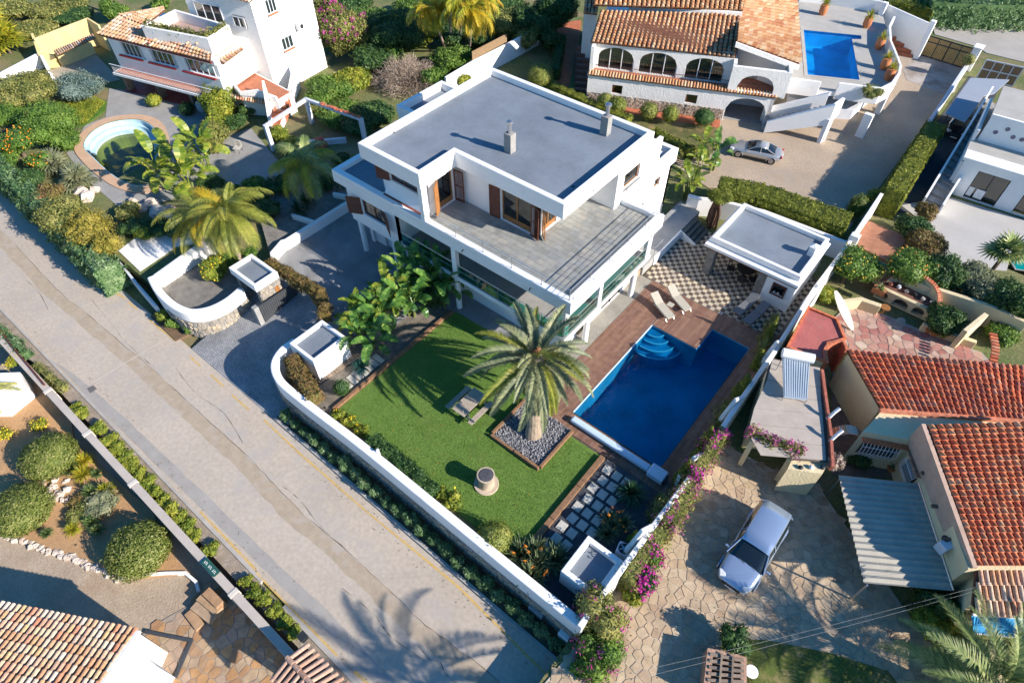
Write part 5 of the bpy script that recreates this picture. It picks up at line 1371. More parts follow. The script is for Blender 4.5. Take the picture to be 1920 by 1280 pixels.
# barred windows
E0, E1, F0, F1 = at(1618, 808, 2.9), at(1736, 830, 2.9), at(1732, 800, 3.8), at(1826, 1060, 3.8)
for A, B in ((E0.lerp(E1, .12), E0.lerp(E1, .72)), (F0.lerp(F1, .10), F0.lerp(F1, .27))):
    d = B - A; L = d.length; g_ = MB((A.x, A.y, 0), math.atan2(d.y, d.x))
    w = g_.box(0, L, -.03, .02, 1.0, 2.25).build('barred_window', INTER, yh)
    g2 = MB((A.x, A.y, 0), math.atan2(d.y, d.x))
    for k in range(11): g2.tube([(L * k / 10, -.04, .95), (L * k / 10, -.26, 1.5), (L * k / 10, -.2, 1.9), (L * k / 10, -.04, 2.3)], .018, 4)
    for z, o_ in ((.95, -.05), (1.35, -.22), (1.9, -.2), (2.3, -.05)): g2.tube([(0, o_, z), (L, o_, z)], .018, 4)
    g2.build('window_bars', WHITE, w)
    g3 = MB((A.x, A.y, 0), math.atan2(d.y, d.x)); g3.box(-.2, L + .2, -.3, .0, 2.38, 2.46); g3.build('lintel_tiles', TC_RED, w)
# arch bridging to the terrace
ar = MB()
A, B = at(*b4(465, 690), 2.0), at(*b4(700, 700), 2.0)
for k in range(12):
    t = k / 11; p = A.lerp(B, t); z = 2.0 + .45 * math.sin(PI * t)
    MB().obox((p.x, p.y, z), .13, .5, .1, math.atan2(B.y - A.y, B.x - A.x)).build('arch_brick', TC_OLD, yh)
# flat roof with solar heater
fr = thing('flat_roofed_store', 'low store with a pale slab roof and red edging beside the boundary wall', 'outbuilding', (0, 24, 0))
fp = pxy([b4(0, 200), b4(40, 120), b4(290, 190), b4(430, 220), b4(455, 900), b4(180, 880), b4(-130, 720)], 2.5)
MB().prism(pxy([b4(0, 200), b4(40, 120), b4(290, 190), b4(430, 220), b4(445, 700), b4(-100, 600)], 2.5), 0, 2.38).build('walls', CREAM, fr)
for p in (b4(-110, 740), b4(180, 860)):
    q = at(*p, 2.4); MB().box(q.x - .12, q.x + .12, q.y - .12, q.y + .12, 0, 2.38).build('post', CREAM, fr)
MB().prism(fp, 2.38, 2.44).build('roof_bed', MATS['dark_gap_brown'], fr)
SLAB = mat('roof_slab_concrete', (.44, .38, .32), .88, .08, 1.2, bump=.2, fine=.06, stain=(.3, .26, .23, 1.5, .55, .5))
rows_ = [b4(-60, 380), b4(430, 430)], [b4(-130, 500), b4(440, 545)], [b4(-150, 610), b4(445, 665)], [b4(-160, 720), b4(450, 775)], [b4(0, 270), b4(430, 330)], [b4(0, 180), b4(430, 220)]
lines = [([b4(30, 130), b4(395, 195)]), ([b4(-10, 290), b4(400, 345)]), ([b4(-60, 390), b4(405, 445)]), ([b4(-110, 500), b4(415, 545)]), ([b4(-140, 615), b4(425, 670)]), ([b4(-130, 730), b4(435, 780)]), ([b4(-60, 850), b4(440, 890)])]
for a, b in zip(lines, lines[1:]):
    P4 = [Vector((*xy(*q, 2.5), 0)) for q in (a[0], a[1], b[1], b[0])]; c = sum(P4, Vector()) / 4
    MB().prism([tuple((c + (q - c) * .975)[:2]) for q in P4], 2.44, 2.50).build('roof_slab', SLAB, fr)
MB().strip([at(*b4(405, 215), 2.6), at(*b4(470, 700), 2.6), at(*b4(485, 940), 2.6)], .14, 2.3, 2.68).build('red_edging', TC_RED, fr)
MB().prism(pxy([b4(180, 885), b4(455, 905), b4(410, 990), b4(150, 950)], 2.3), 0, 2.25).build('bay', CREAM, fr)
for x, m_ in ((245, DARKM), (325, WHITE), (410, DARKM)):
    q = at(*b4(x, 945), 2.3); MB().lathe((q.x, q.y, 2.26), [(.1, 0), (.13, .08), (.05, .16)], 10).build('roof_pot', m_, fr)
for px, py, a_ in ((b4(480, 560)[0], b4(480, 560)[1], 1.0), (b4(500, 725)[0], b4(500, 725)[1], 0.9)):
    q = at(px, py, 2.6); MB().tube([(q.x - .12, q.y - .25, 2.5), (q.x, q.y, 3.0), (q.x + .1, q.y + .2, 3.2)], .09, 10).build('vent_pipe', WHITE, fr)
sh_ = thing('solar_water_heater', 'solar water heater with a white tank and tilted panel on the slab roof', 'solar heater', at(1490, 700, 2.5))
T0, T1 = at(1468, 668, 3.75), at(1519, 676, 3.75)
B0, B1 = at(1470, 743, 2.9), at(1514, 748, 2.9)
pv = [T0, T1, B1, B0]
MB().add([tuple(p) for p in pv] + [tuple(p - Vector((0, .02, .09))) for p in pv], [(0, 3, 2, 1), (4, 5, 6, 7), (0, 1, 5, 4), (1, 2, 6, 5), (2, 3, 7, 6), (3, 0, 4, 7)]).build('panel', mat('solar_panel', (.36, .42, .48), .35, .05, 1, spec=.6), sh_)
for k in range(11):
    t = (k + .5) / 11; a = T0.lerp(T1, t) + Vector((0, 0, .012)); b = B0.lerp(B1, t) + Vector((0, 0, .012)); MB().tube([a, b], .012, 4).build('panel_rib', mat('panel_rib', (.33, .39, .45), .4, .05, 1), sh_)
MB().tube([T0 + Vector((-.12, .12, .12)), T1 + Vector((.12, .12, .12))], .27, 16).build('tank', WHITE, sh_, smooth=True)
for p in (T0, T1, B0, B1): MB().tube([(p.x, p.y + .05, 2.5), (p.x, p.y + .05, p.z)], .025, 5).build('strut', STEEL, sh_)
# pink roof terrace
pr2 = thing('red_roofed_shed', 'low shed with a faded red painted roof and tile edging by the boundary wall', 'shed', (-1, 30, 0))
rp = pxy([(1515, 578), (1568, 600), (1583, 637), (1551, 645), (1545, 678), (1476, 652)], 2.2)
REDR = mat('faded_red_paint', (.44, .13, .11), .85, .1, 1.5, bump=.3, bscale=8, fine=.08, stain=(.30, .20, .17, 1.2, .55, .5))
MB().prism(rp, 0, 2.18).build('walls', CREAM, pr2); MB().prism(rp, 2.18, 2.22).build('roof', REDR, pr2)
MB().strip(rp, .14, 2.2, 2.34, closed=True).build('edging', TC_RED, pr2)
MB().strip(smooth_pts([Vector((*xy(*p, 2.3), 0)) for p in ((1551, 680), (1547, 655), (1560, 643), (1580, 640), (1588, 656))], 4), .16, .2, 2.36).build('curved_parapet', TC_RED, yh)
# corrugated carport
cc = thing('corrugated_carport', 'corrugated grey-beige carport roof leaning on the yellow wall above the paved drive', 'carport', (5.5, 20, 0))
q5 = [at(1572, 890, 1.85), at(1722, 906, 2.0), at(1787, 1107, 2.0), at(1620, 1092, 1.85)]
mb = MB(); n = 68; vs_ = []; fs = []
for k in range(n + 1):
    t = k / n; z = .045 * math.sin(2 * PI * t * 17)
    for q in (q5[0].lerp(q5[3], t), q5[1].lerp(q5[2], t)): vs_ += [(q.x, q.y, q.z + z), (q.x, q.y, q.z + z - .02)]
for k in range(n):
    a = 4 * k; fs += [(a, a + 2, a + 6, a + 4), (a + 5, a + 7, a + 3, a + 1), (a, a + 4, a + 5, a + 1), (a + 2, a + 3, a + 7, a + 6)]
mb.add(vs_, fs).build('corrugated_sheet', mat('fibre_cement', (.44, .41, .34), .85, .1, 1.2, fine=.08, stain=(.28, .25, .2, 1.2, .56, .5)), cc)
MB().tube([q5[1] + Vector((0, 0, .05)), q5[2] + Vector((0, 0, .05))], .05, 6).build('gutter', STEEL, cc)
for q in (q5[0], q5[3]): MB().tube([(q.x + .15, q.y, 0), (q.x + .15, q.y, q.z)], .05, 6).build('post', STEEL, cc)
ac = thing('air_conditioner', 'white boxy air-conditioning unit on the yellow wall above the corrugated roof', 'air conditioner', at(*b8(1310, 270), 2.3))
MB().obox((0, 0, .3), .75, .45, .6, math.radians(60)).build('casing', WHITE3, ac, local=True, bevel=.03)
MB().lathe((-.2, .1, .6), [(.16, 0), (.16, .02)], 16).build('fan', DARKM, ac, local=True)
cpd = struct('courtyard', MB().prism(pxy([(1560, 700), (1600, 690), (1700, 850), (1740, 900), (1560, 890)], 0), -.03, .02), mat('courtyard_earth', (.24, .19, .15), .95, .2, 2, bump=.4, fine=.15))
# crazy paved drive of the yellow house
FLAG = mat_pieces('flagstone', [(.42, .31, .19), (.48, .36, .235), (.38, .285, .19), (.51, .40, .27), (.36, .25, .16), (.44, .33, .22)], .85, .3, 9, .16, 2.5)
FGR = mat('flag_grout', (.52, .45, .35), .9, .08, 2, fine=.06)
dp = [(-2.8, 8.3), (-2.7, 21.5), (.3, 21.8), (2.6, 22.3), (3.0, 22), (10.8, 17.0), (10.5, 6.9), (7, 6.2), (0.5, 7.5), (-1.6, 5.5), (-3.1, 4.8)]
fd = struct('paved_drive', MB().prism(dp, -.1, .012), FGR)
struct('terrain', MB().prism([(-3.2, 8.0), (-3.2, 4.4), (0, 1.5), (20, 1.5), (20, 8.0)], -1.5, -.035), GRASSY)
pieces(voronoi(dp, .44, gap=.04), 'flagstone', .012, .022, FLAG, fd, 300)
ll = struct('lawn', MB().prism([xy(*b7(1800, 955)), xy(*b8(0, 960)), xy(*b8(480, 1060)), xy(*b8(900, 1190)), xy(*b8(980, 1300)), xy(*b7(1750, 1300)), xy(*b7(1560, 1000))], .0, .045), mat('rough_lawn', (.13, .17, .035), .95, .2, 1.2, bump=.6, bscale=60, fine=.3, stain=(.28, .22, .10, 1.5, .5, .8)))
# red flagged patio
RFL = mat_pieces('red_flagstone', [(.34, .14, .11), (.42, .22, .17), (.46, .33, .24), (.30, .12, .10), (.38, .17, .14), (.48, .38, .29)], .85, .3, 9, .18, 2.5)
rpoly = pxy([(1590, 570), (1660, 590), (1780, 640), (1840, 660), (1870, 690), (1600, 675), (1585, 650), (1560, 600)], .05)
rf_ = struct('flagged_patio', MB().prism(rpoly, -.05, .05), mat('patio_mortar', (.40, .34, .28), .9, .1, 2))
pieces(voronoi(rpoly, .55, gap=.05), 'flagstone', .05, .02, RFL, rf_, 150)
# arched barbecue
bq = thing('masonry_barbecue', 'cream masonry barbecue with an arched tile-edged hood and three arched openings', 'barbecue', at(1690, 590, 0))
A, B = at(*c8(840, 970), 0), at(*c8(1160, 1120), 0); d = B - A; L = d.length; an = math.atan2(d.y, d.x)
BQ = lambda: MB((A.x, A.y, 0), an)
BQ().wall((-.5, 0), (L + .3, 0), .3, 0, .9, [(.1, .8, .15, .72, .3), (1.2, 2.1, .15, .72, .35), (2.4, 3.1, .15, .72, .3)]).build('front_wall', CREAM, bq, bevel=.02)
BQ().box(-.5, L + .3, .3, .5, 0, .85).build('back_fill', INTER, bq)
BQ().box(-.5, L + .3, .3, 1.3, .86, .92).build('worktop', mat('red_worktop', (.20, .085, .06), .7, .2, 4), bq)
ap = [(-.5 + (L + .8) * .5 * (1 - math.cos(PI * k / 16)), 1.15 * math.sin(PI * k / 16) + .35) for k in range(17)]
BQ().strip(ap, .18, 0, [.92 + 1.0 * math.sin(PI * k / 16) for k in range(17)]).build('hood_wall', CREAM, bq)
for k in range(1, 32):
    t = k / 32; x, y = -.5 + (L + .8) * .5 * (1 - math.cos(PI * t)), 1.15 * math.sin(PI * t) + .35
    BQ().obox((x, y, .96 + 1.0 * math.sin(PI * t)), .12, .3, .06, 0 + math.atan2(math.cos(PI * t) * 1.15, math.sin(PI * t) * (L + .8) * .5)).build('edge_brick', TC_RED, bq)
for k in range(6):
    m_ = (TC_RED, WHITE3, STEEL, DARKM, CURT, STEEL)[k]; BQ().lathe((.0 + k * .52, .62 + .1 * (k % 2), .92), [(.1, 0), (.14, .12), (.1, .22)], 10).build('pot', m_, bq)
pw = thing('patio_wall', 'low cream garden wall with flower ledges around the red flagged patio', 'wall', at(1600, 570, 0))
MB().strip(pxy([c8(560, 980), c8(700, 960), c8(850, 1010)], .8), .35, 0, .8).build('wall', CREAM, pw, bevel=.03)
MB().strip(pxy([c8(1160, 1150), c8(1350, 1220), c8(1560, 1290)], .5), .3, 0, .6).build('wall', CREAM, pw, bevel=.03)
MB().strip(pxy([c8(760, 640), c8(900, 720), c8(1200, 860), c8(1680, 1010), c8(1960, 1140)], 1.6), .3, 0, 1.6).build('wall', CREAM, pw, bevel=.03)
MB().strip(pxy([c8(1480, 1200), c8(1640, 1070)], 1.6), .3, 0, 1.6).build('wall', CREAM, pw, bevel=.03)
for k in range(9):
    t = k / 8; q = at(1862 + 4 * math.sin(t * 3), 628 + t * 48, 1.6); MB().obox((q.x, q.y, 1.62), .4, .16, .12, .3).build('coping_tile', TC_RED, pw)
bd = thing('surfboard', 'long white surfboard leaning on edge against the patio wall', 'surfboard', at(1583, 585, 0))
P0, P1 = at(1567, 545, 1.9), at(1598, 619, .1); dd = P1 - P0; sidev = Vector((.8, .5, 0)).normalized()
vs_ = []; 
for k in range(15):
    t = k / 14; w = .30 * math.sin(PI * min(1, max(.0, t * .94 + .03))) ** .6; c = P0 + dd * t
    nv = dd.cross(sidev).normalized() * .04
    for sg, off in ((1, 1), (-1, 1), (-1, -1), (1, -1)): vs_.append(tuple(c + sidev * w * sg + nv * off))
fs = [(0, 1, 2, 3), (59, 58, 57, 56)]
for k in range(14):
    a = 4 * k
    for j in range(4): fs.append((a + j, a + 4 + j, a + 4 + (j + 1) % 4, a + (j + 1) % 4))
MB().add(vs_, fs).build('board', mat('board_white', (.78, .74, .66), .4, .03, 2), bd, smooth=True)
tbx = thing('round_table', 'small round brown table on the red flagged patio', 'table', at(*c8(850, 1075), 0))
MB().lathe((0, 0, 0), [(.2, 0), (.04, .04), (.04, .6), (.3, .62), (.3, .66)], 16).build('tabletop', WOODO, tbx, local=True)
struct('brick_terrace', MB().prism(pxy([c8(740, 370), c8(1060, 500), c8(900, 680), c8(630, 540)], .8), 0, .8), mat('brick_paving', (.42, .19, .11), .85, .15, 2, fine=.12))
# tiled well-house and steps lower right
pg = thing('brick_planter', 'brick and timber framed well head with grating, beside the lower lawn', 'well', at(*b7(1620, 1150), 0))
q6 = [at(*b7(1490, 1040), 1.0), at(*b7(1740, 1090), 1.0), at(*b7(1740, 1330), 1.0), at(*b7(1460, 1330), 1.0)]
pts = [(p.x, p.y) for p in q6]
MB().strip(pts, .25, 0, .95, closed=True).build('wall', TC_OLD2, pg)
for k in range(6):
    t = (k + .5) / 6; a = q6[0].lerp(q6[3], t); b = q6[1].lerp(q6[2], t); MB().strip([(a.x, a.y), (b.x, b.y)], .12, .85, 1.0).build('bar', SLP, pg)
for k in range(2):
    t = (k + 1) / 3; a = q6[0].lerp(q6[1], t); b = q6[3].lerp(q6[2], t); MB().strip([(a.x, a.y), (b.x, b.y)], .08, 1.0, 1.06).build('bar', SLP, pg)
fpz = thing('flower_pot', 'white-rimmed pot of red and yellow flowers beside the brick well head', 'flower pot', at(*b7(1780, 1210), 0))
MB().lathe((0, 0, 0), [(.16, 0), (.26, .35), (.28, .38), (.24, .38)], 16).build('pot', WHITE, fpz, local=True)

# ------------------------------------------------------------------ balconied house, north-west
wh = thing('balcony_house', 'white house with a clay tile roof, window band, stone-pillared balcony and tall block', 'house', (-58, 24, 0))
PAVE = mat('grey_garden_paving', (.33, .32, .30), .9, .1, .8, bump=.3, bscale=40, fine=.1, stain=(.23, .22, .2, 1, .52, .6))
hole_w = [(-61.3, 13.0), (-52.0, 13.0), (-52.0, 19.6), (-61.3, 19.6)]
inn = smooth_pts([Vector((*xy(*p, 0), 0)) for p in (c1(625, 1100), c1(680, 1000), c1(800, 930), c1(950, 900), c1(1080, 910), c1(1170, 980), c1(1195, 1120), c5(1180, 60), c5(1050, 120), c5(930, 90), c5(820, 20), c1(700, 1190))], 4, closed=True)
out_ = smooth_pts([Vector((*xy(*p, 0), 0)) for p in (c1(560, 1110), c1(630, 985), c1(790, 895), c1(990, 865), c1(1130, 880), c1(1235, 950), c1(1275, 1120), c5(1260, 100), c5(1080, 170), c5(900, 140), c5(760, 60), c1(620, 1215))], 4, closed=True)
pav = pxy([c1(820, 660), c1(1000, 690), c1(1480, 790), c1(1700, 900), c1(1640, 1060), c1(1700, 1280), c5(1500, 150), c5(1000, 300), c5(900, 280), c5(640, 60), c1(500, 1150), c1(640, 940), c1(790, 880)], 0)
v_, f_ = sheet_hole(pav, [p[:2] for p in out_], .0)
struct('garden_paving', MB().add(v_, f_), PAVE)
wp_ = thing('old_pool', 'neglected oval pool with green-yellow water, pale tiled steps and a peach coping', 'pool', (-57, 16, 0))
v_, f_ = sheet_hole([p[:2] for p in out_], [p[:2] for p in inn], .08)
PEACH = mat('peach_coping', (.55, .36, .23), .85, .08, 1.5, fine=.06)
mb = MB().add(v_, f_); mb.strip([p[:2] for p in out_], .02, -.1, .079, closed=True); mb.build('coping', PEACH, wp_)
PBL = mat_brick('pale_pool_mosaic', (.34, .52, .60), (.42, .60, .66), (.5, .62, .64), .2, .2, .015, .2, offset=0)
n = len(inn)
MB().add([(p[0], p[1], -2.0) for p in inn] + [(p[0], p[1], .079) for p in inn], [tuple(range(n))] + [(i, i + n, (i + 1) % n + n, (i + 1) % n) for i in range(n)]).build('basin', mat('dirty_basin', (.26, .24, .05), .8, .35, .6, stain=(.05, .09, .05, .5, .5, .9)), wp_)
cen = sum((Vector(p) for p in inn), Vector()) / n
MB().strip([tuple((cen + (Vector(p) - cen) * .985)[:2]) for p in inn], .06, -1.0, .05, closed=True).build('tile_band', PBL, wp_)
for k, (f1, z) in enumerate(((.78, -.62), (.90, -.35))):
    arc = [cen + (Vector(p) - cen) * .98 for p in inn[0:26]]; arc2 = [cen + (Vector(p) - cen) * f1 for p in inn[0:26]]
    MB().prism([tuple(p[:2]) for p in arc] + [tuple(p[:2]) for p in arc2[::-1]], -2, z).build('step', PBL, wp_)
MB().add([(p[0], p[1], -.75) for p in inn], [tuple(range(n))]).build('water', mat_clear('murky_water', (.50, .50, .18), .02, 1.22, .1, 2), wp_)
# building
WA = math.radians(15.5); WO_ = (-64.4, 20.5, 0)
W_ = lambda: MB(WO_, WA)
struct('red_porch', MB().prism(pxy([c1(930, 680), c1(1430, 800), c1(1520, 720), c1(980, 590)], .03), 0, .04), mat('red_porch_tile', (.30, .06, .05), .6, .15, 3))
W_().box(0, 11.8, 0, 4.0, 1.85, 2.06).build('balcony_slab', WHITE2, wh); W_().box(.15, 11.7, .15, 3.9, 2.06, 2.1).build('balcony_floor', MATS['terracotta_floor'], wh)
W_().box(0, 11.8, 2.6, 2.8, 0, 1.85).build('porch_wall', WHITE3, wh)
for c in ((c1(980, 672)), (c1(1222, 728)), (c1(1465, 780))):
    q = at(*c, 0); MB().box(q.x - .3, q.x + .3, q.y - .2, q.y + .4, 0, 1.85).build('stone_pillar', mat('brown_stone', (.30, .21, .14), .95, .25, 4, bump=1.0, bscale=8, fine=.2), wh, bevel=.04)
r = W_()
for k in range(60): r.tube([(.2 + k * .193, .1, 2.1), (.2 + k * .193, .1, 2.85)], .014, 4)
r.tube([(0, .1, 2.85), (11.8, .1, 2.85)], .04, 5); r.build('railing', WHITE3, wh)['kind'] = 'stuff'
ew0, ew1 = at(*c1(735, 262), 5.0), at(*c1(1572, 470), 5.0)
LA = (ew1 - ew0).length; fa = math.atan2(ew1.y - ew0.y, ew1.x - ew0.x)
E_ = lambda: MB((ew0.x, ew0.y, 0), fa)
E_().wall((.5, .35), (LA, .35), .25, 2.0, 5.0, [(1.4, 4.0, 3.4, 4.6), (4.9, 7.9, 3.4, 4.6), (8.9, LA - .4, 3.4, 4.6)]).build('wall', WHITE2, wh)
MR = mat('dark_red_paint', (.28, .025, .03), .7, .1, 3)
for s0, s1 in ((1.4, 4.0), (4.9, 7.9), (8.9, LA - .4)):
    A = E_().T((s0, .35, 0)); B = E_().T((s1, .35, 0)); window(wh, A[:2], B[:2], 3.4, 4.6, WHITE3, 5, False)
    E_().box(s0 - .1, s1 + .1, .15, .35, 3.28, 3.39).build('red_sill', MR, wh)
E_().box(.4, LA, .12, .22, 4.82, 4.96).build('red_fascia', MR, wh)
E_().box(.6, LA, .6, 6, 2.1, 5.0).build('walls', WHITE2, wh)
tile_roof(wh, at(*c1(890, 118), 5.8), at(*c1(1080, 195), 5.55), at(*c1(722, 255), 5.05), at(*c1(960, 312), 5.05), 9, 6, TC_OLD, 54)
tile_roof(wh, at(*c1(1075, 205), 5.5), at(*c1(1578, 400), 5.45), at(*c1(960, 312), 5.05), at(*c1(1575, 462), 5.05), 23, 3, TC_OLD, 69)
tile_roof(wh, at(*c1(1230, 45), 6.2), at(*c1(1235, 75), 6.1), at(*c1(890, 112), 5.8), at(*c1(1085, 192), 5.6), 8, 8, TC_OLD, 60)
pl_ = pxy([c1(1072, 195), c1(1555, 285), c1(1705, 190), c1(1310, 75)], 6.4)
MB().strip(pl_, .22, 4.9, 6.4, closed=True).build('terrace_parapet', WHITE2, wh, bevel=.03)
MB().prism(pl_, 4.3, 5.5).build('roof_terrace', mat('pinkish_tile', (.42, .29, .25), .85, .1, 2), wh)
for x, y in ((1180, 250), (1270, 262), (1410, 325), (1485, 325), (1555, 322), (1165, 300)):
    q = at(*c1(x, y), 5.8); MB().tube([(q.x, q.y + .1, 5.85), (q.x, q.y - .2, 5.8)], .09, 6).build('spout', PEACH, wh)
A_t, B_t = at(*c2(110, 545), 2.2), at(*c2(520, 432), 1.0)
tw = MB(); A2_ = Vector((A_t.x, A_t.y)); Bv = Vector((B_t.x, B_t.y)); dv = Vector((math.cos(WA), math.sin(WA)))
Dp = A2_ - dv * 7.5
nv = (Bv - A2_)
tw.prism([tuple(A2_), tuple(A2_ + nv * 1.0), tuple(A2_ + nv - dv * 7.5), tuple(Dp)], 0, 8.4).build('tall_block', WHITE2, wh)
tile_roof(wh, (Dp.x + .3, Dp.y + 1.2, 8.9), (A2_.x + .3, A2_.y + 1.4, 8.9), (Dp.x, Dp.y, 8.4), (A2_.x + .15, A2_.y - .1, 8.4), 24, 3, TC_OLD, 40)
# windows on the tall block
dn = nv.normalized()
def on_lit(s): p = A2_ + dn * s; return (p.x, p.y)
u0 = A2_ - dv * 2.4; u1 = A2_ - dv * 1.1
MB().strip([u0, u1], .12, 5.9, 6.9).build('wall_window', INTER, wh)
window(wh, tuple(u0 - Vector((0, .12))), tuple(u1 - Vector((0, .12))), 5.95, 6.85, WHITE3, 2, False, depth=-.02)
u0 = A2_ - dv * 6.6; u1 = A2_ - dv * 3.6
window(wh, tuple(u0 - Vector((0, .05))), tuple(u1 - Vector((0, .05))), 5.1, 7.4, WHITE3, 3, False, depth=-.02, name='terrace_door')
for s0, s1, z0, z1 in ((2.0, 3.3, 3.4, 4.5), (1.4, 2.5, 6.8, 8.0)):
    a, b = on_lit(s0), on_lit(s1); off = Vector((dn.y, -dn.x)) * .06
    window(wh, (a[0] + off.x, a[1] + off.y), (b[0] + off.x, b[1] + off.y), z0, z1, WHITE3, 3, False, depth=.0)
    MB().strip([(a[0] + off.x * 2, a[1] + off.y * 2), (b[0] + off.x * 2, b[1] + off.y * 2)], .14, z0 - .14, z0 - .03).build('sill', REDP, wh)
aw_ = on_lit(4.4); au = thing('air_conditioner', 'white air-conditioning unit fixed high on the bright wall of the tall block', 'air conditioner', (aw_[0] + .3, aw_[1], 4.6))
MB().obox((0, 0, .3), .35, .85, .6, math.atan2(dn.y, dn.x) - PI / 2).build('casing', WHITE, au, local=True, bevel=.03); MB().tube([(.17, 0, .3), (.2, 0, .3)], .2, 14).build('fan', DARKM, au, local=True)
tile_roof(wh, at(*c1(1760, 330), 4.0), at(*c1(1830, 370), 4.0), at(*c1(1610, 425), 3.5), at(*c1(1680, 480), 3.5), 8, 1, TC_OLD, 8) if False else tile_roof(wh, at(*c1(1610, 425), 5.0), at(*c1(1760, 330), 5.0), at(*c1(1680, 478), 4.5), at(*c1(1828, 370), 4.5), 8, 2, TC_OLD, 16)
MB().prism(pxy([c1(1560, 300), c1(1705, 200), c1(1800, 330), c1(1660, 430)], 4.0), 0, 3.8).build('walls', WHITE2, wh)
tp = pxy([(428, 152), (472, 132), (548, 172), (520, 188), (486, 180), (452, 178)], 1.9)
MB().prism(tp, 0, 1.86).build('lower_terrace', WHITE2, wh); MB().prism([((p[0] - tp[4][0]) * .93 + tp[4][0], (p[1] - tp[4][1]) * .93 + tp[4][1]) for p in tp], 1.86, 1.9).build('terrace_floor', MATS['terracotta_floor'], wh)
MB().strip([tp[0], tp[5], tp[4], tp[3]], .2, 1.86, [2.7, 2.2, 2.5, 2.2]).build('terrace_parapet', WHITE2, wh, bevel=.03)
tile_roof(wh, at(430, 176, 1.7), at(498, 186, 1.7), at(430, 183, 1.5), at(500, 195, 1.5), 14, 1, TC_OLD, 14)
# garden stairs, frames and low walls behind
gs = thing('garden_stair', 'white-walled terracotta stair descending behind the pergola frame', 'stairs', at(515, 195, 0))
TER = MATS['terracotta_floor']
for k in range(9):
    q = at(536 - k * 3.2, 172 + k * 8.6, 1.8 - k * .2); MB().obox((q.x, q.y, q.z - .5), 1.0, .5, 1.0, .6).build('step', TER, gs)
MB().strip([at(498, 168, 2.4), at(505, 225, 1.0)], .2, [0, 0], [3.2, 1.2]).build('stair_wall', WHITE, gs)
MB().strip([at(530, 240, 0), at(545, 205, 0), at(562, 165, 0)], .2, 0, [.4, 1.2, 2.2]).build('stair_wall', WHITE, gs)
fm = thing('concrete_pergola', 'grey-white concrete pergola frame of posts and beams with broken red tiles on top', 'pergola', at(590, 250, 0))
tops = {'a': (497, 234), 'b': (573, 184), 'c': (676, 221), 'd': (668, 250)}
Pz = 2.4
for k in 'abc':
    q = at(*tops[k], Pz); MB().box(q.x - .16, q.x + .16, q.y - .16, q.y + .16, 0, Pz - .02).build('post', WHITE3, fm, bevel=.01)
for a, b in (('a', 'b'), ('b', 'c')):
    MB().strip([at(*tops[a], Pz), at(*tops[b], Pz)], .26, Pz - .25, Pz).build('beam', WHITE3, fm, bevel=.01)
MB().strip([at(573, 262, .6), at(648, 256, .6)], .2, 0, .5).build('low_wall', WHITE3, fm)
A, B = at(*tops['b'], Pz), at(*tops['c'], Pz)
for k in range(16):
    t = .3 + .68 * k / 15; p = A.lerp(B, t); MB().obox((p.x + rnd.uniform(-.05, .05), p.y + rnd.uniform(-.05, .05), Pz + .05), .22, .34, .08, rnd.uniform(0, 3)).build('broken_tile', TC_RED, fm)
# boundary walls
wl1 = thing('garden_wall', 'sunlit white wall with a brown reed screen leading away behind the villa roof', 'wall', at(900, 110, 1))
a_, b_, c_ = at(*c2(1420, 580), 1.8), at(*c2(1640, 450), 1.8), at(*c2(1900, 320), 1.8)
MB().strip([a_, b_, c_, at(1010, 50, 1.8)], .25, -.1, 1.8).build('wall', WHITE, wl1, bevel=.03)
MB().strip([at(*c2(1620, 420), 2.2), at(*c2(1880, 285), 2.2)], .05, 1.8, 2.6).build('reed_screen', mat('reed', (.30, .20, .11), .9, .2, 8, fine=.25), wl1)
wl2 = thing('garden_wall', 'white wall with a low coping at the far left edge behind the shrubs', 'wall', at(40, 120, 1))
MB().strip([at(-20, 150, 1.2), at(*c1(300, 400), 1.2), at(*c1(360, 520), 1.0)], .25, -.1, 1.3).build('wall', WHITE, wl2, bevel=.03)
yw = thing('yellow_outbuilding', 'pale yellow roofless outbuilding with a tiled canopy beside the balcony house', 'outbuilding', at(130, 80, 0))
YEL2 = mat('pale_yellow_render', (.66, .52, .24), .9, .08, 1, bump=.3, fine=.05)
MB().strip([at(*c1(250, 290), 2.2), at(*c1(660, 150), 2.6), at(*c1(740, 190), 2.6)], .2, 0, [2.2, 2.8, 2.6]).build('wall', YEL2, yw, bevel=.02)
MB().strip([at(*c1(255, 280), 1.8), at(*c1(300, 420), 1.2), at(*c1(450, 500), 0)], .2, -.1, [2.2, 1.5, 1.2]).build('wall', YEL2, yw, bevel=.02)
MB().strip([at(*c1(470, 500), 0), at(*c1(720, 400), 0)], .2, 0, 1.5).build('wall', YEL2, yw)
tile_roof(yw, at(*c1(400, 380), 1.9), at(*c1(700, 255), 2.4), at(*c1(430, 410), 1.7), at(*c1(715, 285), 2.2), 18, 1, TC_OLD, 18)
struct('garden_paving', MB().prism(pxy([c1(300, 560), c1(460, 500), c1(720, 410), c1(900, 600), c1(700, 640), c1(440, 640)], .0), -.02, .012), mat('sandy_paving', (.38, .33, .25), .9, .12, 1, fine=.1))
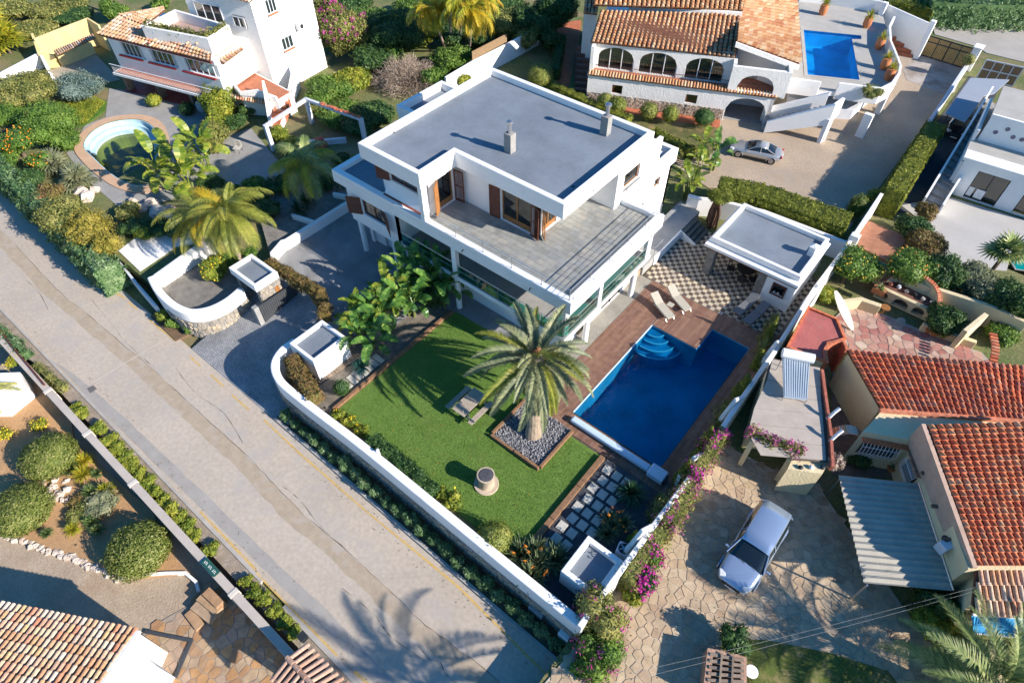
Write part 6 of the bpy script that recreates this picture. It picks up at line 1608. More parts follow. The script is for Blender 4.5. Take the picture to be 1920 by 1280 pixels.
# lounge things by the steps
wt_ = thing('covered_barbecue', 'rounded white covered object beside the stone pillar on the grey paving', 'barbecue', at(*c1(1515, 830), 0))
MB().lathe((0, 0, 0), [(.3, 0), (.42, .3), (.40, .6), (.25, .85), (.05, .95)], 14).build('cover', WHITE3, wt_, local=True, smooth=True)
rc = thing('red_tarpaulin', 'small heap under a bright red tarpaulin inside the concrete frame', 'tarpaulin', at(*c2(485, 1085), 0))
MB().lathe((0, 0, 0), [(.7, 0), (.62, .35), (.35, .55), (.05, .6)], 9).build('cloth', mat('red_tarp', (.40, .05, .045), .6, .2, 3, bump=.5, bscale=5), rc, local=True)
gc = thing('garden_chair', 'pale garden chair standing on the paving at the foot of the palms', 'chair', at(*c1(1790, 1140), 0), .5)
MB().box(-.28, .28, -.28, .28, .38, .43).build('seat', CURT, gc, local=True); MB().box(-.28, .28, .24, .3, .43, .95).build('backrest', CURT, gc, local=True)
for x in (-.25, .25):
    for y in (-.25, .25): MB().tube([(x, y, 0), (x, y, .4)], .018, 5).build('leg', DARKM, gc, local=True)

# ------------------------------------------------------------------ south-west lot below the street
SZ = -2.3
sw_ = thing('street_wall', 'long beige-topped wall running between the road verge and the sunken garden', 'wall', (-28, -.35, SZ))
SWM = mat('beige_wall', (.47, .41, .35), .9, .06, 1, bump=.2, fine=.05, stain=(.34, .30, .26, .7, .56, .5))
MB().box(-46, -11.5, -.52, -.12, SZ - .2, -.62).build('wall', SWM, sw_, bevel=.02)
for px, py in (b1(345, 375), b1(675, 670), b1(1020, 1040), b5(1785, 570)):
    q = at(px, py, -.6); MB().box(q.x - .12, q.x + .12, -.56, -.08, SZ, -.59).build('joint_cap', mat('pale_joint', (.60, .54, .47), .9, .05, 2), sw_)
q = at(*b5(1600, 400), -.6)
sg_ = thing('wall_plaque', 'small dark green plaque with pale lettering on the street wall', 'sign', (q.x, -.30, -.56))
MB().box(-.55, .55, -.18, .18, 0, .05).build('board', mat('green_board', (.02, .09, .07), .5, .1, 3), sg_, local=True)
mk = MB()
for k in range(11):
    if k in (3, 7): continue
    x = -.45 + k * .085
    mk.box(x, x + .02, -.07, .05, .05, .054); mk.box(x + .02, x + .055, -.07 + .1 * (k % 2), -.05 + .1 * (k % 2), .05, .054)
mk.build('lettering', WHITE, sg_, local=True)
BEDS = mat('orange_sand', (.50, .30, .15), .95, .12, .8, bump=.5, bscale=20, fine=.14, stain=(.34, .20, .11, .8, .52, .6))
bedp = pxy([(-40, 700), (60, 700), (130, 740), b1(560, 760), b1(1150, 1280), b5(1290, 310), b5(1420, 470), b5(1250, 480), b5(930, 510), b5(700, 400), b5(450, 310), b5(200, 230), (-40, 975)], SZ)
struct('planting_bed', MB().prism(bedp, SZ - .1, SZ + .12), BEDS)
ROCK = mat_pieces('garden_rock', [(.46, .38, .31), (.55, .47, .40), (.40, .31, .25), (.50, .44, .38)], .95, .6, 8, .25, 4)
rk_ = thing('rock_edging', 'low edging of broken pale rocks between the sandy bed and the gravel yard', 'stones', at(100, 1040, SZ))
ln = smooth_pts([at(*b5(*p), SZ) for p in ((-20, 170), (180, 220), (330, 280), (480, 320), (600, 370), (740, 430), (900, 500))], 16)
def rock(par, x, y, z, s, name='rock', m=ROCK):
    vs_ = []
    for zz, f in ((0, 1), (.55, 1.05), (1.0, .55)):
        for k in range(5):
            a = k * 1.257 + rnd.uniform(-.3, .3); vs_.append((x + math.cos(a) * s * f * rnd.uniform(.7, 1.2), y + math.sin(a) * s * f * rnd.uniform(.7, 1.2), z + zz * s * rnd.uniform(.8, 1.1)))
    fs = [tuple(range(10, 15))] + [(r_ * 5 + k, r_ * 5 + (k + 1) % 5, r_ * 5 + 5 + (k + 1) % 5, r_ * 5 + 5 + k) for r_ in range(2) for k in range(5)]
    return MB().add(vs_, fs).build(name, m, par)
for i, p in enumerate(ln): rock(rk_, p.x if hasattr(p, 'x') else p[0], p[1] + rnd.uniform(-.12, .12), SZ + .02, rnd.uniform(.09, .2))
for k in range(26):
    q = at(*b1(rnd.uniform(330, 520), rnd.uniform(1040, 1200)), SZ + .1); rock(rk_, q.x, q.y, SZ + .08, rnd.uniform(.1, .24))
kb = thing('low_kerb', 'pale rendered kerb curving along the sandy bed toward the steps', 'kerb', at(*b5(1100, 490), SZ))
MB().strip([at(*b5(900, 505), SZ), at(*b5(1080, 478), SZ), at(*b5(1250, 465), SZ), at(*b5(1400, 462), SZ), at(*b5(1480, 530), SZ), at(*b5(1500, 600), SZ)], .16, SZ, SZ + .22).build('kerb', WHITE2, kb, bevel=.02)
# brown crazy paving
BFL = mat_pieces('brown_flagstone', [(.36, .20, .09), (.42, .25, .12), (.30, .17, .09), (.40, .29, .18), (.34, .24, .17)], .85, .3, 9, .2, 2.5)
bp_ = pxy([b5(1000, 960), b5(1130, 870), b5(1270, 780), b5(1420, 700), b5(1500, 600), b5(1620, 500), b5(1900, 780), b6(200, 1000), b6(500, 1340), b5(1150, 1340), b5(1190, 1160)], SZ)
pf_ = struct('paved_yard', MB().prism(bp_, SZ - .1, SZ + .03), mat('yard_grout', (.34, .28, .22), .9, .1, 2))
pieces(voronoi(bp_, .48, gap=.05), 'flagstone', SZ + .03, .02, BFL, pf_, 300)
st2 = thing('flagged_steps', 'flagstone-topped steps climbing to the wall gate in the sunken yard', 'steps', at(*b5(1550, 700), SZ))
for k, (a, b) in enumerate(((b5(1410, 740), b5(1500, 860)), (b5(1450, 690), b5(1590, 800)), (b5(1495, 625), b5(1640, 740)), (b5(1540, 585), b5(1650, 690)))):
    A = at(*a, SZ + .2 + k * .18); B = at(*b, SZ + .2 + k * .18); MB().strip([A, B], .45, SZ, SZ + .2 + k * .18).build('step', BFL, st2, bevel=.02)
dk_ = thing('iron_frame', 'dark metal frame edge laid round the flagged corner beside the white wall', 'frame', at(*b5(1400, 950), SZ))
MB().strip([at(*b5(1090, 895), SZ), at(*b5(1440, 965), SZ), at(*b5(1320, 1240), SZ)], .16, SZ + .03, SZ + .12).build('frame', GATEM, dk_)
# house with the big tiled roof
sh2 = thing('cottage', 'white cottage with a multicoloured clay barrel-tile roof at the lower left corner', 'house', (-20, -5, SZ))
EZ = 1.15
tile_roof(sh2, at(110, 1345, 2.5), at(-90, 1290, 2.5) , at(258, 1182, EZ), at(-30, 1121, EZ), 26, 9, TC_OLD, 234) if False else None
e0, e1 = at(-60, 1118, EZ), at(259, 1182, EZ)
rd = (at(150, 1339, 2.4) - e1)
tile_roof(sh2, e0 + rd, e1 + rd, e0, e1, 31, 9, TC_OLD, 279)
wallp = [e0, e1, e1 + rd, e0 + rd]
cc_ = (e0 + e1 + rd * .5) / 2
MB().prism([(p.x * .97 + cc_.x * .03, p.y * .97 + cc_.y * .03) for p in wallp], SZ, EZ - .15).build('walls', WHITE, sh2)
MB().prism([xy(*b5(985, 995), -.4), xy(*b5(1185, 1160), -.4), xy(*b5(1080, 1340), -.4), xy(*b5(700, 1400), -.4)], SZ, -.4).build('annex', WHITE, sh2)
MB().strip([e1 + Vector((0, 0, .05)), e1 + rd + Vector((0, 0, .05))], .14, [EZ - .15, EZ + 1.1], [EZ + .08, EZ + 1.3]).build('verge', WHITE, sh2)
# small tiled gate roof bottom
gr_ = thing('gate_roof', 'small ridge-tiled canopy roof with pinkish barrel tiles above the street gate', 'canopy', at(*b6(300, 1150), .4))
r0, r1 = at(*b6(230, 1085), .9), at(*b6(520, 1400), .9)
for (a, b) in ((b6(360, 990), b6(700, 1350)), (b6(120, 1220), b6(380, 1500))):
    A, B = at(*a, .45), at(*b, .45); tile_roof(gr_, r0, r1, A, B, 9, 1, TC_OLD2, 9, flat=1.0)
rdg = MB()
for k in range(6):
    a, b = r0.lerp(r1, k / 6), r0.lerp(r1, (k + 1.08) / 6); rdg = MB().tube([a + Vector((0, 0, .02)), b + Vector((0, 0, .05))], [.10, .12], 8); rdg.build('ridge_tile', TC_OLD2, gr_)
MB().box(r0.x + .1, r1.x, r0.y - .9, r0.y + .5, SZ, .25).build('gate_post', WHITE3, gr_) if False else None
for t in (.15, .9):
    q = r0.lerp(r1, t); MB().box(q.x - .15, q.x + .15, q.y - .15, q.y + .15, SZ, .7).build('post', WHITE3, gr_)
lp_ = thing('wall_lantern', 'small dark square lantern on the wall beside the tiled gate roof', 'lantern', at(*b6(360, 945), -.4))
MB().box(-.16, .16, -.16, .16, 0, .04).build('base', DARKM, lp_, local=True); MB().box(-.11, .11, -.11, .11, .04, .28).build('glass', GLASSD, lp_, local=True); MB().box(-.19, .19, -.19, .19, .28, .36).build('cap', DARKM, lp_, local=True)
ww = thing('garden_house_corner', 'white-walled building corner with a brown eaves beam at the left edge below the street', 'outbuilding', at(20, 720, -1))
MB().prism(pxy([(-30, 700), b1(150, 230), b1(190, 330), b1(0, 480), (-30, 760)], -1.0), SZ, -1.0).build('wall', WHITE, ww)
MB().strip([at(-20, 590, -.3), at(*b1(60, 0), -.3), at(*b1(330, 320), -.5)], .09, -.7, -.5).build('timber_rail', WOODR, ww)

# ------------------------------------------------------------------ cars
def car_paint(name, col, metal=.6):
    m = mat(name, col, .28, .02, 1, metal=metal, spec=.6, fine=0); return m
GLS = mat('car_glass', (.012, .018, .022), .06, .05, 2, spec=.8, fine=0)
TYRE = mat('tyre_rubber', (.02, .02, .02), .9, .05, 4); RIM = mat('alloy', (.45, .45, .46), .35, .05, 4, metal=.8)
def car(name, label, paint, L, W, H, loc, rz, kind='estate', group=None):
    """body lofted from cross-sections; x forward"""
    t = thing(name, label, 'car', loc, rz, group)
    hl, hw = L / 2, W / 2
    if kind == 'coupe':   # x, half width, sill z, belt z
        sec = [(-hl, .70, .42, .62), (-hl + .12, .84, .25, .80), (-hl + .5, .95, .20, .86), (-hl + .9, 1.0, .19, .87), (-.35, 1.0, .19, .84), (.35, 1.0, .19, .84), (.9, .99, .19, .80), (hl - .8, .97, .20, .74), (hl - .35, .90, .22, .66), (hl - .08, .74, .28, .54), (hl, .58, .34, .46)]
        cab = [(-hl + .62, .60, .88, .0), (-.75, .62, .87, .34), (-.35, .62, .86, .40), (.05, .62, .85, .37), (.78, .66, .83, .0)]
    else:
        sec = [(-hl, .78, .45, .80), (-hl + .08, .88, .28, .98), (-hl + .4, .97, .24, 1.02), (-hl + .9, 1.0, .22, 1.02), (-.4, 1.0, .21, 1.0), (.5, 1.0, .21, .98), (1.0, .99, .21, .95), (hl - .75, .96, .22, .86), (hl - .35, .90, .24, .78), (hl - .1, .78, .3, .66), (hl, .62, .38, .54)]
        cab = [(-hl + .10, .70, 1.0, .04), (-hl + .35, .74, 1.02, .50), (-hl + .9, .76, 1.02, .56), (-.2, .76, 1.0, .58), (.35, .74, .99, .53), (1.18, .80, .94, .0)]
    prof = [(-1, 0, 0), (-1, .5, .0), (-.97, .78, 0), (-.86, .97, 0), (-.6, 1.0, 0), (0, 1.03, 0), (.6, 1.0, 0), (.86, .97, 0), (.97, .78, 0), (1, .5, 0), (1, 0, 0)]
    mb = MB(); n = len(prof); vs_ = []
    for x, w, z0, z1 in sec:
        for a, b, _ in prof: vs_.append((x, a * w * hw, z0 + (z1 - z0) * b))
    fs = []
    for i in range(len(sec) - 1):
        for j in range(n - 1): fs.append((i * n + j, i * n + j + 1, (i + 1) * n + j + 1, (i + 1) * n + j))
        fs.append((i * n + n - 1, i * n, (i + 1) * n, (i + 1) * n + n - 1))
    fs += [tuple(range(n))[::-1], tuple(range((len(sec) - 1) * n, len(sec) * n))]
    b = mb.add(vs_, fs).build('body', paint, t, smooth=True, local=True)
    s = b.modifiers.new('s', 'SUBSURF'); s.levels = s.render_levels = 1
    # cabin: glass skin, then roof and pillars
    vs_ = []; top_w = .80
    g = MB(); cp_ = [(-1, 0), (-.97, .45), (-.84, .93), (-.6, 1.0), (0, 1.03), (.6, 1.0), (.84, .93), (.97, .45), (1, 0)]; n = len(cp_)
    for x, w, z0, h in cab:
        for a, bb in cp_: vs_.append((x, a * w * hw * 1.22 * (1 - .10 * bb), z0 - .03 + h * bb))
    fs = []
    for i in range(len(cab) - 1):
        for j in range(n - 1): fs.append((i * n + j, i * n + j + 1, (i + 1) * n + j + 1, (i + 1) * n + j))
    fs += [tuple(range(n))[::-1], tuple(range((len(cab) - 1) * n, len(cab) * n))]
    cg = g.add(vs_, fs).build('cabin_glass', GLS, t, smooth=True, local=True)
    r = MB(); rs_ = cab[1:-1] if kind != 'coupe' else cab[1:4]; vs_ = []
    rp = [(-.90, .80), (-.84, .95), (-.6, 1.02), (0, 1.06), (.6, 1.02), (.84, .95), (.90, .80)]; n = len(rp)
    for k, (x, w, z0, h) in enumerate(rs_):
        xx = x + (-.12 if k == 0 else .1 if k == len(rs_) - 1 else 0)
        for a, bb in rp: vs_.append((xx, a * w * hw * 1.22 * (1 - .10 * bb) * 1.01, z0 - .015 + h * bb * (.97 if k in (0, len(rs_) - 1) else 1)))
    fs = []
    for i in range(len(rs_) - 1):
        for j in range(n - 1): fs.append((i * n + j, i * n + j + 1, (i + 1) * n + j + 1, (i + 1) * n + j))
    ro = r.add(vs_, fs).build('roof', paint, t, smooth=True, local=True); so = ro.modifiers.new('t', 'SOLIDIFY'); so.thickness = .03; so.offset = 1
    pl2 = MB()
    for sg in (-1, 1):
        def P_(c, a, bb): return (c[0], sg * a * c[1] * hw * 1.22 * (1 - .10 * bb) * 1.015, c[2] - .03 + c[3] * bb)
        pl2.tube([P_(cab[-1], 1, 0), P_(cab[-2], .86, .93)], .035, 5); pl2.tube([P_(cab[0], 1, 0), P_(cab[1], .86, .93)], .05, 5)
        mid = cab[len(cab) // 2]; pl2.tube([P_(mid, 1, 0), P_(mid, .86, .92)], .035, 5)
    pl2.build('pillars', paint, t, local=True)
    for i, x in enumerate((-hl + .78, hl - .85)):
        for sg in (-1, 1):
            y = sg * (hw - .13)
            wv = MB().tube([(x, y - .1, .32), (x, y + .1, .32)], .32, 20).build('wheel', TYRE, t, local=True)
            MB().tube([(x, y + sg * .08, .32), (x, y + sg * .115, .32)], .21, 14).build('rim', RIM, wv, local=True)
            arc = MB(); 
            arc.tube([(x + .37 * math.cos(a), sg * (hw - .005), .32 + .37 * math.sin(a)) for a in [PI * k / 10 for k in range(11)]], .03, 5); arc.build('wheel_arch', paint, t, local=True)
    zl = .60 if kind == 'coupe' else .68
    for sg in (-1, 1):
        MB().obox((hl - .26, sg * hw * .66, zl), .34, .3, .14, -sg * .5).build('headlight', mat('headlight_glass', (.6, .62, .62), .15, .05, 3, spec=.8), t, local=True, bevel=.04)
        MB().obox((-hl + .1, sg * hw * .68, zl + .12), .1, .3, .16, sg * .25).build('tail_light', mat('tail_light', (.45, .02, .02), .3, .05, 3), t, local=True, bevel=.03)
        MB().obox((cab[-1][0] - .22, sg * (hw + .1), .98 if kind != 'coupe' else .86), .1, .22, .13).build('mirror', paint, t, local=True, bevel=.03)
    MB().box(hl - .07, hl + .02, -.45, .45, .38, .52).build('grille', BLACK, t, local=True)
    MB().box(hl + .0, hl + .03, -.26, .26, .30, .40).build('number_plate', WHITE, t, local=True)
    MB().box(-hl - .03, -hl, -.26, .26, .52, .62).build('number_plate', WHITE, t, local=True)
    w = MB(); x1, z1 = cab[-1][0] + .02, cab[-1][2] + .02
    for y in (-.3, .3): w.tube([(x1, y + .3, z1), (x1 - .12, y - .25, z1 + .05)], .012, 4)
    w.build('wipers', BLACK, t, local=True)
    return t
SILV = car_paint('silver_sky_tint_paint', (.40, .50, .64)); SILV2 = car_paint('warm_silver_paint', (.52, .51, .49))  # blue of the reflected sky is put into the estate car's base colour
A = at(1378, 1085, .5); B = at(1448, 968, .8); d = A - B
car('estate_car', 'silver-blue estate car parked on the sunlit crazy paving, seen from its bonnet', SILV, 4.75, 1.85, 1.5, ((A.x + B.x) / 2, (A.y + B.y) / 2, .035), math.atan2(d.y, d.x))
A = at(1370, 272, .5); B = at(1462, 292, .5); d = A - B
car('coupe_car', 'silver two-door coupe parked on gravel beside the garage arch', SILV2, 4.3, 1.75, 1.3, ((A.x + B.x) / 2 + .1, (A.y + B.y) / 2, .01), math.atan2(d.y, d.x), 'coupe')
A = at(*c4(1380, 1010), .6); B = at(*c4(1450, 890), .6); d = A - B
car('dark_car', 'black car parked in shade under the grey canopy', car_paint('black_paint', (.012, .014, .018), .3), 4.3, 1.8, 1.5, (A.x + .15, (A.y + B.y) / 2 + .6, .02), -PI / 2 + .03)
A = at(*c4(985, 10), .6)
car('white_car', 'pale hatchback half hidden beyond the hedge at the top edge', car_paint('white_paint', (.62, .66, .72), .1), 4.2, 1.8, 1.5, (A.x, A.y + .6, .05), -PI / 2 - .2)

# ------------------------------------------------------------------ vegetation
G_MID = mat_leaf('leaf_mid', [(0.036, 0.081, 0.013), (0.081, 0.163, 0.024), (0.146, 0.244, 0.041), (0.227, 0.309, 0.057)])
G_DARK = mat_leaf('leaf_dark', [(0.02, 0.051, 0.018), (0.037, 0.092, 0.027), (0.076, 0.144, 0.037), (0.119, 0.186, 0.051)])
G_YEL = mat_leaf('leaf_yellowgreen', [(0.076, 0.127, 0.015), (0.164, 0.216, 0.025), (0.278, 0.304, 0.037), (0.418, 0.38, 0.051)])
G_OLIVE = mat_leaf('leaf_olive', [(0.072, 0.094, 0.026), (0.158, 0.18, 0.043), (0.259, 0.259, 0.072), (0.403, 0.36, 0.115)])
G_CLIP = mat_leaf('leaf_clipped', [(0.073, 0.1, 0.016), (0.132, 0.172, 0.026), (0.224, 0.251, 0.047), (0.356, 0.343, 0.106)], nscale=1.6)
G_BLUE = mat_leaf('leaf_blue', [(.07, .12, .10), (.13, .19, .155), (.20, .27, .22), (.28, .35, .28)])
G_GREY = mat_leaf('leaf_grey', [(.13, .15, .08), (.22, .24, .13), (.34, .34, .20)])
G_RUST = mat_leaf('leaf_rust', [(.10, .07, .03), (.17, .12, .04), (.20, .17, .045), (.28, .15, .07), (.16, .17, .05)])
G_HEDGE = mat_leaf('leaf_hedge', [(0.072, 0.094, 0.014), (0.13, 0.158, 0.022), (0.216, 0.238, 0.031), (0.317, 0.317, 0.043)], nscale=2.2)
G_NER = mat_leaf('leaf_oleander', [(0.034, 0.085, 0.034), (0.076, 0.161, 0.057), (0.151, 0.246, 0.095), (0.321, 0.416, 0.227)])
TWIG = mat_leaf('dry_twigs', [(0.184, 0.132, 0.098), (0.299, 0.23, 0.178), (0.414, 0.333, 0.265)], trans=.0)
MAG = mat_leaf('magenta_bract', [(.40, .015, .22), (.55, .03, .32), (.62, .10, .40)], trans=.35, nscale=5)
PINK = mat_leaf('pink_bract', [(.42, .05, .25), (.50, .12, .32), (.40, .03, .16)], trans=.35, nscale=5)
YFL = mat_leaf('yellow_blossom', [(.60, .42, .02), (.70, .55, .04), (.5, .4, .02)], trans=.2)
OFL = mat_leaf('orange_blossom', [(.75, .22, .02), (.80, .30, .03)], trans=.2)
FRUIT = mat('lemon_fruit', (.72, .48, .03), .5, .1, 4); OFRUIT = mat('orange_fruit', (.75, .27, .02), .5, .1, 4)
BARK = mat('bark', (.20, .15, .11), .95, .25, 4, bump=.8, bscale=12, fine=.2)
BARKL = mat('pale_bark', (.36, .29, .23), .95, .2, 4, bump=.7, bscale=10, fine=.2)
P_GRN = mat_leaf('frond_green', [(0.093, 0.147, 0.047), (0.171, 0.233, 0.07), (0.265, 0.31, 0.109), (0.404, 0.404, 0.171)], .2, .5)
P_YEL = mat_leaf('frond_yellow', [(0.132, 0.165, 0.017), (0.242, 0.264, 0.022), (0.396, 0.374, 0.033), (0.572, 0.44, 0.044)], .3, .5)
P_DATE = mat_leaf('frond_greygreen', [(.08, .105, .06), (.14, .17, .095), (.23, .25, .13), (.34, .33, .15)], .2, .5)
P_QUEEN = mat_leaf('frond_feathery', [(.10, .135, .02), (.18, .21, .03), (.28, .29, .05), (.40, .36, .07)], .3, .5)
P_GOLD = mat_leaf('frond_golden', [(.22, .20, .015), (.40, .30, .02), (.60, .38, .02)], .3, .5)
P_DRY = mat_leaf('frond_dry', [(.42, .22, .03), (.52, .30, .05), (.42, .28, .10)], .2, .6)
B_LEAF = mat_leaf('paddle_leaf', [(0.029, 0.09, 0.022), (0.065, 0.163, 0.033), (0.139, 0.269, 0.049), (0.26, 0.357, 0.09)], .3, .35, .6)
B_LEAFY = mat_leaf('paddle_leaf_yellowgreen', [(.06, .13, .015), (.14, .21, .02), (.26, .31, .04), (.44, .40, .06)], .3, .4, .6)  # yellower green set of paddle leaf colours
STALK = mat('leaf_stalk', (.17, .20, .06), .6, .15, 3)
CYC = mat_leaf('cycad_green', [(.02, .06, .03), (.035, .09, .04), (.06, .13, .06)], .15, .4)
CYCB = mat_leaf('cycad_blue', [(.03, .10, .085), (.05, .15, .12), (.08, .2, .16)], .15, .4)
def core_mesh(par, el, m, f=.8, name='inner_foliage'):
    import bmesh
    bm = bmesh.new()
    for (x, y, z, a, b, c) in el:
        r = bmesh.ops.create_icosphere(bm, subdivisions=2, radius=1)
        for v in r['verts']:
            k = f * rnd.uniform(.88, 1.06); v.co = Vector((x + v.co.x * a * k, y + v.co.y * b * k, z + v.co.z * c * k))
    o_ = wloc(par)
    for v in bm.verts: v.co -= o_
    me = bpy.data.meshes.new(name); bm.to_mesh(me); bm.free(); me.materials.append(m)
    o = bpy.data.objects.new(name, me); C.objects.link(o); o.parent = par
    return o
def leaves(P, Nn, size, m, name, par, wide=.45, jitter=.8, up=0.0):
    """P: N x 3 points, Nn: outward directions"""
    N = len(P)
    if N == 0: return None
    n = Nn + nr.normal(0, jitter * .6, (N, 3)); n[:, 2] += up; n /= np.linalg.norm(n, axis=1)[:, None] + 1e-9
    t = nr.normal(0, 1, (N, 3)); t[:, 2] += .25; u = np.cross(n, t); u /= np.linalg.norm(u, axis=1)[:, None] + 1e-9
    v = np.cross(n, u)
    s = size * nr.uniform(.6, 1.35, N)[:, None]
    off = np.array(wloc(par))[None]
    P = P - off
    V_ = np.stack([P - v * s, P + u * s * wide - n * s * .12, P + v * s, P - u * s * wide - n * s * .12], 1)
    return quads(name, V_, m, par)
def sample_el(el, dens, rough=.12, inner=.72, zmin=None):
    """points near the surfaces of overlapping ellipsoids"""
    out, nn = [], []
    for i, (x, y, z, a, b, c) in enumerate(el):
        area = 4 * PI * (((a * b) ** 1.6 + (a * c) ** 1.6 + (b * c) ** 1.6) / 3) ** (1 / 1.6)
        N = int(area * dens)
        d = nr.normal(0, 1, (N, 3)); d /= np.linalg.norm(d, axis=1)[:, None]
        bump = 1 + rough * (np.sin(d[:, 0] * 7 + x * 3) * np.sin(d[:, 1] * 6 + y * 2) + np.sin(d[:, 2] * 8 + x) * .7) 
        r = nr.uniform(inner, 1.0, N) ** .6 * bump
        p = np.array([x, y, z]) + d * np.array([a, b, c]) * r[:, None]
        ok = np.ones(N, bool)
        for j, (x2, y2, z2, a2, b2, c2_) in enumerate(el):
            if j != i:
                q = (p - np.array([x2, y2, z2])) / np.array([a2, b2, c2_]); ok &= (q ** 2).sum(1) > .62
        if zmin is not None: ok &= p[:, 2] > zmin
        out.append(p[ok]); nn.append((d / np.array([a, b, c]))[ok])
    P = np.concatenate(out); Nn = np.concatenate(nn); Nn /= np.linalg.norm(Nn, axis=1)[:, None]
    return P, Nn
def pxm(px, py, z):
    """metres per photograph pixel at that place"""
    p = at(px, py, z) - CAM
    return p.dot(c_f) / F_PX
def lobes(x, y, z, a, b, c, k, spread=.55, r=.6):
    out = [(x, y, z, a * .72, b * .72, c * .78)]
    for i in range(k):
        an = 2 * PI * i / k + rnd.uniform(-.4, .4); e = rnd.uniform(-.25, .8)
        rr = r * rnd.uniform(.7, 1.1)
        out.append((x + math.cos(an) * a * spread * math.cos(e), y + math.sin(an) * b * spread * math.cos(e), z + c * spread * math.sin(e), a * rr, b * rr, c * rr))
    return out
VN = {}
def shrub(px, py, rpx, label, m=G_MID, zg=0.0, h=None, aspect=1.0, size=.085, dens=None, lob=5, name='shrub', cat='shrub', group=None, blossom=None, bn=0, ball=False, trunk=False, fruit=None, fn=0, ang=0, zc=None, jit=.9, rough=.12, spread=.55, rr=.6):
    """px, py: centre of the crown as seen; rpx its radius in photograph pixels; aspect: depth / width; h: top above zg"""
    m0 = pxm(px, py, zg + .8); a = rpx * m0
    h = h or a * 1.6
    c = h / 2 if not trunk else min(h * .42, a * .9)
    zc_ = zc if zc is not None else zg + (c if not trunk else h - c)
    p = at(px, py, zc_)
    dens = dens or 1.5 / (size * size) * .42
    t = thing(name, label, cat, (p.x, p.y, zg), 0, group)
    a_, b_ = a, a * aspect
    el = [(p.x, p.y, zc_, a_, b_, c)] if ball else lobes(p.x, p.y, zc_, a_, b_, c, lob, spread, rr)
    P, Nn = sample_el(el, dens, .045 if ball else rough, .80 if ball else .62, zg + .02)
    if ball:
        k = nr.rand(len(P)) < .07; P[k] += Nn[k] * nr.uniform(.03, .16, (k.sum(), 1))
    leaves(P, Nn, size, m, 'foliage', t, jitter=.5 if ball else jit)
    core_mesh(t, el, m, .86 if ball else .74)
    if blossom:
        k = nr.permutation(len(P))[:max(1, bn // 9)]; Q = []; QN = []
        for i in k:
            if Nn[i][2] < -.3: continue
            n_ = 9; Q.append(P[i] + Nn[i] * .06 + nr.normal(0, .09, (n_, 3))); QN.append(np.repeat(Nn[i][None], n_, 0))
        leaves(np.concatenate(Q), np.concatenate(QN), size * .8, blossom, 'blossoms', t, wide=.7)
    if fruit:
        k = [i for i in nr.permutation(len(P)) if Nn[i][2] > -.2][:fn]; fm = MB()
        for i in k: q = P[i] + Nn[i] * .05; fm.lathe((q[0], q[1], q[2] - .05), [(.02, 0), (.055, .035), (.055, .075), (.02, .11)], 6)
        fm.build('fruit', fruit, t)['kind'] = 'stuff'
    if trunk:
        tb_ = MB(); lean = rnd.uniform(-.15, .15)
        tb_.tube([(p.x + lean, p.y, zg - .1), (p.x + lean * .5, p.y, zg + (zc_ - zg) * .5), (p.x, p.y, zc_)], [a * .09 + .03, a * .07 + .02, a * .05 + .02], 8)
        for k in range(5):
            an = k * 1.256; tb_.tube([(p.x + lean * .5, p.y, zg + (zc_ - zg) * .45), (p.x + math.cos(an) * a * .5, p.y + math.sin(an) * b_ * .5, zc_ + c * .2)], [a * .045 + .015, .015], 5)
        tb_.build('trunk', BARK, t)
    return t
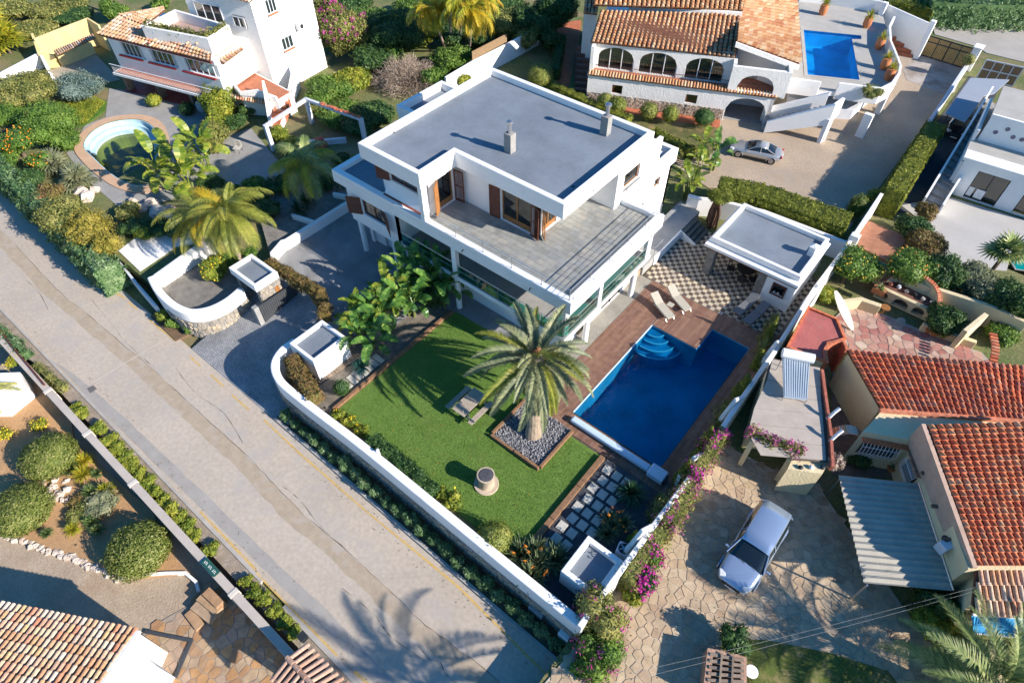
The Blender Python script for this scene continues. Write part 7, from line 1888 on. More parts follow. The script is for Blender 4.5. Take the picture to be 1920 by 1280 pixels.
def hedge(pts, w, z0, z1, label, m=G_HEDGE, size=.07, dens=150, rough=.07, name='hedge', cat='hedge', blossom=None, bn=0, round_=.3, group=None):
    """a clipped or loose band of growth along world points"""
    P = [Vector(p[:2]) for p in pts]; c = sum(P, Vector((0, 0))) / len(P)
    t = thing(name, label, cat, (c.x, c.y, z0), 0, group)
    Q, QN = [], []; H = z1 - z0; per = 2 * H + w; dens = dens * 1.35
    for a, b in zip(P, P[1:]):
        d = b - a; L = d.length; d = d.normalized(); n = Vector((-d.y, d.x))
        N = int(L * per * dens); s = nr.uniform(-.04, L + .04, N); u = nr.uniform(0, per, N)
        off = np.where(u < H, -w / 2, np.where(u < H + w, u - H - w / 2, w / 2)); z = np.where(u < H, u, np.where(u < H + w, H, per - u))
        wob = rough * (np.sin(s * 5.1 + a.x) * np.cos(z * 6 + s) + np.sin(s * 2.3) * np.sin(off * 5 + s * 3) + nr.normal(0, .5, N))
        nx = np.where(u < H, -1., np.where(u < H + w, 0., 1.)); nz = np.where((u >= H) & (u < H + w), 1., 0.)
        ed = np.clip((np.abs(off) - (w / 2 - round_)) / round_, 0, 1) * np.clip((z - (H - round_)) / round_, 0, 1)
        off = off * (1 - .18 * ed) + nx * wob; z = z * (1 - .10 * ed) + nz * wob
        Q.append(np.stack([a.x + d.x * s + n.x * off, a.y + d.y * s + n.y * off, z0 + z], 1)); QN.append(np.stack([n.x * nx, n.y * nx, nz + .15], 1))
    for e, dr in ((P[0], (P[0] - P[1]).normalized()), (P[-1], (P[-1] - P[-2]).normalized())):
        N = int(H * w * dens); n = Vector((-dr.y, dr.x)); o_ = nr.uniform(-w / 2, w / 2, N); z = nr.uniform(0, H, N); f = nr.normal(.02, .04, N)
        Q.append(np.stack([e.x + n.x * o_ + dr.x * f, e.y + n.y * o_ + dr.y * f, z0 + z], 1)); QN.append(np.repeat(np.array([[dr.x, dr.y, .1]]), N, 0))
    Q = np.concatenate(Q); QN = np.concatenate(QN)
    leaves(Q, QN, size, m, 'foliage', t, jitter=.7)
    MB().strip(P, max(.1, w * .86 - .16), z0, z1 - .16).build('inner_foliage', m, t)
    if blossom:
        k = nr.permutation(len(Q))[:max(1, bn // 10)]
        B = np.concatenate([Q[i] + QN[i] * .05 + nr.normal(0, .1, (10, 3)) for i in k]); BN = np.concatenate([np.repeat(QN[i][None], 10, 0) for i in k])
        leaves(B, BN, size * .85, blossom, 'blossoms', t, wide=.7)
    return t
# --- palms
def frond_mesh(name, L, e0, bend, lf, n, m, wdt=.035, droop=.25, vee=.5, rach=.02, curl=0.0):
    """a feather leaf growing along +X: starts at elevation e0, bends down by bend in all"""
    pts = [Vector((0, 0, 0))]; K = 12
    dirs = []
    for k in range(K):
        t = (k + .5) / K; e = e0 - bend * t ** 1.15; d = Vector((math.cos(e), curl * t, math.sin(e))).normalized(); dirs.append(d); pts.append(pts[-1] + d * (L / K))
    mb = MB()
    V_ = []
    def at_(t):
        k = min(K - 1, int(t * K)); f = t * K - k; return pts[k].lerp(pts[k + 1], f), dirs[k]
    # rachis
    for k in range(K):
        w0 = rach * (1 - k / K) + .006; w1 = rach * (1 - (k + 1) / K) + .006; s = Vector((0, 1, 0))
        V_.append([pts[k] - s * w0, pts[k] + s * w0, pts[k + 1] + s * w1, pts[k + 1] - s * w1])
    for i in range(n):
        t = .12 + .88 * (i + .5) / n; p, d = at_(t)
        l = lf * math.sin(PI * min(1, .12 + .86 * t)) ** .6 * rnd.uniform(.85, 1.1)
        up_ = Vector((-d.z, 0, d.x)).normalized()
        for sg in (-1, 1):
            q = (Vector((0, sg, 0)) * (1 - .35 * t) + d * (.55 + .35 * t) + up_ * vee * rnd.uniform(.5, 1.2)).normalized()
            tip = p + q * l + Vector((0, 0, -droop * l)) * rnd.uniform(.5, 1.3); mid = p + q * l * .5 + Vector((0, 0, .02 * l))
            wv = d * wdt * .5
            V_.append([p - wv, mid - wv * 1.1, tip, mid + wv * 1.1] if False else [p - wv, p + wv, mid + wv, mid - wv]); V_.append([mid - wv, mid + wv, tip + wv * .15, tip - wv * .15])
    A = np.array([[tuple(q) for q in f] for f in V_], dtype=np.float32)
    o = quads(name, A, m); me = o.data; bpy.data.objects.remove(o); return me
FM = {}
def palm(px, py, zg, h, label, L=3.2, nf=44, lf=.5, m=P_GRN, crown_at=None, trunk_r=.2, bark=BARKL, e_lo=-.9, e_hi=1.45, bend=1.1, dry=0, m2=None, wdt=.04, droop=.3, n=46, taper=1.0, group=None, cat='palm tree', key='a', vee=.35):
    """px, py: where the trunk meets the ground (height zg)"""
    b = at(px, py, zg); t = thing('palm_tree', label, cat, b, 0, group)
    top = Vector((b.x, b.y, zg + h))
    if crown_at: q = at(*crown_at, zg + h); top = Vector((q.x, q.y, zg + h))
    K = 14; pts = [b.lerp(top, k / K) + Vector((0, 0, 0)) for k in range(K + 1)]
    rr = [trunk_r * (1.0 + .35 * max(0, 1 - k / 2.2)) * (1 + .04 * (k % 2)) * (1 - (1 - taper) * k / K) for k in range(K + 1)]
    MB().tube(pts, rr, 14).build('trunk', bark, t, smooth=False)
    E = 7
    for j in range(E):
        k_ = (key, j)
        if k_ not in FM:
            e = e_hi + (e_lo - e_hi) * j / (E - 1)
            FM[k_] = (frond_mesh('frond', L * (.78 + .22 * math.sin(PI * j / (E - 1))), e, bend * (1.0 if e > 0 else .6), lf, n, m, wdt, droop, vee, curl=rnd.uniform(-.15, .15)), )
    off = top - b
    for i in range(nf):
        tt = (i + .5) / nf; j = min(E - 1, int(tt ** .8 * E)); a = i * 2.39996 + rnd.uniform(-.15, .15)
        o = bpy.data.objects.new('frond', FM[key, j][0]); C.objects.link(o); o.parent = t
        s = rnd.uniform(.78, 1.08)
        o.matrix_local = Matrix.Translation(off + Vector((0, 0, rnd.uniform(-.1, .12)))) @ Matrix.Rotation(a, 4, 'Z') @ Matrix.Rotation(rnd.uniform(-.3, .3), 4, 'X') @ Matrix.Rotation(rnd.uniform(-.12, .12), 4, 'Y') @ Matrix.Translation((trunk_r * .5, 0, 0)) @ Matrix.Scale(s, 4)
        if m2 and rnd.random() < m2[1]:
            o.data = o.data.copy() if (key, j, 'x') not in FM else FM[key, j, 'x']
            if (key, j, 'x') not in FM: o.data.materials[0] = m2[0]; FM[key, j, 'x'] = o.data
    return t
def fan_mesh(name, R, n, m, spread=5.0, stalk=.6):
    V_ = []
    for k in range(n):
        a = -spread / 2 + spread * (k + .5) / n; d = Vector((math.cos(a), math.sin(a), 0)); s = Vector((-d.y, d.x, 0)) * R * .075
        o = Vector((stalk, 0, 0)); l = R * (.8 + .2 * math.cos(a))
        V_.append([o - s * .3, o + s * .3, o + d * l * .55 + s + Vector((0, 0, .05)), o + d * l * .55 - s + Vector((0, 0, .05))]); V_.append([o + d * l * .55 - s + Vector((0, 0, .05)), o + d * l * .55 + s + Vector((0, 0, .05)), o + d * l + s * .1 + Vector((0, 0, -.1 * R)), o + d * l - s * .1 + Vector((0, 0, -.1 * R))])
    V_.append([Vector((0, -.015, 0)), Vector((0, .015, 0)), Vector((stalk, .01, 0)), Vector((stalk, -.01, 0))])
    A = np.array([[tuple(q) for q in f] for f in V_], dtype=np.float32); o = quads(name, A, m); me = o.data; bpy.data.objects.remove(o); return me
def fan_palm(px, py, zg, h, label, R=.9, nf=16, m=P_GRN, trunk_r=.12, name='fan_palm', cat='fan palm', key='f', stalk=.6, group=None, parent=None, z0=0):
    b = at(px, py, zg); t = parent or thing(name, label, cat, b, 0, group)
    if h > 0: MB().tube([(b.x, b.y, zg), (b.x, b.y, zg + h)], [trunk_r * 1.2, trunk_r], 10).build('trunk', BARK, t)
    if key not in FM: FM[key] = fan_mesh('fan_leaf', R, 15, m, 4.6, stalk)
    for i in range(nf):
        a = i * 2.39996; e = 1.25 - 1.5 * (i / nf)
        o = bpy.data.objects.new('fan_leaf', FM[key]); C.objects.link(o); o.parent = t
        o.matrix_local = Matrix.Translation((0, 0, z0 + h)) @ Matrix.Rotation(a, 4, 'Z') @ Matrix.Rotation(-e, 4, 'Y') @ Matrix.Rotation(rnd.uniform(-.4, .4), 4, 'X') @ Matrix.Scale(rnd.uniform(.8, 1.1), 4)
    return t
# --- big paddle-leaved plants
def paddle_mesh(name, L, w, m, bend, stalk, e0):
    """one banana-like leaf with a stalk, growing along +X"""
    K = 9; p = Vector((0, 0, 0)); e = e0; P = [p]
    for k in range(3): e_ = e0 + .12 * (1 - k / 3); p = p + Vector((math.cos(e_), 0, math.sin(e_))) * stalk / 3; P.append(p)
    V_ = []
    for a, b in zip(P, P[1:]): V_.append([a - Vector((0, .03, 0)), a + Vector((0, .03, 0)), b + Vector((0, .022, 0)), b - Vector((0, .022, 0))])
    tw = rnd.uniform(-.25, .25)
    for k in range(K):
        t0, t1 = k / K, (k + 1) / K
        e = e0 - bend * t1; q = p + Vector((math.cos(e), tw * t0, math.sin(e))) * L / K
        w0 = w * math.sin(PI * (.05 + .93 * t0)) ** .55 * .5; w1 = w * math.sin(PI * (.05 + .93 * t1)) ** .55 * .5
        up_ = Vector((-math.sin(e), 0, math.cos(e)))
        for sg in (-1, 1):
            gap = Vector((0, 0, 0)) if rnd.random() < .55 else (q - p) * .16
            dz = up_ * rnd.uniform(.16, .42)
            V_.append([p, p + (Vector((0, sg, 0)) + dz * .6) * w0 + gap, q + (Vector((0, sg, 0)) + dz * .6) * w1 - gap * .5, q][::sg])
        p = q
    A = np.array([[tuple(v) for v in f] for f in V_], dtype=np.float32); o = quads(name, A, m); me = o.data; bpy.data.objects.remove(o)
    return me
def paddle_plant(px, py, zg, label, h=2.0, L=1.5, w=.5, n=14, m=B_LEAF, key='p', name='bird_of_paradise_tree', cat='tropical plant', group=None, spread=.5, stems=3, e=(1.35, .35), world_=None):
    b = at(px, py, zg) if world_ is None else Vector(world_); t = thing(name, label, cat, b, 0, group)
    for j in range(5):
        if (key, j) not in FM: FM[key, j] = paddle_mesh('leaf', L * (1 - .06 * j), w, m, .9 + .25 * j, h * .42, e[0] + (e[1] - e[0]) * j / 4)
    for s in range(stems):
        a0 = s * 2 * PI / stems + rnd.uniform(-.4, .4); r0 = spread * rnd.uniform(.3, 1) if stems > 1 else 0
        bx, by = math.cos(a0) * r0, math.sin(a0) * r0; hs = h * rnd.uniform(.35, .75)
        MB().tube([(b.x + bx * .5, b.y + by * .5, zg), (b.x + bx, b.y + by, zg + hs)], [.11, .08], 7).build('stem', STALK, t)
        k_ = n // stems
        for i in range(k_):
            j = min(4, int(5 * (i + rnd.random()) / k_)); a = a0 + i * 2.4 + rnd.uniform(-.3, .3)
            o = bpy.data.objects.new('leaf', FM[key, j]); C.objects.link(o); o.parent = t
            o.matrix_local = Matrix.Translation((bx, by, hs)) @ Matrix.Rotation(a, 4, 'Z') @ Matrix.Rotation(rnd.uniform(-.25, .25), 4, 'X') @ Matrix.Scale(rnd.uniform(.75, 1.15), 4)
    return t
def rosette(t, cx, cy, cz, L, n, w, m, name='rosette', lo=-.2, hi=1.5, curve=.25):
    """stiff leaves radiating from one point"""
    a = nr.uniform(0, 2 * PI, n); e = nr.uniform(lo, hi, n); l = L * nr.uniform(.75, 1.05, n)
    d = np.stack([np.cos(a) * np.cos(e), np.sin(a) * np.cos(e), np.sin(e)], 1); s = np.stack([-np.sin(a), np.cos(a), np.zeros(n)], 1) * w
    o = np.array([[cx, cy, cz]]) - np.array(wloc(t))[None]; mid = o + d * l[:, None] * .5; tip = o + d * l[:, None]; tip[:, 2] -= curve * l * np.cos(e)
    V_ = np.concatenate([np.stack([o - s * .6 + 0 * d, o + s * .6 + 0 * d, mid + s, mid - s], 1), np.stack([mid - s, mid + s, tip + s * .1, tip - s * .1], 1)])
    return quads(name, V_, m, t)
def spiky(px, py, zg, rpx, label, m=P_YEL, n=90, w=.03, h=.1, name='yucca', cat='yucca', lo=-.2, hi=1.5, curve=.25, heads=1, blossom=None, group=None):
    L = rpx * pxm(px, py, zg + .3); b = at(px, py, zg); t = thing(name, label, cat, b, 0, group)
    for k in range(heads):
        a = k * 2.4; r = 0 if heads == 1 else L * .7 * math.sqrt(k / heads)
        rosette(t, b.x + math.cos(a) * r, b.y + math.sin(a) * r, zg + h, L * (1 if heads == 1 else .8), n, w, m, lo=lo, hi=hi, curve=curve)
    if blossom:
        bm_ = MB()
        for k in range(blossom[1]):
            a = rnd.uniform(0, 6.3); r = L * rnd.uniform(.2, .8); q = (b.x + math.cos(a) * r, b.y + math.sin(a) * r, zg + L * rnd.uniform(.6, .95))
            for j in range(3): bm_.add([q, (q[0] + .05, q[1] + .02 * j, q[2] + .05), (q[0] + .16 * math.cos(a + j), q[1] + .16 * math.sin(a + j), q[2] + .12), (q[0], q[1] + .04, q[2] + .05)], [(0, 1, 2, 3)])
        bm_.build('blossoms', blossom[0], t)
    return t

# ------------------------------------------------------------------ planting: villa garden
palm(1000, 815, .1, 4.9, 'tall palm with a stout pale trunk and grey-green fronds standing beside the blue pool', L=3.75, nf=74, lf=.46, m=P_DATE, crown_at=(1006, 668), trunk_r=.36, bark=mat('palm_bark', (.40, .31, .22), .95, .2, 5, bump=.9, bscale=14, fine=.25), e_lo=-1.2, e_hi=1.25, bend=1.15, m2=(P_QUEEN, .2), n=92, wdt=.042, droop=.1, key='date', vee=.6)
MB().lathe(tuple(at(1006, 668, 4.55)), [(.36, -.5), (.5, -.2), (.46, .15), (.3, .5), (.1, .75)], 14).build('leaf_bases', mat('cut_leaf_bases', (.34, .17, .07), .9, .35, 9, bump=1.0, bscale=14, fine=.3), [o for o in C.objects if o.name.startswith('palm_tree')][-1])
cb = thing('palm_crown_stubs', 'cut orange-brown leaf bases at the heart of the tall palm', 'palm stubs', at(1006, 668, 4.8)) if False else None
pg_ = 'big-leaved plants by the drive'
for i, (px, py, h, n, m, k, lab) in enumerate((
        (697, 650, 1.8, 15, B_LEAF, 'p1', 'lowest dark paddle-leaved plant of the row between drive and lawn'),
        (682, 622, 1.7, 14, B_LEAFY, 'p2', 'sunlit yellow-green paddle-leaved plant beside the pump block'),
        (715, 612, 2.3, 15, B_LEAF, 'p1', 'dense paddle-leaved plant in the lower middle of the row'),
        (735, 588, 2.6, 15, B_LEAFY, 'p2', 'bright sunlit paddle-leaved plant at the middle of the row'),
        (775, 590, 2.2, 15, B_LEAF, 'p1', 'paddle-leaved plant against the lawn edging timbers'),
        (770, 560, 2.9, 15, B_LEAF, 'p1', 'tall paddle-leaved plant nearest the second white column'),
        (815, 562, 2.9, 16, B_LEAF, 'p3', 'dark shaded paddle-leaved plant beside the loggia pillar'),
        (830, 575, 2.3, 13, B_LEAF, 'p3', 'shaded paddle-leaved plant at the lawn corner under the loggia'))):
    paddle_plant(px, py, 0, lab, h=h, L=1.4, w=.52, n=n + 14, m=m, key=k, group=pg_, spread=.6)
shrub(812, 552, 30, 'dark leafy shrub mixed in with the shaded plants by the loggia', G_DARK, h=2.6, size=.1, group=None)
shrub(640, 726, 17, 'small clipped dark green ball beside the sleeper walk', G_DARK, ball=True, size=.06, h=1.1)
spiky(678, 692, 0, 24, 'blue-green cycad in the shaded gravel beside the plants', CYCB, n=120, w=.035, h=.25, name='cycad', cat='cycad', curve=.35)
hedge([at(*p, 1.3) for p in ((508, 500), (540, 518), (575, 540), (603, 556))], .75, 1.15, 1.95, 'brown-green hedge arching over the entrance path beside the porch', G_RUST, .07, 200, .10)
hedge([at(*p, 1.1) for p in ((598, 560), (612, 580), (612, 600))], .75, .9, 1.85, 'ragged end clump of the arching hedge with hanging stems', G_RUST, .07, 200, .12)
hedge([at(*p, 1.2) for p in ((548, 672), (560, 700), (590, 745))], 1.0, .6, 1.5, 'reddish-green clipped hedge inside the curved end of the garden wall', G_RUST, .075, 200, .10)
for i, (px, py, r, lab) in enumerate(((655, 790, 17, 'yellow-flowered plant in the border at the upper end of the road wall'), (680, 808, 15, 'orange-tipped plant in the border next to the lawn'), (636, 778, 13, 'yellow-green plant beside the end of the sleeper edging'))):
    shrub(px, py, r, lab, G_YEL, h=.6, size=.07, blossom=YFL, bn=45, lob=3)
hedge([xy(700, 828, .6), xy(735, 857, .6), xy(775, 890, .6), xy(812, 925, .6)], .95, 0, 1.05, 'dark green loose hedge between the road wall and the lawn', G_DARK, .075, 170, .12)
shrub(850, 940, 24, 'golden spiky croton in the corner between hedge and lawn', G_YEL, h=.8, size=.10, lob=4, blossom=YFL, bn=40)
shrub(830, 925, 16, 'small yellow-green plant at the foot of the dark hedge', G_YEL, h=.6, size=.08, lob=3)
shrub(928, 1008, 36, 'round clipped olive-green bush on the lawn corner by the road wall', G_CLIP, ball=True, size=.06, h=1.6)
spiky(1008, 1062, 0, 60, 'large clump of upright grey-green leaves with orange crane-like flowers by the road wall', mat_leaf('strelitzia_leaf', [(.03, .06, .03), (.07, .11, .05), (.16, .20, .10), (.30, .32, .18)], .2, .35), n=170, w=.05, h=.1, name='bird_of_paradise', cat='flowering plant', lo=.5, hi=1.5, heads=5, curve=.15, blossom=(OFL, 9))
spiky(1146, 990, 0, 38, 'smaller clump with orange flowers beside the stepping stones', MATS['strelitzia_leaf'], n=110, w=.04, h=.1, name='bird_of_paradise', cat='flowering plant', lo=.35, hi=1.5, heads=4, curve=.2, blossom=(OFL, 12))
spiky(1182, 930, 0, 40, 'dark glossy cycad beside the pool cover roller', CYC, n=170, w=.04, h=.2, name='cycad', cat='cycad', curve=.4)
shrub(1195, 1012, 20, 'yellow-green variegated shrub next to the heat pump', G_YEL, h=.8, size=.08)
# cypresses and growth on the boundary wall
for px, py, r, hh, lab in ((1383, 748, 17, 2.3, 'slim cypress beside the middle scroll of the boundary wall'), (1318, 842, 16, 2.1, 'slim cypress near the pool corner below the wall scroll'), (1275, 905, 17, 2.2, 'slim cypress nearest the cover roller'), (1436, 640, 9, 2.2, 'thin pointed cypress against the wall by the grey loungers'), (1303, 862, 11, 1.8, 'small cypress squeezed between two larger ones by the pool'), (1415, 690, 11, 1.7, 'low cypress between wall scroll and deck corner')):
    b = at(px, py, 0); t = thing('cypress', lab, 'cypress', b, 0, 'cypresses along the boundary wall'); el = []
    for k in range(6):
        z = hh * (.12 + .8 * k / 5); rr_ = r * pxm(px, py, 1) * (1 - .75 * (k / 5) ** 1.5); el.append((b.x + rnd.uniform(-.05, .05), b.y + rnd.uniform(-.05, .05), z, rr_, rr_, hh * .16))
    P, Nn = sample_el(el, 420, .2, .6, .02); leaves(P, Nn, .055, G_HEDGE, 'foliage', t, up=.4); core_mesh(t, el, G_HEDGE, .7)
for a, b, lab in (((1360, 760), (1345, 800), 'ragged green creeper at the foot of the wall by the near cypresses'), ((1450, 600), (1425, 665), 'green creeper low on the wall beside the grey loungers'), ((1240, 935), (1222, 975), 'dry grey-green creeper on the low end of the boundary wall')):
    hedge([xy(*a, .3), xy(*b, .3)], .5, 0, .9, lab, G_OLIVE, .06, 150, .15, name='creeper', cat='climbing plant')
hedge([(-2.75, 20.9), (-2.7, 19.2), (-2.65, 17.6)], .75, 1.0, 2.15, 'bougainvillea in magenta flower spilling over the boundary wall beside the slab roof', G_OLIVE, .07, 170, .18, name='bougainvillea', cat='bougainvillea', blossom=MAG, bn=900)
hedge([(-2.6, 17.6), (-2.5, 15.6), (-2.45, 14.6)], .85, .1, 1.9, 'pink-flecked bougainvillea cascading down the drive side of the wall', G_OLIVE, .07, 160, .2, name='bougainvillea', cat='bougainvillea', blossom=PINK, bn=750)
hedge([(-2.5, 14.5), (-2.5, 12.6), (-2.5, 11.2)], .8, .0, 1.8, 'green vine covering the drive side of the boundary wall', G_OLIVE, .07, 170, .18, name='climber', cat='climbing plant', blossom=PINK, bn=90)
shrub(1200, 1085, 30, 'deep magenta bougainvillea between the pump house and the paved drive', G_DARK, h=1.9, size=.08, blossom=MAG, bn=800, name='bougainvillea', cat='bougainvillea')
shrub(1222, 1045, 22, 'green and magenta bougainvillea mound above the pump house corner', G_MID, h=1.9, size=.08, blossom=MAG, bn=330, name='bougainvillea', cat='bougainvillea')
shrub(1188, 1118, 20, 'yellow-green leafy growth under the deep magenta bougainvillea', G_YEL, h=1.1, size=.08)
shrub(1127, 1150, 52, 'big rounded bougainvillea dome over the gate with scattered purple flowers', G_OLIVE, zg=-.4, h=2.7, size=.075, lob=7, blossom=PINK, bn=300, name='bougainvillea', cat='bougainvillea', aspect=.9)
shrub(1118, 1222, 50, 'lower half of the bougainvillea mound beside the road with purple flowers', G_MID, zg=-.9, h=2.4, size=.075, lob=7, blossom=PINK, bn=420, name='bougainvillea', cat='bougainvillea')
shrub(1085, 1262, 22, 'green shrub at the kerb below the bougainvillea arch', G_MID, zg=-1.1, h=1.6, size=.08)
# roadside strip
ORD = 'first second third fourth fifth sixth seventh eighth ninth tenth eleventh twelfth thirteenth fourteenth fifteenth sixteenth seventeenth eighteenth nineteenth twentieth twenty-first twenty-second twenty-third twenty-fourth twenty-fifth twenty-sixth twenty-seventh twenty-eighth twenty-ninth thirtieth'.split()
n_ = 0
for k in range(24):
    t = k / 23; x = -23.3 + 19.6 * t; shp = rnd.uniform(.36, .52)
    w_lab = ORD[k] + ' small oleander bush under the stone wall, counted from the cobbled entrance'
    t_ = thing('oleander_bush', w_lab or 'small oleander bush in the roadside row under the stone wall', 'bush', (x, 7.72, RZ), 0, 'oleander bushes in the roadside row')
    el = lobes(x, 7.68 + rnd.uniform(-.08, .06), RZ + .06 + shp * .8, shp * 1.05, shp * .8, shp * rnd.uniform(.9, 1.25), 4)
    P, Nn = sample_el(el, 260, .2, .5, RZ + .05); leaves(P, Nn, .085, G_NER, 'foliage', t_, wide=.28, up=.3); core_mesh(t_, el, G_NER, .6)
# ------------------------------------------------------------------ planting: north side
shrub(1013, 142, 25, 'bright round clipped bush beside the red path', G_CLIP, ball=True, size=.07, h=2.2)
for px, py, r, lab in ((1135, 190, 17, 'clipped round bush nearest the villa chimney, left of its pair'), (1158, 197, 18, 'clipped round bush right of its pair above the villa roof'), (1217, 208, 18, 'clipped round bush in the middle of the red path'), (1257, 213, 17, 'small clipped tree with a visible stem before the stone base'), (1320, 220, 21, 'dark clipped bush next to the garage arch')):
    shrub(px, py, r, lab, G_CLIP if px != 1320 else G_DARK, ball=True, size=.075, h=1.5, trunk=False, zc=1.0, group='clipped bushes along the red path')
hedge([xy(1030, 160, .5), xy(1110, 200, .5), xy(1180, 228, .5)], 1.0, 0, 1.0, 'low clipped hedge running behind the villa roof', G_HEDGE, .08, 110)
hedge([xy(1225, 250, .4), xy(1300, 290, .4)], 1.0, 0, .9, 'low olive hedge beside the dry lawn near the villa wing', G_HEDGE, .08, 110)
hedge([xy(1052, 75, .6), xy(1040, 140, .6)], .9, 0, 1.2, 'dark shaded hedge left of the red path', G_DARK, .09, 90)
for px, py, h, lab, m, k in ((1300, 345, 2.3, 'paddle-leaved plant below the dry lawn, left of the tall hedge', B_LEAFY, 'p2'), (1335, 318, 2.3, 'paddle-leaved plant touching the tall clipped hedge', B_LEAF, 'p1'), (1285, 372, 2.0, 'sunlit paddle-leaved plant beside the villa wing wall', B_LEAFY, 'p2'), (1310, 300, 2.0, 'yellowish paddle-leaved plant nearest the silver coupe', B_LEAFY, 'p2')):
    paddle_plant(px, py, 0, lab, h=h, L=1.5, w=.5, n=14, m=m, key=k, group='paddle plants beside the villa wing')
shrub(1262, 290, 18, 'small grey-green shrub beside the villa wing parapet', G_OLIVE, h=1.0, size=.08)
b = at(1330, 425, 0); t = thing('aerial_root_tree', 'squat tree with a thick bundle of brown stems and a round green cap', 'tree', b)
tb_ = MB(); AR = mat('brown_roots', (.17, .095, .065), .9, .3, 5, bump=.8, fine=.2)
for k in range(22):
    a = rnd.uniform(0, 6.3); r = rnd.uniform(.1, .62); x, y = b.x + math.cos(a) * r, b.y + .3 + math.sin(a) * r * .8
    o = MB().tube([(x, y, 0), (x + rnd.uniform(-.08, .08), y + rnd.uniform(-.08, .08), 1.0), (x * .5 + b.x * .5, y * .5 + b.y * .5, 2.3)], [rnd.uniform(.06, .11), .07, .04], 6).build('stem', AR, t)
el = lobes(b.x + .1, b.y + .3, 2.5, 1.0, .9, .5, 5); P, Nn = sample_el(el, 330, .15, .6); leaves(P, Nn, .08, G_HEDGE, 'foliage', t, wide=.2, up=.5); core_mesh(t, el, G_HEDGE, .7)
hedge([(-13.0, 40.55), (-10, 41.75), (-7, 41.95), (-3.95, 42.3)], 2.4, 0, 2.0, 'tall broad clipped hedge between the villa and the gravel drive', G_HEDGE, .085, 130, .05, round_=.25)
shrub(1607, 388, 18, 'rounded clipped bush at the right end of the broad hedge', G_CLIP, h=2.2, size=.08, ball=True)
hedge([(-2.9, 58.9), (-2.75, 53), (-2.6, 47.3)], 1.6, 0, 2.4, 'long sunny clipped hedge beside the dark driveway', G_YEL if False else G_HEDGE, .10, 90, .05, round_=.25)
POTM = mat('terracotta_pot', (.52, .19, .08), .8, .15, 3)
for px, py, z, lab in ((1541, 28, 2.5, 'terracotta pot with a spiky palm, first along the back parapet'), (1623, 52, 2.5, 'terracotta pot with a spiky palm, second along the back parapet'), (1646, 92, 2.5, 'terracotta pot with a palm beside the small stair'), (1656, 130, 2.5, 'terracotta pot with a palm at the middle of the curved parapet'), (1664, 150, 2.5, 'potted palm closest to the front of the curved parapet')):
    b = at(px, py, z); t = thing('potted_palm', lab, 'potted palm', b, 0, 'potted palms on the pool terrace')
    MB().lathe((0, 0, 0), [(.26, 0), (.42, .35), (.40, .8), (.34, .95), (.38, 1.0), (.30, 1.0)], 16).build('pot', POTM, t, smooth=True, local=True)
    rosette(t, b.x, b.y, z + 1.0, .95, 60, .03, P_YEL, 'leaves', lo=.1, hi=1.5)
shrub(1635, 172, 20, 'grey-green bush growing over the front of the curved parapet', G_OLIVE, zg=2.5, h=1.0, size=.09)
hedge([at(*c4(900, 60), .8), at(*c4(1220, 140), .8)], 1.8, 0, 1.9, 'clipped box hedge beside the white car at the top', G_HEDGE, .11, 70, .05)
hedge([at(*c4(600, -20), .8), at(*c4(880, 45), .8)], 1.6, 0, 1.6, 'olive hedge behind the pool terrace wall', G_CLIP, .11, 70, .08)
hedge([at(*c4(1130, 60), .8), at(*c4(1500, 80), .8), at(*c4(2100, 75), .8)], 7, 0, 2.6, 'wide rambling hedge along the far street at the upper right', G_NER, .16, 42, .5, round_=1.2)
shrub(1817, 112, 11, 'small grey-green clipped tree at the gate pier', G_OLIVE, h=2.4, size=.09, ball=True, trunk=True)
# ------------------------------------------------------------------ planting: east side
shrub(1646, 372, 22, 'yellowish shrub at the corner of the wall beside the broad hedge', G_YEL, h=1.4, size=.08)
for px, py, r, h, m, lab in ((1735, 398, 22, 1.6, G_RUST, 'brownish clipped ball below the outside stair'), (1713, 428, 32, 2.0, G_DARK, 'blue-green rounded bush beside the pale terrace'), (1738, 462, 36, 2.0, G_RUST, 'rusty feathery shrub leaning over the brick terrace'), (1765, 512, 42, 3.0, G_DARK, 'dense dark green tree at the edge of the pale terrace'), (1832, 535, 52, 2.6, G_GREY, 'pale yellowish-green tree below the fan palm'), (1902, 565, 50, 3.0, G_DARK, 'dark blue-green tree at the right edge above the cream wall'), (1770, 598, 36, 1.8, G_DARK, 'dark glossy shrub right of the barbecue'), (1880, 625, 28, 1.2, G_MID, 'leafy shrub behind the tile-capped wall end')):
    shrub(px, py, r, lab, m, h=h, size=.09, dens=150)
shrub(1602, 497, 45, 'lemon tree heavy with yellow fruit inside the boundary wall', G_MID, h=2.8, size=.09, trunk=True, fruit=FRUIT, fn=38, cat='lemon tree', name='lemon_tree', aspect=1.1)
shrub(1706, 505, 44, 'citrus tree with yellow and orange fruit above the barbecue', G_MID, h=2.9, size=.09, trunk=True, fruit=OFRUIT, fn=26, cat='citrus tree', name='citrus_tree')
shrub(1550, 552, 24, 'bright yellow-green shrub at the foot of the lemon tree', G_YEL, h=.9, size=.07)
shrub(1537, 600, 14, 'small green shrub beside the red painted roof', G_MID, h=.9, size=.07)
fan_palm(1850, 520, 0, 2.2, 'dark green fan palm before the turquoise pool', R=1.0, nf=18, m=P_GRN, key='fg', stalk=.55)
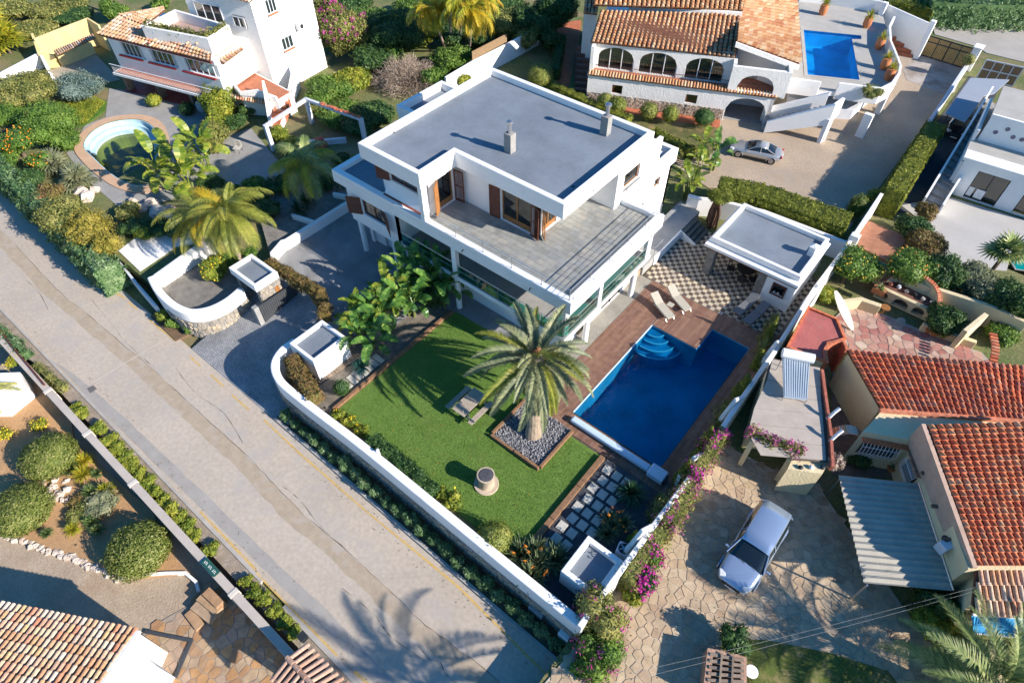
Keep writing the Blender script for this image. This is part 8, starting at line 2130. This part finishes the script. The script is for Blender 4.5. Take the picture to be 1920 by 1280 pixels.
for px, py, lab in ((1738, 622, 'terracotta pot at the patio wall, first of three'), (1750, 628, 'terracotta pot at the patio wall, middle of three'), (1766, 632, 'terracotta pot at the patio wall, last of three')):
    b = at(px, py, .05); t = thing('terracotta_pot', lab, 'flower pot', b, 0, 'terracotta pots by the patio wall'); MB().lathe((0, 0, 0), [(.16, 0), (.27, .38), (.3, .42), (.24, .42)], 16).build('pot', POTM, t, local=True); MB().lathe((0, 0, .36), [(.22, 0), (.05, .03)], 10).build('soil', SOIL, t, local=True)
b = at(1648, 545, 1.0); t = thing('planter_box', 'square terracotta planter with a green plant left of the barbecue', 'planter', b); MB().box(-.4, .4, -.2, .2, -.2, .2).build('box', POTM, t, local=True); rosette(t, b.x, b.y, 1.2, .45, 40, .04, P_GRN, 'leaves')
shrub(1610, 858, 23, 'dark bushy plant in the courtyard beside the arch', G_DARK, h=1.1, size=.07)
b = at(1670, 880, 0); t = thing('potted_plant', 'red pot with a ragged green plant under the barred window', 'potted plant', b); MB().lathe((0, 0, 0), [(.2, 0), (.34, .4), (.38, .45), (.3, .45)], 14).build('pot', POTM, t, local=True); rosette(t, b.x, b.y, .45, .5, 40, .04, P_GRN, 'leaves')
hedge([at(1402, 812, 2.3), at(1450, 835, 2.3), at(1500, 850, 2.3)], .5, 2.3, 2.75, 'pink bougainvillea trailing along the edge of the slab roof', G_OLIVE, .07, 200, .15, name='bougainvillea', cat='bougainvillea', blossom=PINK, bn=420)
shrub(1565, 868, 17, 'bare grey twiggy plant at the corner of the corrugated roof', TWIG, zg=1.5, h=1.3, size=.07, dens=110)
shrub(1760, 1130, 44, 'dark green climbing shrub on the yellow wall beyond the corrugated roof', G_DARK, h=2.2, size=.09, aspect=.8)
shrub(1745, 1165, 40, 'sunny yellow-green shrub between the drive and the blue awning', G_YEL, h=1.4, size=.09)
shrub(1376, 1197, 32, 'dark spiky shrub growing from the brick well head', G_DARK, h=1.6, size=.08)
b = at(1783, 1205, .3); t = thing('flowering_plant', 'red and yellow flowers in the white-rimmed pot', 'flowers', b); el = [(b.x, b.y, .5, .28, .28, .2)]; P, Nn = sample_el(el, 500); leaves(P, Nn, .05, OFL, 'blossoms', t); 
palm(1815, 1325, 0, 2.6, 'large feather palm whose dark fronds reach in at the lower right', L=4.3, nf=50, lf=.62, m=P_GRN, trunk_r=.35, e_lo=-.5, e_hi=1.3, bend=1.0, n=52, droop=.15, key='se', vee=.6, wdt=.05)
palm(1960, 1270, 0, 2.2, 'feather palm at the right edge below the blue awning', L=3.2, nf=26, lf=.5, m=P_GRN, trunk_r=.3, e_lo=-.5, e_hi=1.3, bend=1.0, n=46, droop=.15, key='se2', vee=.6, wdt=.045)
# palms just outside the frame whose shadows cross the road
for x, y, h, lab in ((5.2, 5.4, 5.2, 'palm out of view below the frame casting shade on the road'), (9.5, 3.5, 5.6, 'second palm out of view below the frame')):
    palm(*(0, 0), 0, h, lab, L=3.4, nf=34, lf=.5, m=P_GRN, trunk_r=.3, key='date', bend=1.0) if False else None
def palm_w(x, y, zg, h, label, **k):
    w = Vector((x, y, zg)) - CAM; zz = w.dot(c_f); return palm(960 + F_PX * w.dot(c_r) / zz, 640 - F_PX * w.dot(c_u) / zz, zg, h, label, **k)
palm_w(5.6, 5.0, 0, 5.4, 'palm standing below the picture, its crown shading the road', L=3.4, nf=34, lf=.5, m=P_GRN, trunk_r=.3, key='se', e_lo=-.5, e_hi=1.3)
tufts('lawn_blades', [(-20.6, 9.6), (-20.6, 19.3), (-12.9, 19.4), (-12.9, 16.6), (-7.5, 16.4), (-7.5, 9.3)], 90000, .035, GBL)['kind'] = 'stuff'
tag(bpy.data.objects['lawn_blades'], 'short bright artificial grass blades of the villa lawn', 'grass')
# ------------------------------------------------------------------ planting: west garden
shrub(48, 170, 62, 'broad olive-green bush at the far left', G_OLIVE, h=2.6, size=.11, lob=8)
shrub(12, 215, 34, 'green shrub at the left edge below the broad bush', G_MID, h=2.0, size=.11)
shrub(150, 165, 52, 'silvery blue spreading juniper beside the paving', G_BLUE, h=1.6, size=.09, aspect=.8, lob=8, rough=.3)
shrub(88, 235, 50, 'big dense round green bush left of the old pool', G_MID, h=3.2, size=.09, lob=8)
shrub(120, 262, 26, 'green bush leaning from the round bush toward the old pool', G_MID, h=1.8, size=.09)
shrub(30, 268, 40, 'orange tree dotted with fruit near the left edge', G_MID, h=2.2, size=.09, fruit=OFRUIT, fn=60, cat='orange tree', name='orange_tree', trunk=True)
shrub(75, 248 + 55, 24, 'citrus bush with fruit above the street hedge', G_MID, h=1.6, size=.09, fruit=OFRUIT, fn=25, cat='orange tree', name='orange_tree')
struct('lawn_patch', MB().prism(pxy([c1(430, 760), c1(700, 720), c1(800, 760), c1(790, 830), c1(640, 940), c1(500, 960), c1(640, 1010), c1(560, 1130), c1(420, 1130), c1(400, 900)], .02), -.02, .04), mat('soft_grass', (.10, .20, .02), .95, .2, 1.2, bump=.6, bscale=60, fine=.3))
tufts('grass_tufts', pxy([c1(430, 760), c1(700, 720), c1(790, 770), c1(640, 930), c1(500, 950), c1(400, 900)], .04), 9000, .12, G_YEL)['kind'] = 'stuff'
for px, py, r, lab in ((105, 318, 34, 'pale grey-green fan palm clump beside the lower end of the old pool'), (150, 345, 26, 'pale fan palm clump next to the white rocks')):
    fan_palm(px, py, 0, .3, lab, R=1.1, nf=26, m=G_GREY, key='fp', stalk=.5)
fan_palm(20, 100, 0, 1.2, 'yellow-green palm clump at the upper left edge', R=1.8, nf=34, m=P_YEL, key='fy', stalk=.8)
fan_palm(-15, 70, 0, 2.0, 'palm leaves entering at the top left edge', R=1.8, nf=30, m=P_YEL, key='fy', stalk=.8)
for px, py, h, n, lab in ((318, 352, 2.6, 14, 'sunlit yellow-green paddle-leaved clump beside the old pool'), (362, 372, 2.3, 14, 'paddle-leaved clump above the rocks behind the old pool'), (392, 318, 2.6, 16, 'paddle-leaved clump next to the vine-covered post'), (345, 325, 2.0, 10, 'paddle-leaved plant at the pool edge, pale leaves')):
    paddle_plant(px, py, 0, lab, h=h, L=1.7, w=.75, n=n + 6, m=B_LEAFY, key='p4', stems=4, spread=.8, group='paddle plants by the old pool')
for px, py, r, m, lab in ((287, 188, 15, G_YEL, 'small bright bush between two stone pillars'), (350, 204, 16, G_DARK, 'small dark bush beside the third stone pillar')):
    shrub(px, py, r, lab, m, h=1.1, size=.09, ball=True)
for k, (a, b, z1, lab) in enumerate((((392, 150), (412, 250), 2.4, 'vine climbing over the balcony end post'), ((412, 245), (395, 275), 2.0, 'lower tail of the vine by the paddle plants'), ((340, 138), (395, 150), 2.9, 'vine along the balcony railing'))):
    hedge([at(*a, .8), at(*b, .8)], .9, .2 if k < 2 else 2.1, z1, lab, G_OLIVE if k else G_YEL, .10, 110, .25, name='vine', cat='climbing plant')
shrub(440, 230, 26, 'dark shrub in shade beside the vine post', G_DARK, h=1.2, size=.09)
nh_ = hedge([at(*p, -.3) for p in ((-30, 285), (25, 345), (80, 395), (130, 445), (185, 500), (215, 528))], 1.7, -1.2, 1.1, 'dark green oleander hedge along the street on the left', G_NER, .11, 110, .22, round_=.5)
shrub(120, 400, 42, 'airy yellow-green feathery bush behind the street hedge, upper one', G_YEL if False else G_OLIVE, h=2.4, size=.08, lob=8, rough=.35)
shrub(165, 432, 42, 'airy golden-green feathery bush behind the street hedge', mat_leaf('leaf_gold', [(.14, .13, .02), (.24, .21, .03), (.34, .28, .05), (.45, .36, .08)]), h=2.4, size=.08, lob=8, rough=.35)
shrub(200, 462, 28, 'feathery bush reaching the white apron', MATS['leaf_gold'], h=1.9, size=.08, rough=.35)
shrub(90, 365, 30, 'green brown bush under the pale fan palms', G_RUST, h=1.6, size=.09)
shrub(250, 425, 30, 'low green bush in front of the rocks', G_DARK, h=1.0, size=.09)
shrub(270, 438, 20, 'yellow-green low bush beside the white apron', G_YEL, h=.9, size=.08)
rw = thing('garden_rocks', 'large pale rocks around the old pool edge', 'rocks', at(170, 360, 0))
for px, py, s in ((155, 362, .55), (165, 372, .6), (178, 358, .4), (285, 385, .6), (300, 400, .7), (310, 410, .6), (270, 392, .45), (120, 350, .4), (320, 395, .5), (250, 380, .4), (20, 215, .5), (33, 212, .5)): q = at(px, py, 0); rock(rw, q.x, q.y, -.05, s)
palm(450, 492, 0, 4.6, 'feathery golden-green palm by the entrance wall, crown over the white walls', L=3.3, nf=34, lf=.70, m=P_QUEEN, crown_at=(425, 395), trunk_r=.17, e_lo=-.6, e_hi=1.3, bend=1.5, m2=(P_GOLD, .05), n=70, droop=.6, key='queen', vee=.3, wdt=.03)
palm(372, 452, 0, 3.0, 'lower feathery palm left of the entrance palm', L=2.8, nf=24, lf=.7, m=P_QUEEN, crown_at=(375, 405), trunk_r=.15, e_lo=-.6, e_hi=1.3, bend=1.5, m2=(P_GOLD, .1), n=60, droop=.7, key='queen', vee=.2)
palm(575, 385, 0, 4.2, 'dusky feather palm in front of the villa corner', L=3.0, nf=26, lf=.8, m=P_GRN, crown_at=(570, 305), trunk_r=.15, e_lo=-.5, e_hi=1.2, bend=1.5, m2=(P_YEL, .5), n=70, droop=.65, key='queen2', vee=.25, wdt=.032)
shrub(545, 275, 30, 'bright golden bush at the foot of the concrete frame', G_YEL, h=1.2, size=.09)
shrub(605, 345, 24, 'dark palm-like bush against the villa corner', G_DARK, h=1.6, size=.10)
shrub(500, 395, 30, 'dark shrub between the drive wall and the palms', G_DARK, h=1.4, size=.09)
shrub(530, 345, 32, 'shaded dark shrub behind the drive wall', G_DARK, h=1.6, size=.09)
for px, py, lab in ((575, 385, 'spiky dark plant in the upper planting box'), (560, 400, 'spiky dark plant in the lower planting box'), (635, 350, 'dark yucca at the villa corner')):
    spiky(px, py, .3, 26, lab, CYC, n=90, w=.04, h=.3)
shrub(402, 505, 27, 'yellow-green shrub inside the curved planter wall', G_YEL, zg=.2, h=1.5, size=.08, fruit=FRUIT, fn=12)
shrub(430, 490, 20, 'green shrub at the foot of the entrance palm', G_MID, zg=.2, h=1.2, size=.08)
shrub(470, 474, 16, 'small bright green bush behind the porch roof', G_YEL if False else G_MID, zg=.2, h=.8, size=.07)
struct('verge', MB().prism(pxy([(283, 595), (330, 640), (372, 620), (330, 575), (300, 570)], RZ), -1.4, RZ + .08), SOIL)
for px, py, r, m, lab in ((306, 592, 16, G_YEL, 'yellow-green bush in the kerbed bed beside the road'), (330, 604, 17, G_MID, 'green bush in the kerbed bed beside the road'), (352, 618, 8, G_MID, 'tiny bush at the right end of the kerbed bed')):
    shrub(px, py, r, lab, m, zg=RZ, h=.9, size=.07)
# behind: band of gardens at the top
shrub(632, 62, 50, 'large bougainvillea covered in pink flowers climbing the tall white block', G_OLIVE, h=5.2, size=.12, blossom=PINK, bn=1500, name='bougainvillea', cat='bougainvillea', aspect=.9, dens=80)
shrub(612, 40, 30, 'deep magenta bougainvillea beside the white wall top', G_OLIVE, h=6.2, size=.12, blossom=MAG, bn=1200, name='bougainvillea', cat='bougainvillea', dens=80)
for i, (px, py, r, h, m, lab) in enumerate(((620, 165, 44, 1.8, G_MID, 'green bush below the pink bougainvillea'), (660, 150, 38, 1.7, G_YEL, 'yellow-green bush right of the bougainvillea'), (600, 185, 30, 1.4, G_MID, 'low bush beside the garden stair'), (640, 215, 46, 1.2, G_MID, 'spreading green bush within the concrete frame'),
        (735, 60, 58, 4.0, G_DARK, 'dark leafy tree between bougainvillea and palms'), (690, 40, 40, 2.5, G_MID, 'green tree at the top beside the dark tree'), (780, 60, 36, 2.8, G_YEL, 'yellow-green tree left of the palm group'), (850, 115, 40, 2.2, G_MID, 'green shrub under the palm group'), (815, 145, 30, 2.0, G_MID, 'green shrub right of the bare bush'),
        (700, 215, 40, 1.6, G_DARK, 'shaded dark bush behind the villa annex'), (670, 235, 34, 1.2, G_DARK, 'shaded low bush behind the villa roof'), (868, 150, 16, 1.4, G_YEL, 'yellow-green sapling against the white wall'), (945, 45, 44, 3.0, G_OLIVE, 'olive-toned tree right of the palm group'), (1000, 45, 40, 3.4, G_DARK, 'dark tree at the top before the tiled roof'), (985, 75, 26, 2.2, G_OLIVE, 'golden-green shrub beside the gravel patch'),
        (1045, 20, 44, 4.0, G_DARK, 'dense dark tree touching the clay tile roof'), (900, 30, 36, 2.4, G_YEL, 'sunny shrub behind the palm group'), (560, 10, 20, 2.0, G_MID, 'shrub at the top edge behind the tall block'), (780, 15, 40, 2.0, G_MID, 'green hedge at the top left of the palm group'))):
    shrub(px, py, r, lab, m, h=h, size=.13, dens=75, lob=7)
# bare bush of twigs
b = at(765, 160, 0); t = thing('bare_bush', 'big leafless grey-brown bush behind the villa', 'bush', b)
N = 9000; d = nr.normal(0, 1, (N, 3)); d[:, 2] = abs(d[:, 2]); d /= np.linalg.norm(d, axis=1)[:, None]; R_ = np.array([68, 60, 0]) * pxm(765, 160, 1)
rad = nr.uniform(.25, 1, N) ** .6; Pt = d * rad[:, None] * np.array([R_[0], R_[1], 2.3]) * (1 + .15 * np.sin(d[:, :1] * 9) * np.cos(d[:, 1:2] * 8))
dr = d + nr.normal(0, .55, (N, 3)); dr /= np.linalg.norm(dr, axis=1)[:, None]; sd_ = np.cross(dr, nr.normal(0, 1, (N, 3))); sd_ /= np.linalg.norm(sd_, axis=1)[:, None]
ln_ = nr.uniform(.2, .5, N)[:, None]; V_ = np.stack([Pt - sd_ * .014, Pt + sd_ * .014, Pt + dr * ln_ + sd_ * .006, Pt + dr * ln_ - sd_ * .006], 1); quads('twigs', V_, TWIG, t)
lb = MB()
for k in range(14): a = k * .45; lb.tube([(b.x, b.y, 0), (b.x + math.cos(a) * .8, b.y + math.sin(a) * .8, .9), (b.x + math.cos(a) * 2.2, b.y + math.sin(a) * 1.9, 1.7)], [.06, .035, .012], 5)
lb.build('branches', BARKL, t)
for px, py, h, cr, lab in ((835, 92, 6.0, (805, 12), 'slim palm with hanging golden fronds, left of the group'), (848, 85, 6.5, (838, -8), 'slim palm second in the group'), (862, 80, 7.0, (865, 5), 'tall palm at the middle of the group'), (880, 95, 6.5, (885, 20), 'slim palm with bright golden fronds, right side of the group'), (897, 90, 6.5, (905, -5), 'slim palm at the right end of the group')):
    palm(px, py, 0, h, lab, L=2.6, nf=20, lf=.8, m=P_YEL, crown_at=cr, trunk_r=.13, e_lo=-.9, e_hi=1.2, bend=1.5, m2=(P_GOLD, .4), n=34, droop=.8, key='gold', vee=.15, wdt=.07, group='golden palms behind the villa')
for px, py, r, h, m, lab in ((100, 15, 50, 1.6, G_OLIVE, 'dry shrub on the slope at the top left'), (215, 20, 26, 2.4, G_MID, 'shrub behind the yellow outbuilding'), (30, 20, 40, 1.6, G_OLIVE, 'olive shrub in the top left corner'), (300, 8, 20, 1.6, G_MID, 'plants behind the clay roof at the top')):
    shrub(px, py, r, lab, m, h=h, size=.14, dens=60)
tr = thing('tree', 'leaning bare trunk behind the clay roof at the top', 'tree', at(215, 32, 0)); q = at(222, 32, 0); MB().tube([q, (q.x - .5, q.y + .3, 2.5), (q.x - 1.3, q.y + .5, 5)], [.22, .17, .12], 8).build('trunk', BARK, tr)
hedge([at(*c1(1085, 175), 6.4), at(*c1(1300, 215), 6.4), at(*c1(1540, 260), 6.4), at(*c1(1680, 185), 6.4)], .4, 6.0, 6.55, 'flowers and greenery lining the roof terrace parapet', G_OLIVE, .10, 110, .2, name='terrace_planting', cat='plants')
# ------------------------------------------------------------------ planting: south-west
for px, py, r, lab in ((92, 855, 50, 'clipped round bush nearest the spiky plants, upper of three'), (38, 955, 56, 'clipped round bush cut by the left edge'), (258, 1030, 59, 'largest clipped round bush, beside the street wall')):
    shrub(px, py, r, lab, mat_leaf('leaf_pittosporum', [(.07, .10, .015), (.13, .17, .03), (.22, .25, .06), (.36, .35, .13)], nscale=3), zg=SZ, ball=True, size=.065, h=1.9, group='clipped round bushes in the sandy bed', dens=330)
for k, (px, py, r, lab) in enumerate(((140, 858, 24, 'yucca head at the top of the spiky group'), (165, 870, 22, 'yucca head right of the round bush'), (140, 885, 24, 'yucca head at the centre of the spiky group'), (162, 895, 24, 'golden-tipped yucca head at the lower right of the group'), (120, 885, 22, 'dark yucca head in shade beside the round bush'), (188, 893, 13, 'small lone green rosette beside the yucca group'),
        (205, 925, 22, 'yellow-edged yucca in the lower group'), (175, 928, 20, 'yucca left of the yellow-edged one'), (143, 998, 18, 'sunlit yellow yucca beside the rock edging'), (178, 985, 20, 'yucca next to the largest round bush'), (190, 1000, 18, 'shaded yucca touching the largest round bush'), (95, 1005, 14, 'small dark spiky tuft near the rock edging'))):
    spiky(px, py, SZ, r, lab, P_YEL if k in (3, 6, 8, 1) else mat_leaf('yucca_green', [(.05, .09, .03), (.10, .16, .05), (.20, .24, .08)], .1, .4), n=130, w=.028, h=.35, curve=.1)
shrub(190, 945, 34, 'pale succulent shrub below the yuccas', G_GREY, zg=SZ, h=.8, size=.07, rough=.3)
shrub(150, 960, 26, 'olive succulent shrub among the rocks', G_OLIVE, zg=SZ, h=.7, size=.07)
shrub(150, 940, 20, 'reddish low shrub beside the rock heap', G_RUST, zg=SZ, h=.5, size=.06)
for px, py, lab in ((75, 797, 'yellow-flowering plant above the upper round bush'), (27, 679, 'yellow-flowering plant on the white wall corner'), (8, 815, 'yellow-flowering plant at the left edge')):
    shrub(px, py, 14, lab, G_YEL, zg=SZ if py > 700 else -1.3, h=.7, size=.06, blossom=YFL, bn=260)
palm(-30, 790, SZ, 2.2, 'feather palm at the left edge of the sunken garden', L=3.0, nf=24, lf=.55, m=P_YEL, trunk_r=.2, e_lo=-.4, e_hi=1.2, bend=1.2, n=44, key='sw')
shrub(1, 640, 20, 'dark hedge plants at the left edge below the road', G_NER, zg=-1.3, h=.8, size=.08)
hedge([xy(-10, 610, -1), xy(30, 645, -1), xy(52, 668, -1)], .55, RZ, -.5, 'dark oleander planting on the verge at the left edge', G_NER, .08, 160, .15)
hedge([xy(72, 690, -1), xy(122, 730, -1)], .5, RZ, -.6, 'grey-green verge plants beside the brown rail', G_OLIVE, .07, 150, .15)
vl = ['lemon-green verge bush, first after the white marker', 'verge bush beside the upper yellow dash', 'verge bush above the first wall joint']
k = 0
for (px, py) in ((140, 765), (155, 775), (185, 803), (207, 828), (222, 842), (235, 860), (248, 873), (262, 890), (277, 905), (292, 922), (307, 940), (322, 955), (338, 972), (352, 988), (366, 1006), (395, 1030), (462, 1090), (478, 1106), (494, 1122), (518, 1145), (535, 1165), (553, 1185)):
    shrub(px, py, rnd.uniform(15, 20), ORD[k] + ' low lemon-green bush along the street wall, counted from the drain grate', G_YEL, zg=RZ, h=rnd.uniform(.45, .7), size=.065, lob=3, group='low bushes in the street verge', dens=170)
    k += 1

for k, (a, b) in enumerate((((1830, 1100, 3.2), (1180, 1262, 5.0)), ((1835, 1106, 3.2), (1180, 1275, 5.0)))):
    A, B = at(*a), at(*b); pts = [A.lerp(B, i / 14) - Vector((0, 0, .35 * math.sin(PI * i / 14))) for i in range(15)]
    w = MB().tube(pts, .0045, 4).build('overhead_cable', CHIM); tag(w, ['upper of two thin overhead cables crossing the paved drive', 'lower of two thin overhead cables crossing the paved drive'][k], 'cable')

struct('garden_paving', MB().prism(pxy([(405, 262), (470, 240), (520, 300), (545, 335), (500, 352), (430, 345), (412, 330)], .0), -.02, .014), PAVE)
for px, py, r, h, m, lab in ((520, 250, 20, 1.0, G_YEL, 'yellow-green bush inside the concrete frame corner'), (462, 205, 18, .9, G_DARK, 'dark bush at the foot of the garden stair'), (395, 345, 26, 1.2, G_DARK, 'dark shrub behind the entrance palm crown'), (300, 428, 24, 1.0, G_DARK, 'dark bush below the paddle-leaved clump'), (335, 430, 22, .9, G_OLIVE, 'olive bush left of the lower feathery palm'), (475, 345, 24, 1.1, G_MID, 'green bush at the edge of the lower paving'), (485, 375, 22, 1.2, G_DARK, 'dark bush behind the entrance palm trunk'), (445, 365, 22, 1.1, G_MID, 'mid green bush under the entrance palm crown'), (640, 300, 18, 1.0, G_DARK, 'small dark bush close to the villa left corner'), (240, 395, 24, 1.0, G_OLIVE, 'olive bush below the pale rocks'), (10, 300, 26, 1.4, G_MID, 'green bush at the left edge behind the street hedge'), (60, 335, 24, 1.4, G_DARK, 'dark bush between orange trees and street hedge')):
    shrub(px, py, r, lab, m, h=h, size=.10, dens=110)
for px, py, r, h, m, lab in ((700, 110, 44, 2.2, G_DARK, 'dark spreading bush left of the bare bush'), (730, 110, 30, 2.0, G_MID, 'green bush above the bare bush'), (845, 60, 40, 2.4, G_DARK, 'dark undergrowth beneath the golden palms'), (900, 75, 30, 2.0, G_DARK, 'dark undergrowth right of the golden palms'), (660, 10, 36, 2.0, G_DARK, 'dark bush at the top behind the bougainvillea'), (950, 15, 36, 2.6, G_DARK, 'dark tree mass at the top, right of the palms'), (1030, 75, 22, 2.4, G_DARK, 'dark tree at the corner of the red path'), (150, 60, 20, 1.4, G_OLIVE, 'dry bush behind the yellow wall'), (60, 55, 40, 1.4, G_OLIVE, 'low dry bushes on the top left slope'), (130, 30, 36, 1.2, G_DARK, 'dark low bush on the top left slope'), (260, 45, 22, 1.8, G_OLIVE, 'dry bush behind the clay roof')):
    shrub(px, py, r, lab, m, h=h, size=.14, dens=60, lob=7)

def litter(name, poly, n, z, m, label):
    xs_ = [p[0] for p in poly]; ys_ = [p[1] for p in poly]; P = []
    while len(P) < n:
        x, y = rnd.uniform(min(xs_), max(xs_)), rnd.uniform(min(ys_), max(ys_))
        if inside((x, y), poly): P.append((x, y, z + .01))
    P = np.array(P); a = nr.uniform(0, 6.3, n); s = nr.uniform(.02, .05, n)[:, None]
    u = np.stack([np.cos(a), np.sin(a), np.full(n, .15)], 1) * s; v = np.stack([-np.sin(a), np.cos(a), np.full(n, .1)], 1) * s * .5
    o = quads(name, np.stack([P - u, P + v, P + u, P - v + [0, 0, .008]], 1), m, kind='stuff'); tag(o, label, 'leaves')
litter('fallen_leaves', lawn_poly, 130, .06, P_DRY, 'dry leaves scattered over the villa lawn')
litter('fallen_leaves', dp, 900, .04, G_RUST, 'dry leaves scattered over the paved drive')
litter('fallen_leaves', [(-60, 1), (0, 1), (0, 2.0), (-60, 1.7)], 260, RZ + .01, G_RUST, 'dead leaves along the lower gutter of the road')
litter('fallen_leaves', [(-24, 6.2), (-3.4, 6.2), (-3.4, 7.1), (-24, 7.1)], 160, RZ + .01, G_RUST, 'dead leaves along the upper gutter of the road')
litter('fallen_leaves', [(-34, 15), (-21, 15), (-21, 20), (-34, 20)], 250, .02, P_DRY, 'leaves on the cobbled drive')
litter('fallen_leaves', [(-13, 30.4), (-3.4, 30.4), (-3.4, 37), (-13, 37)], 180, .03, P_DRY, 'leaves on the chequered patio')

for px, py, r, h, m, lab in ((408, 195, 30, 3.0, G_YEL, 'bushy upper part of the vine by the balcony end'), (402, 245, 26, 2.2, G_OLIVE, 'trailing lower part of the vine above the paddle plants'), (590, 205, 18, .9, G_OLIVE, 'dry tangle of plants beside the concrete frame corner')):
    shrub(px, py, r, lab, m, h=h, size=.10, dens=120, rough=.3)
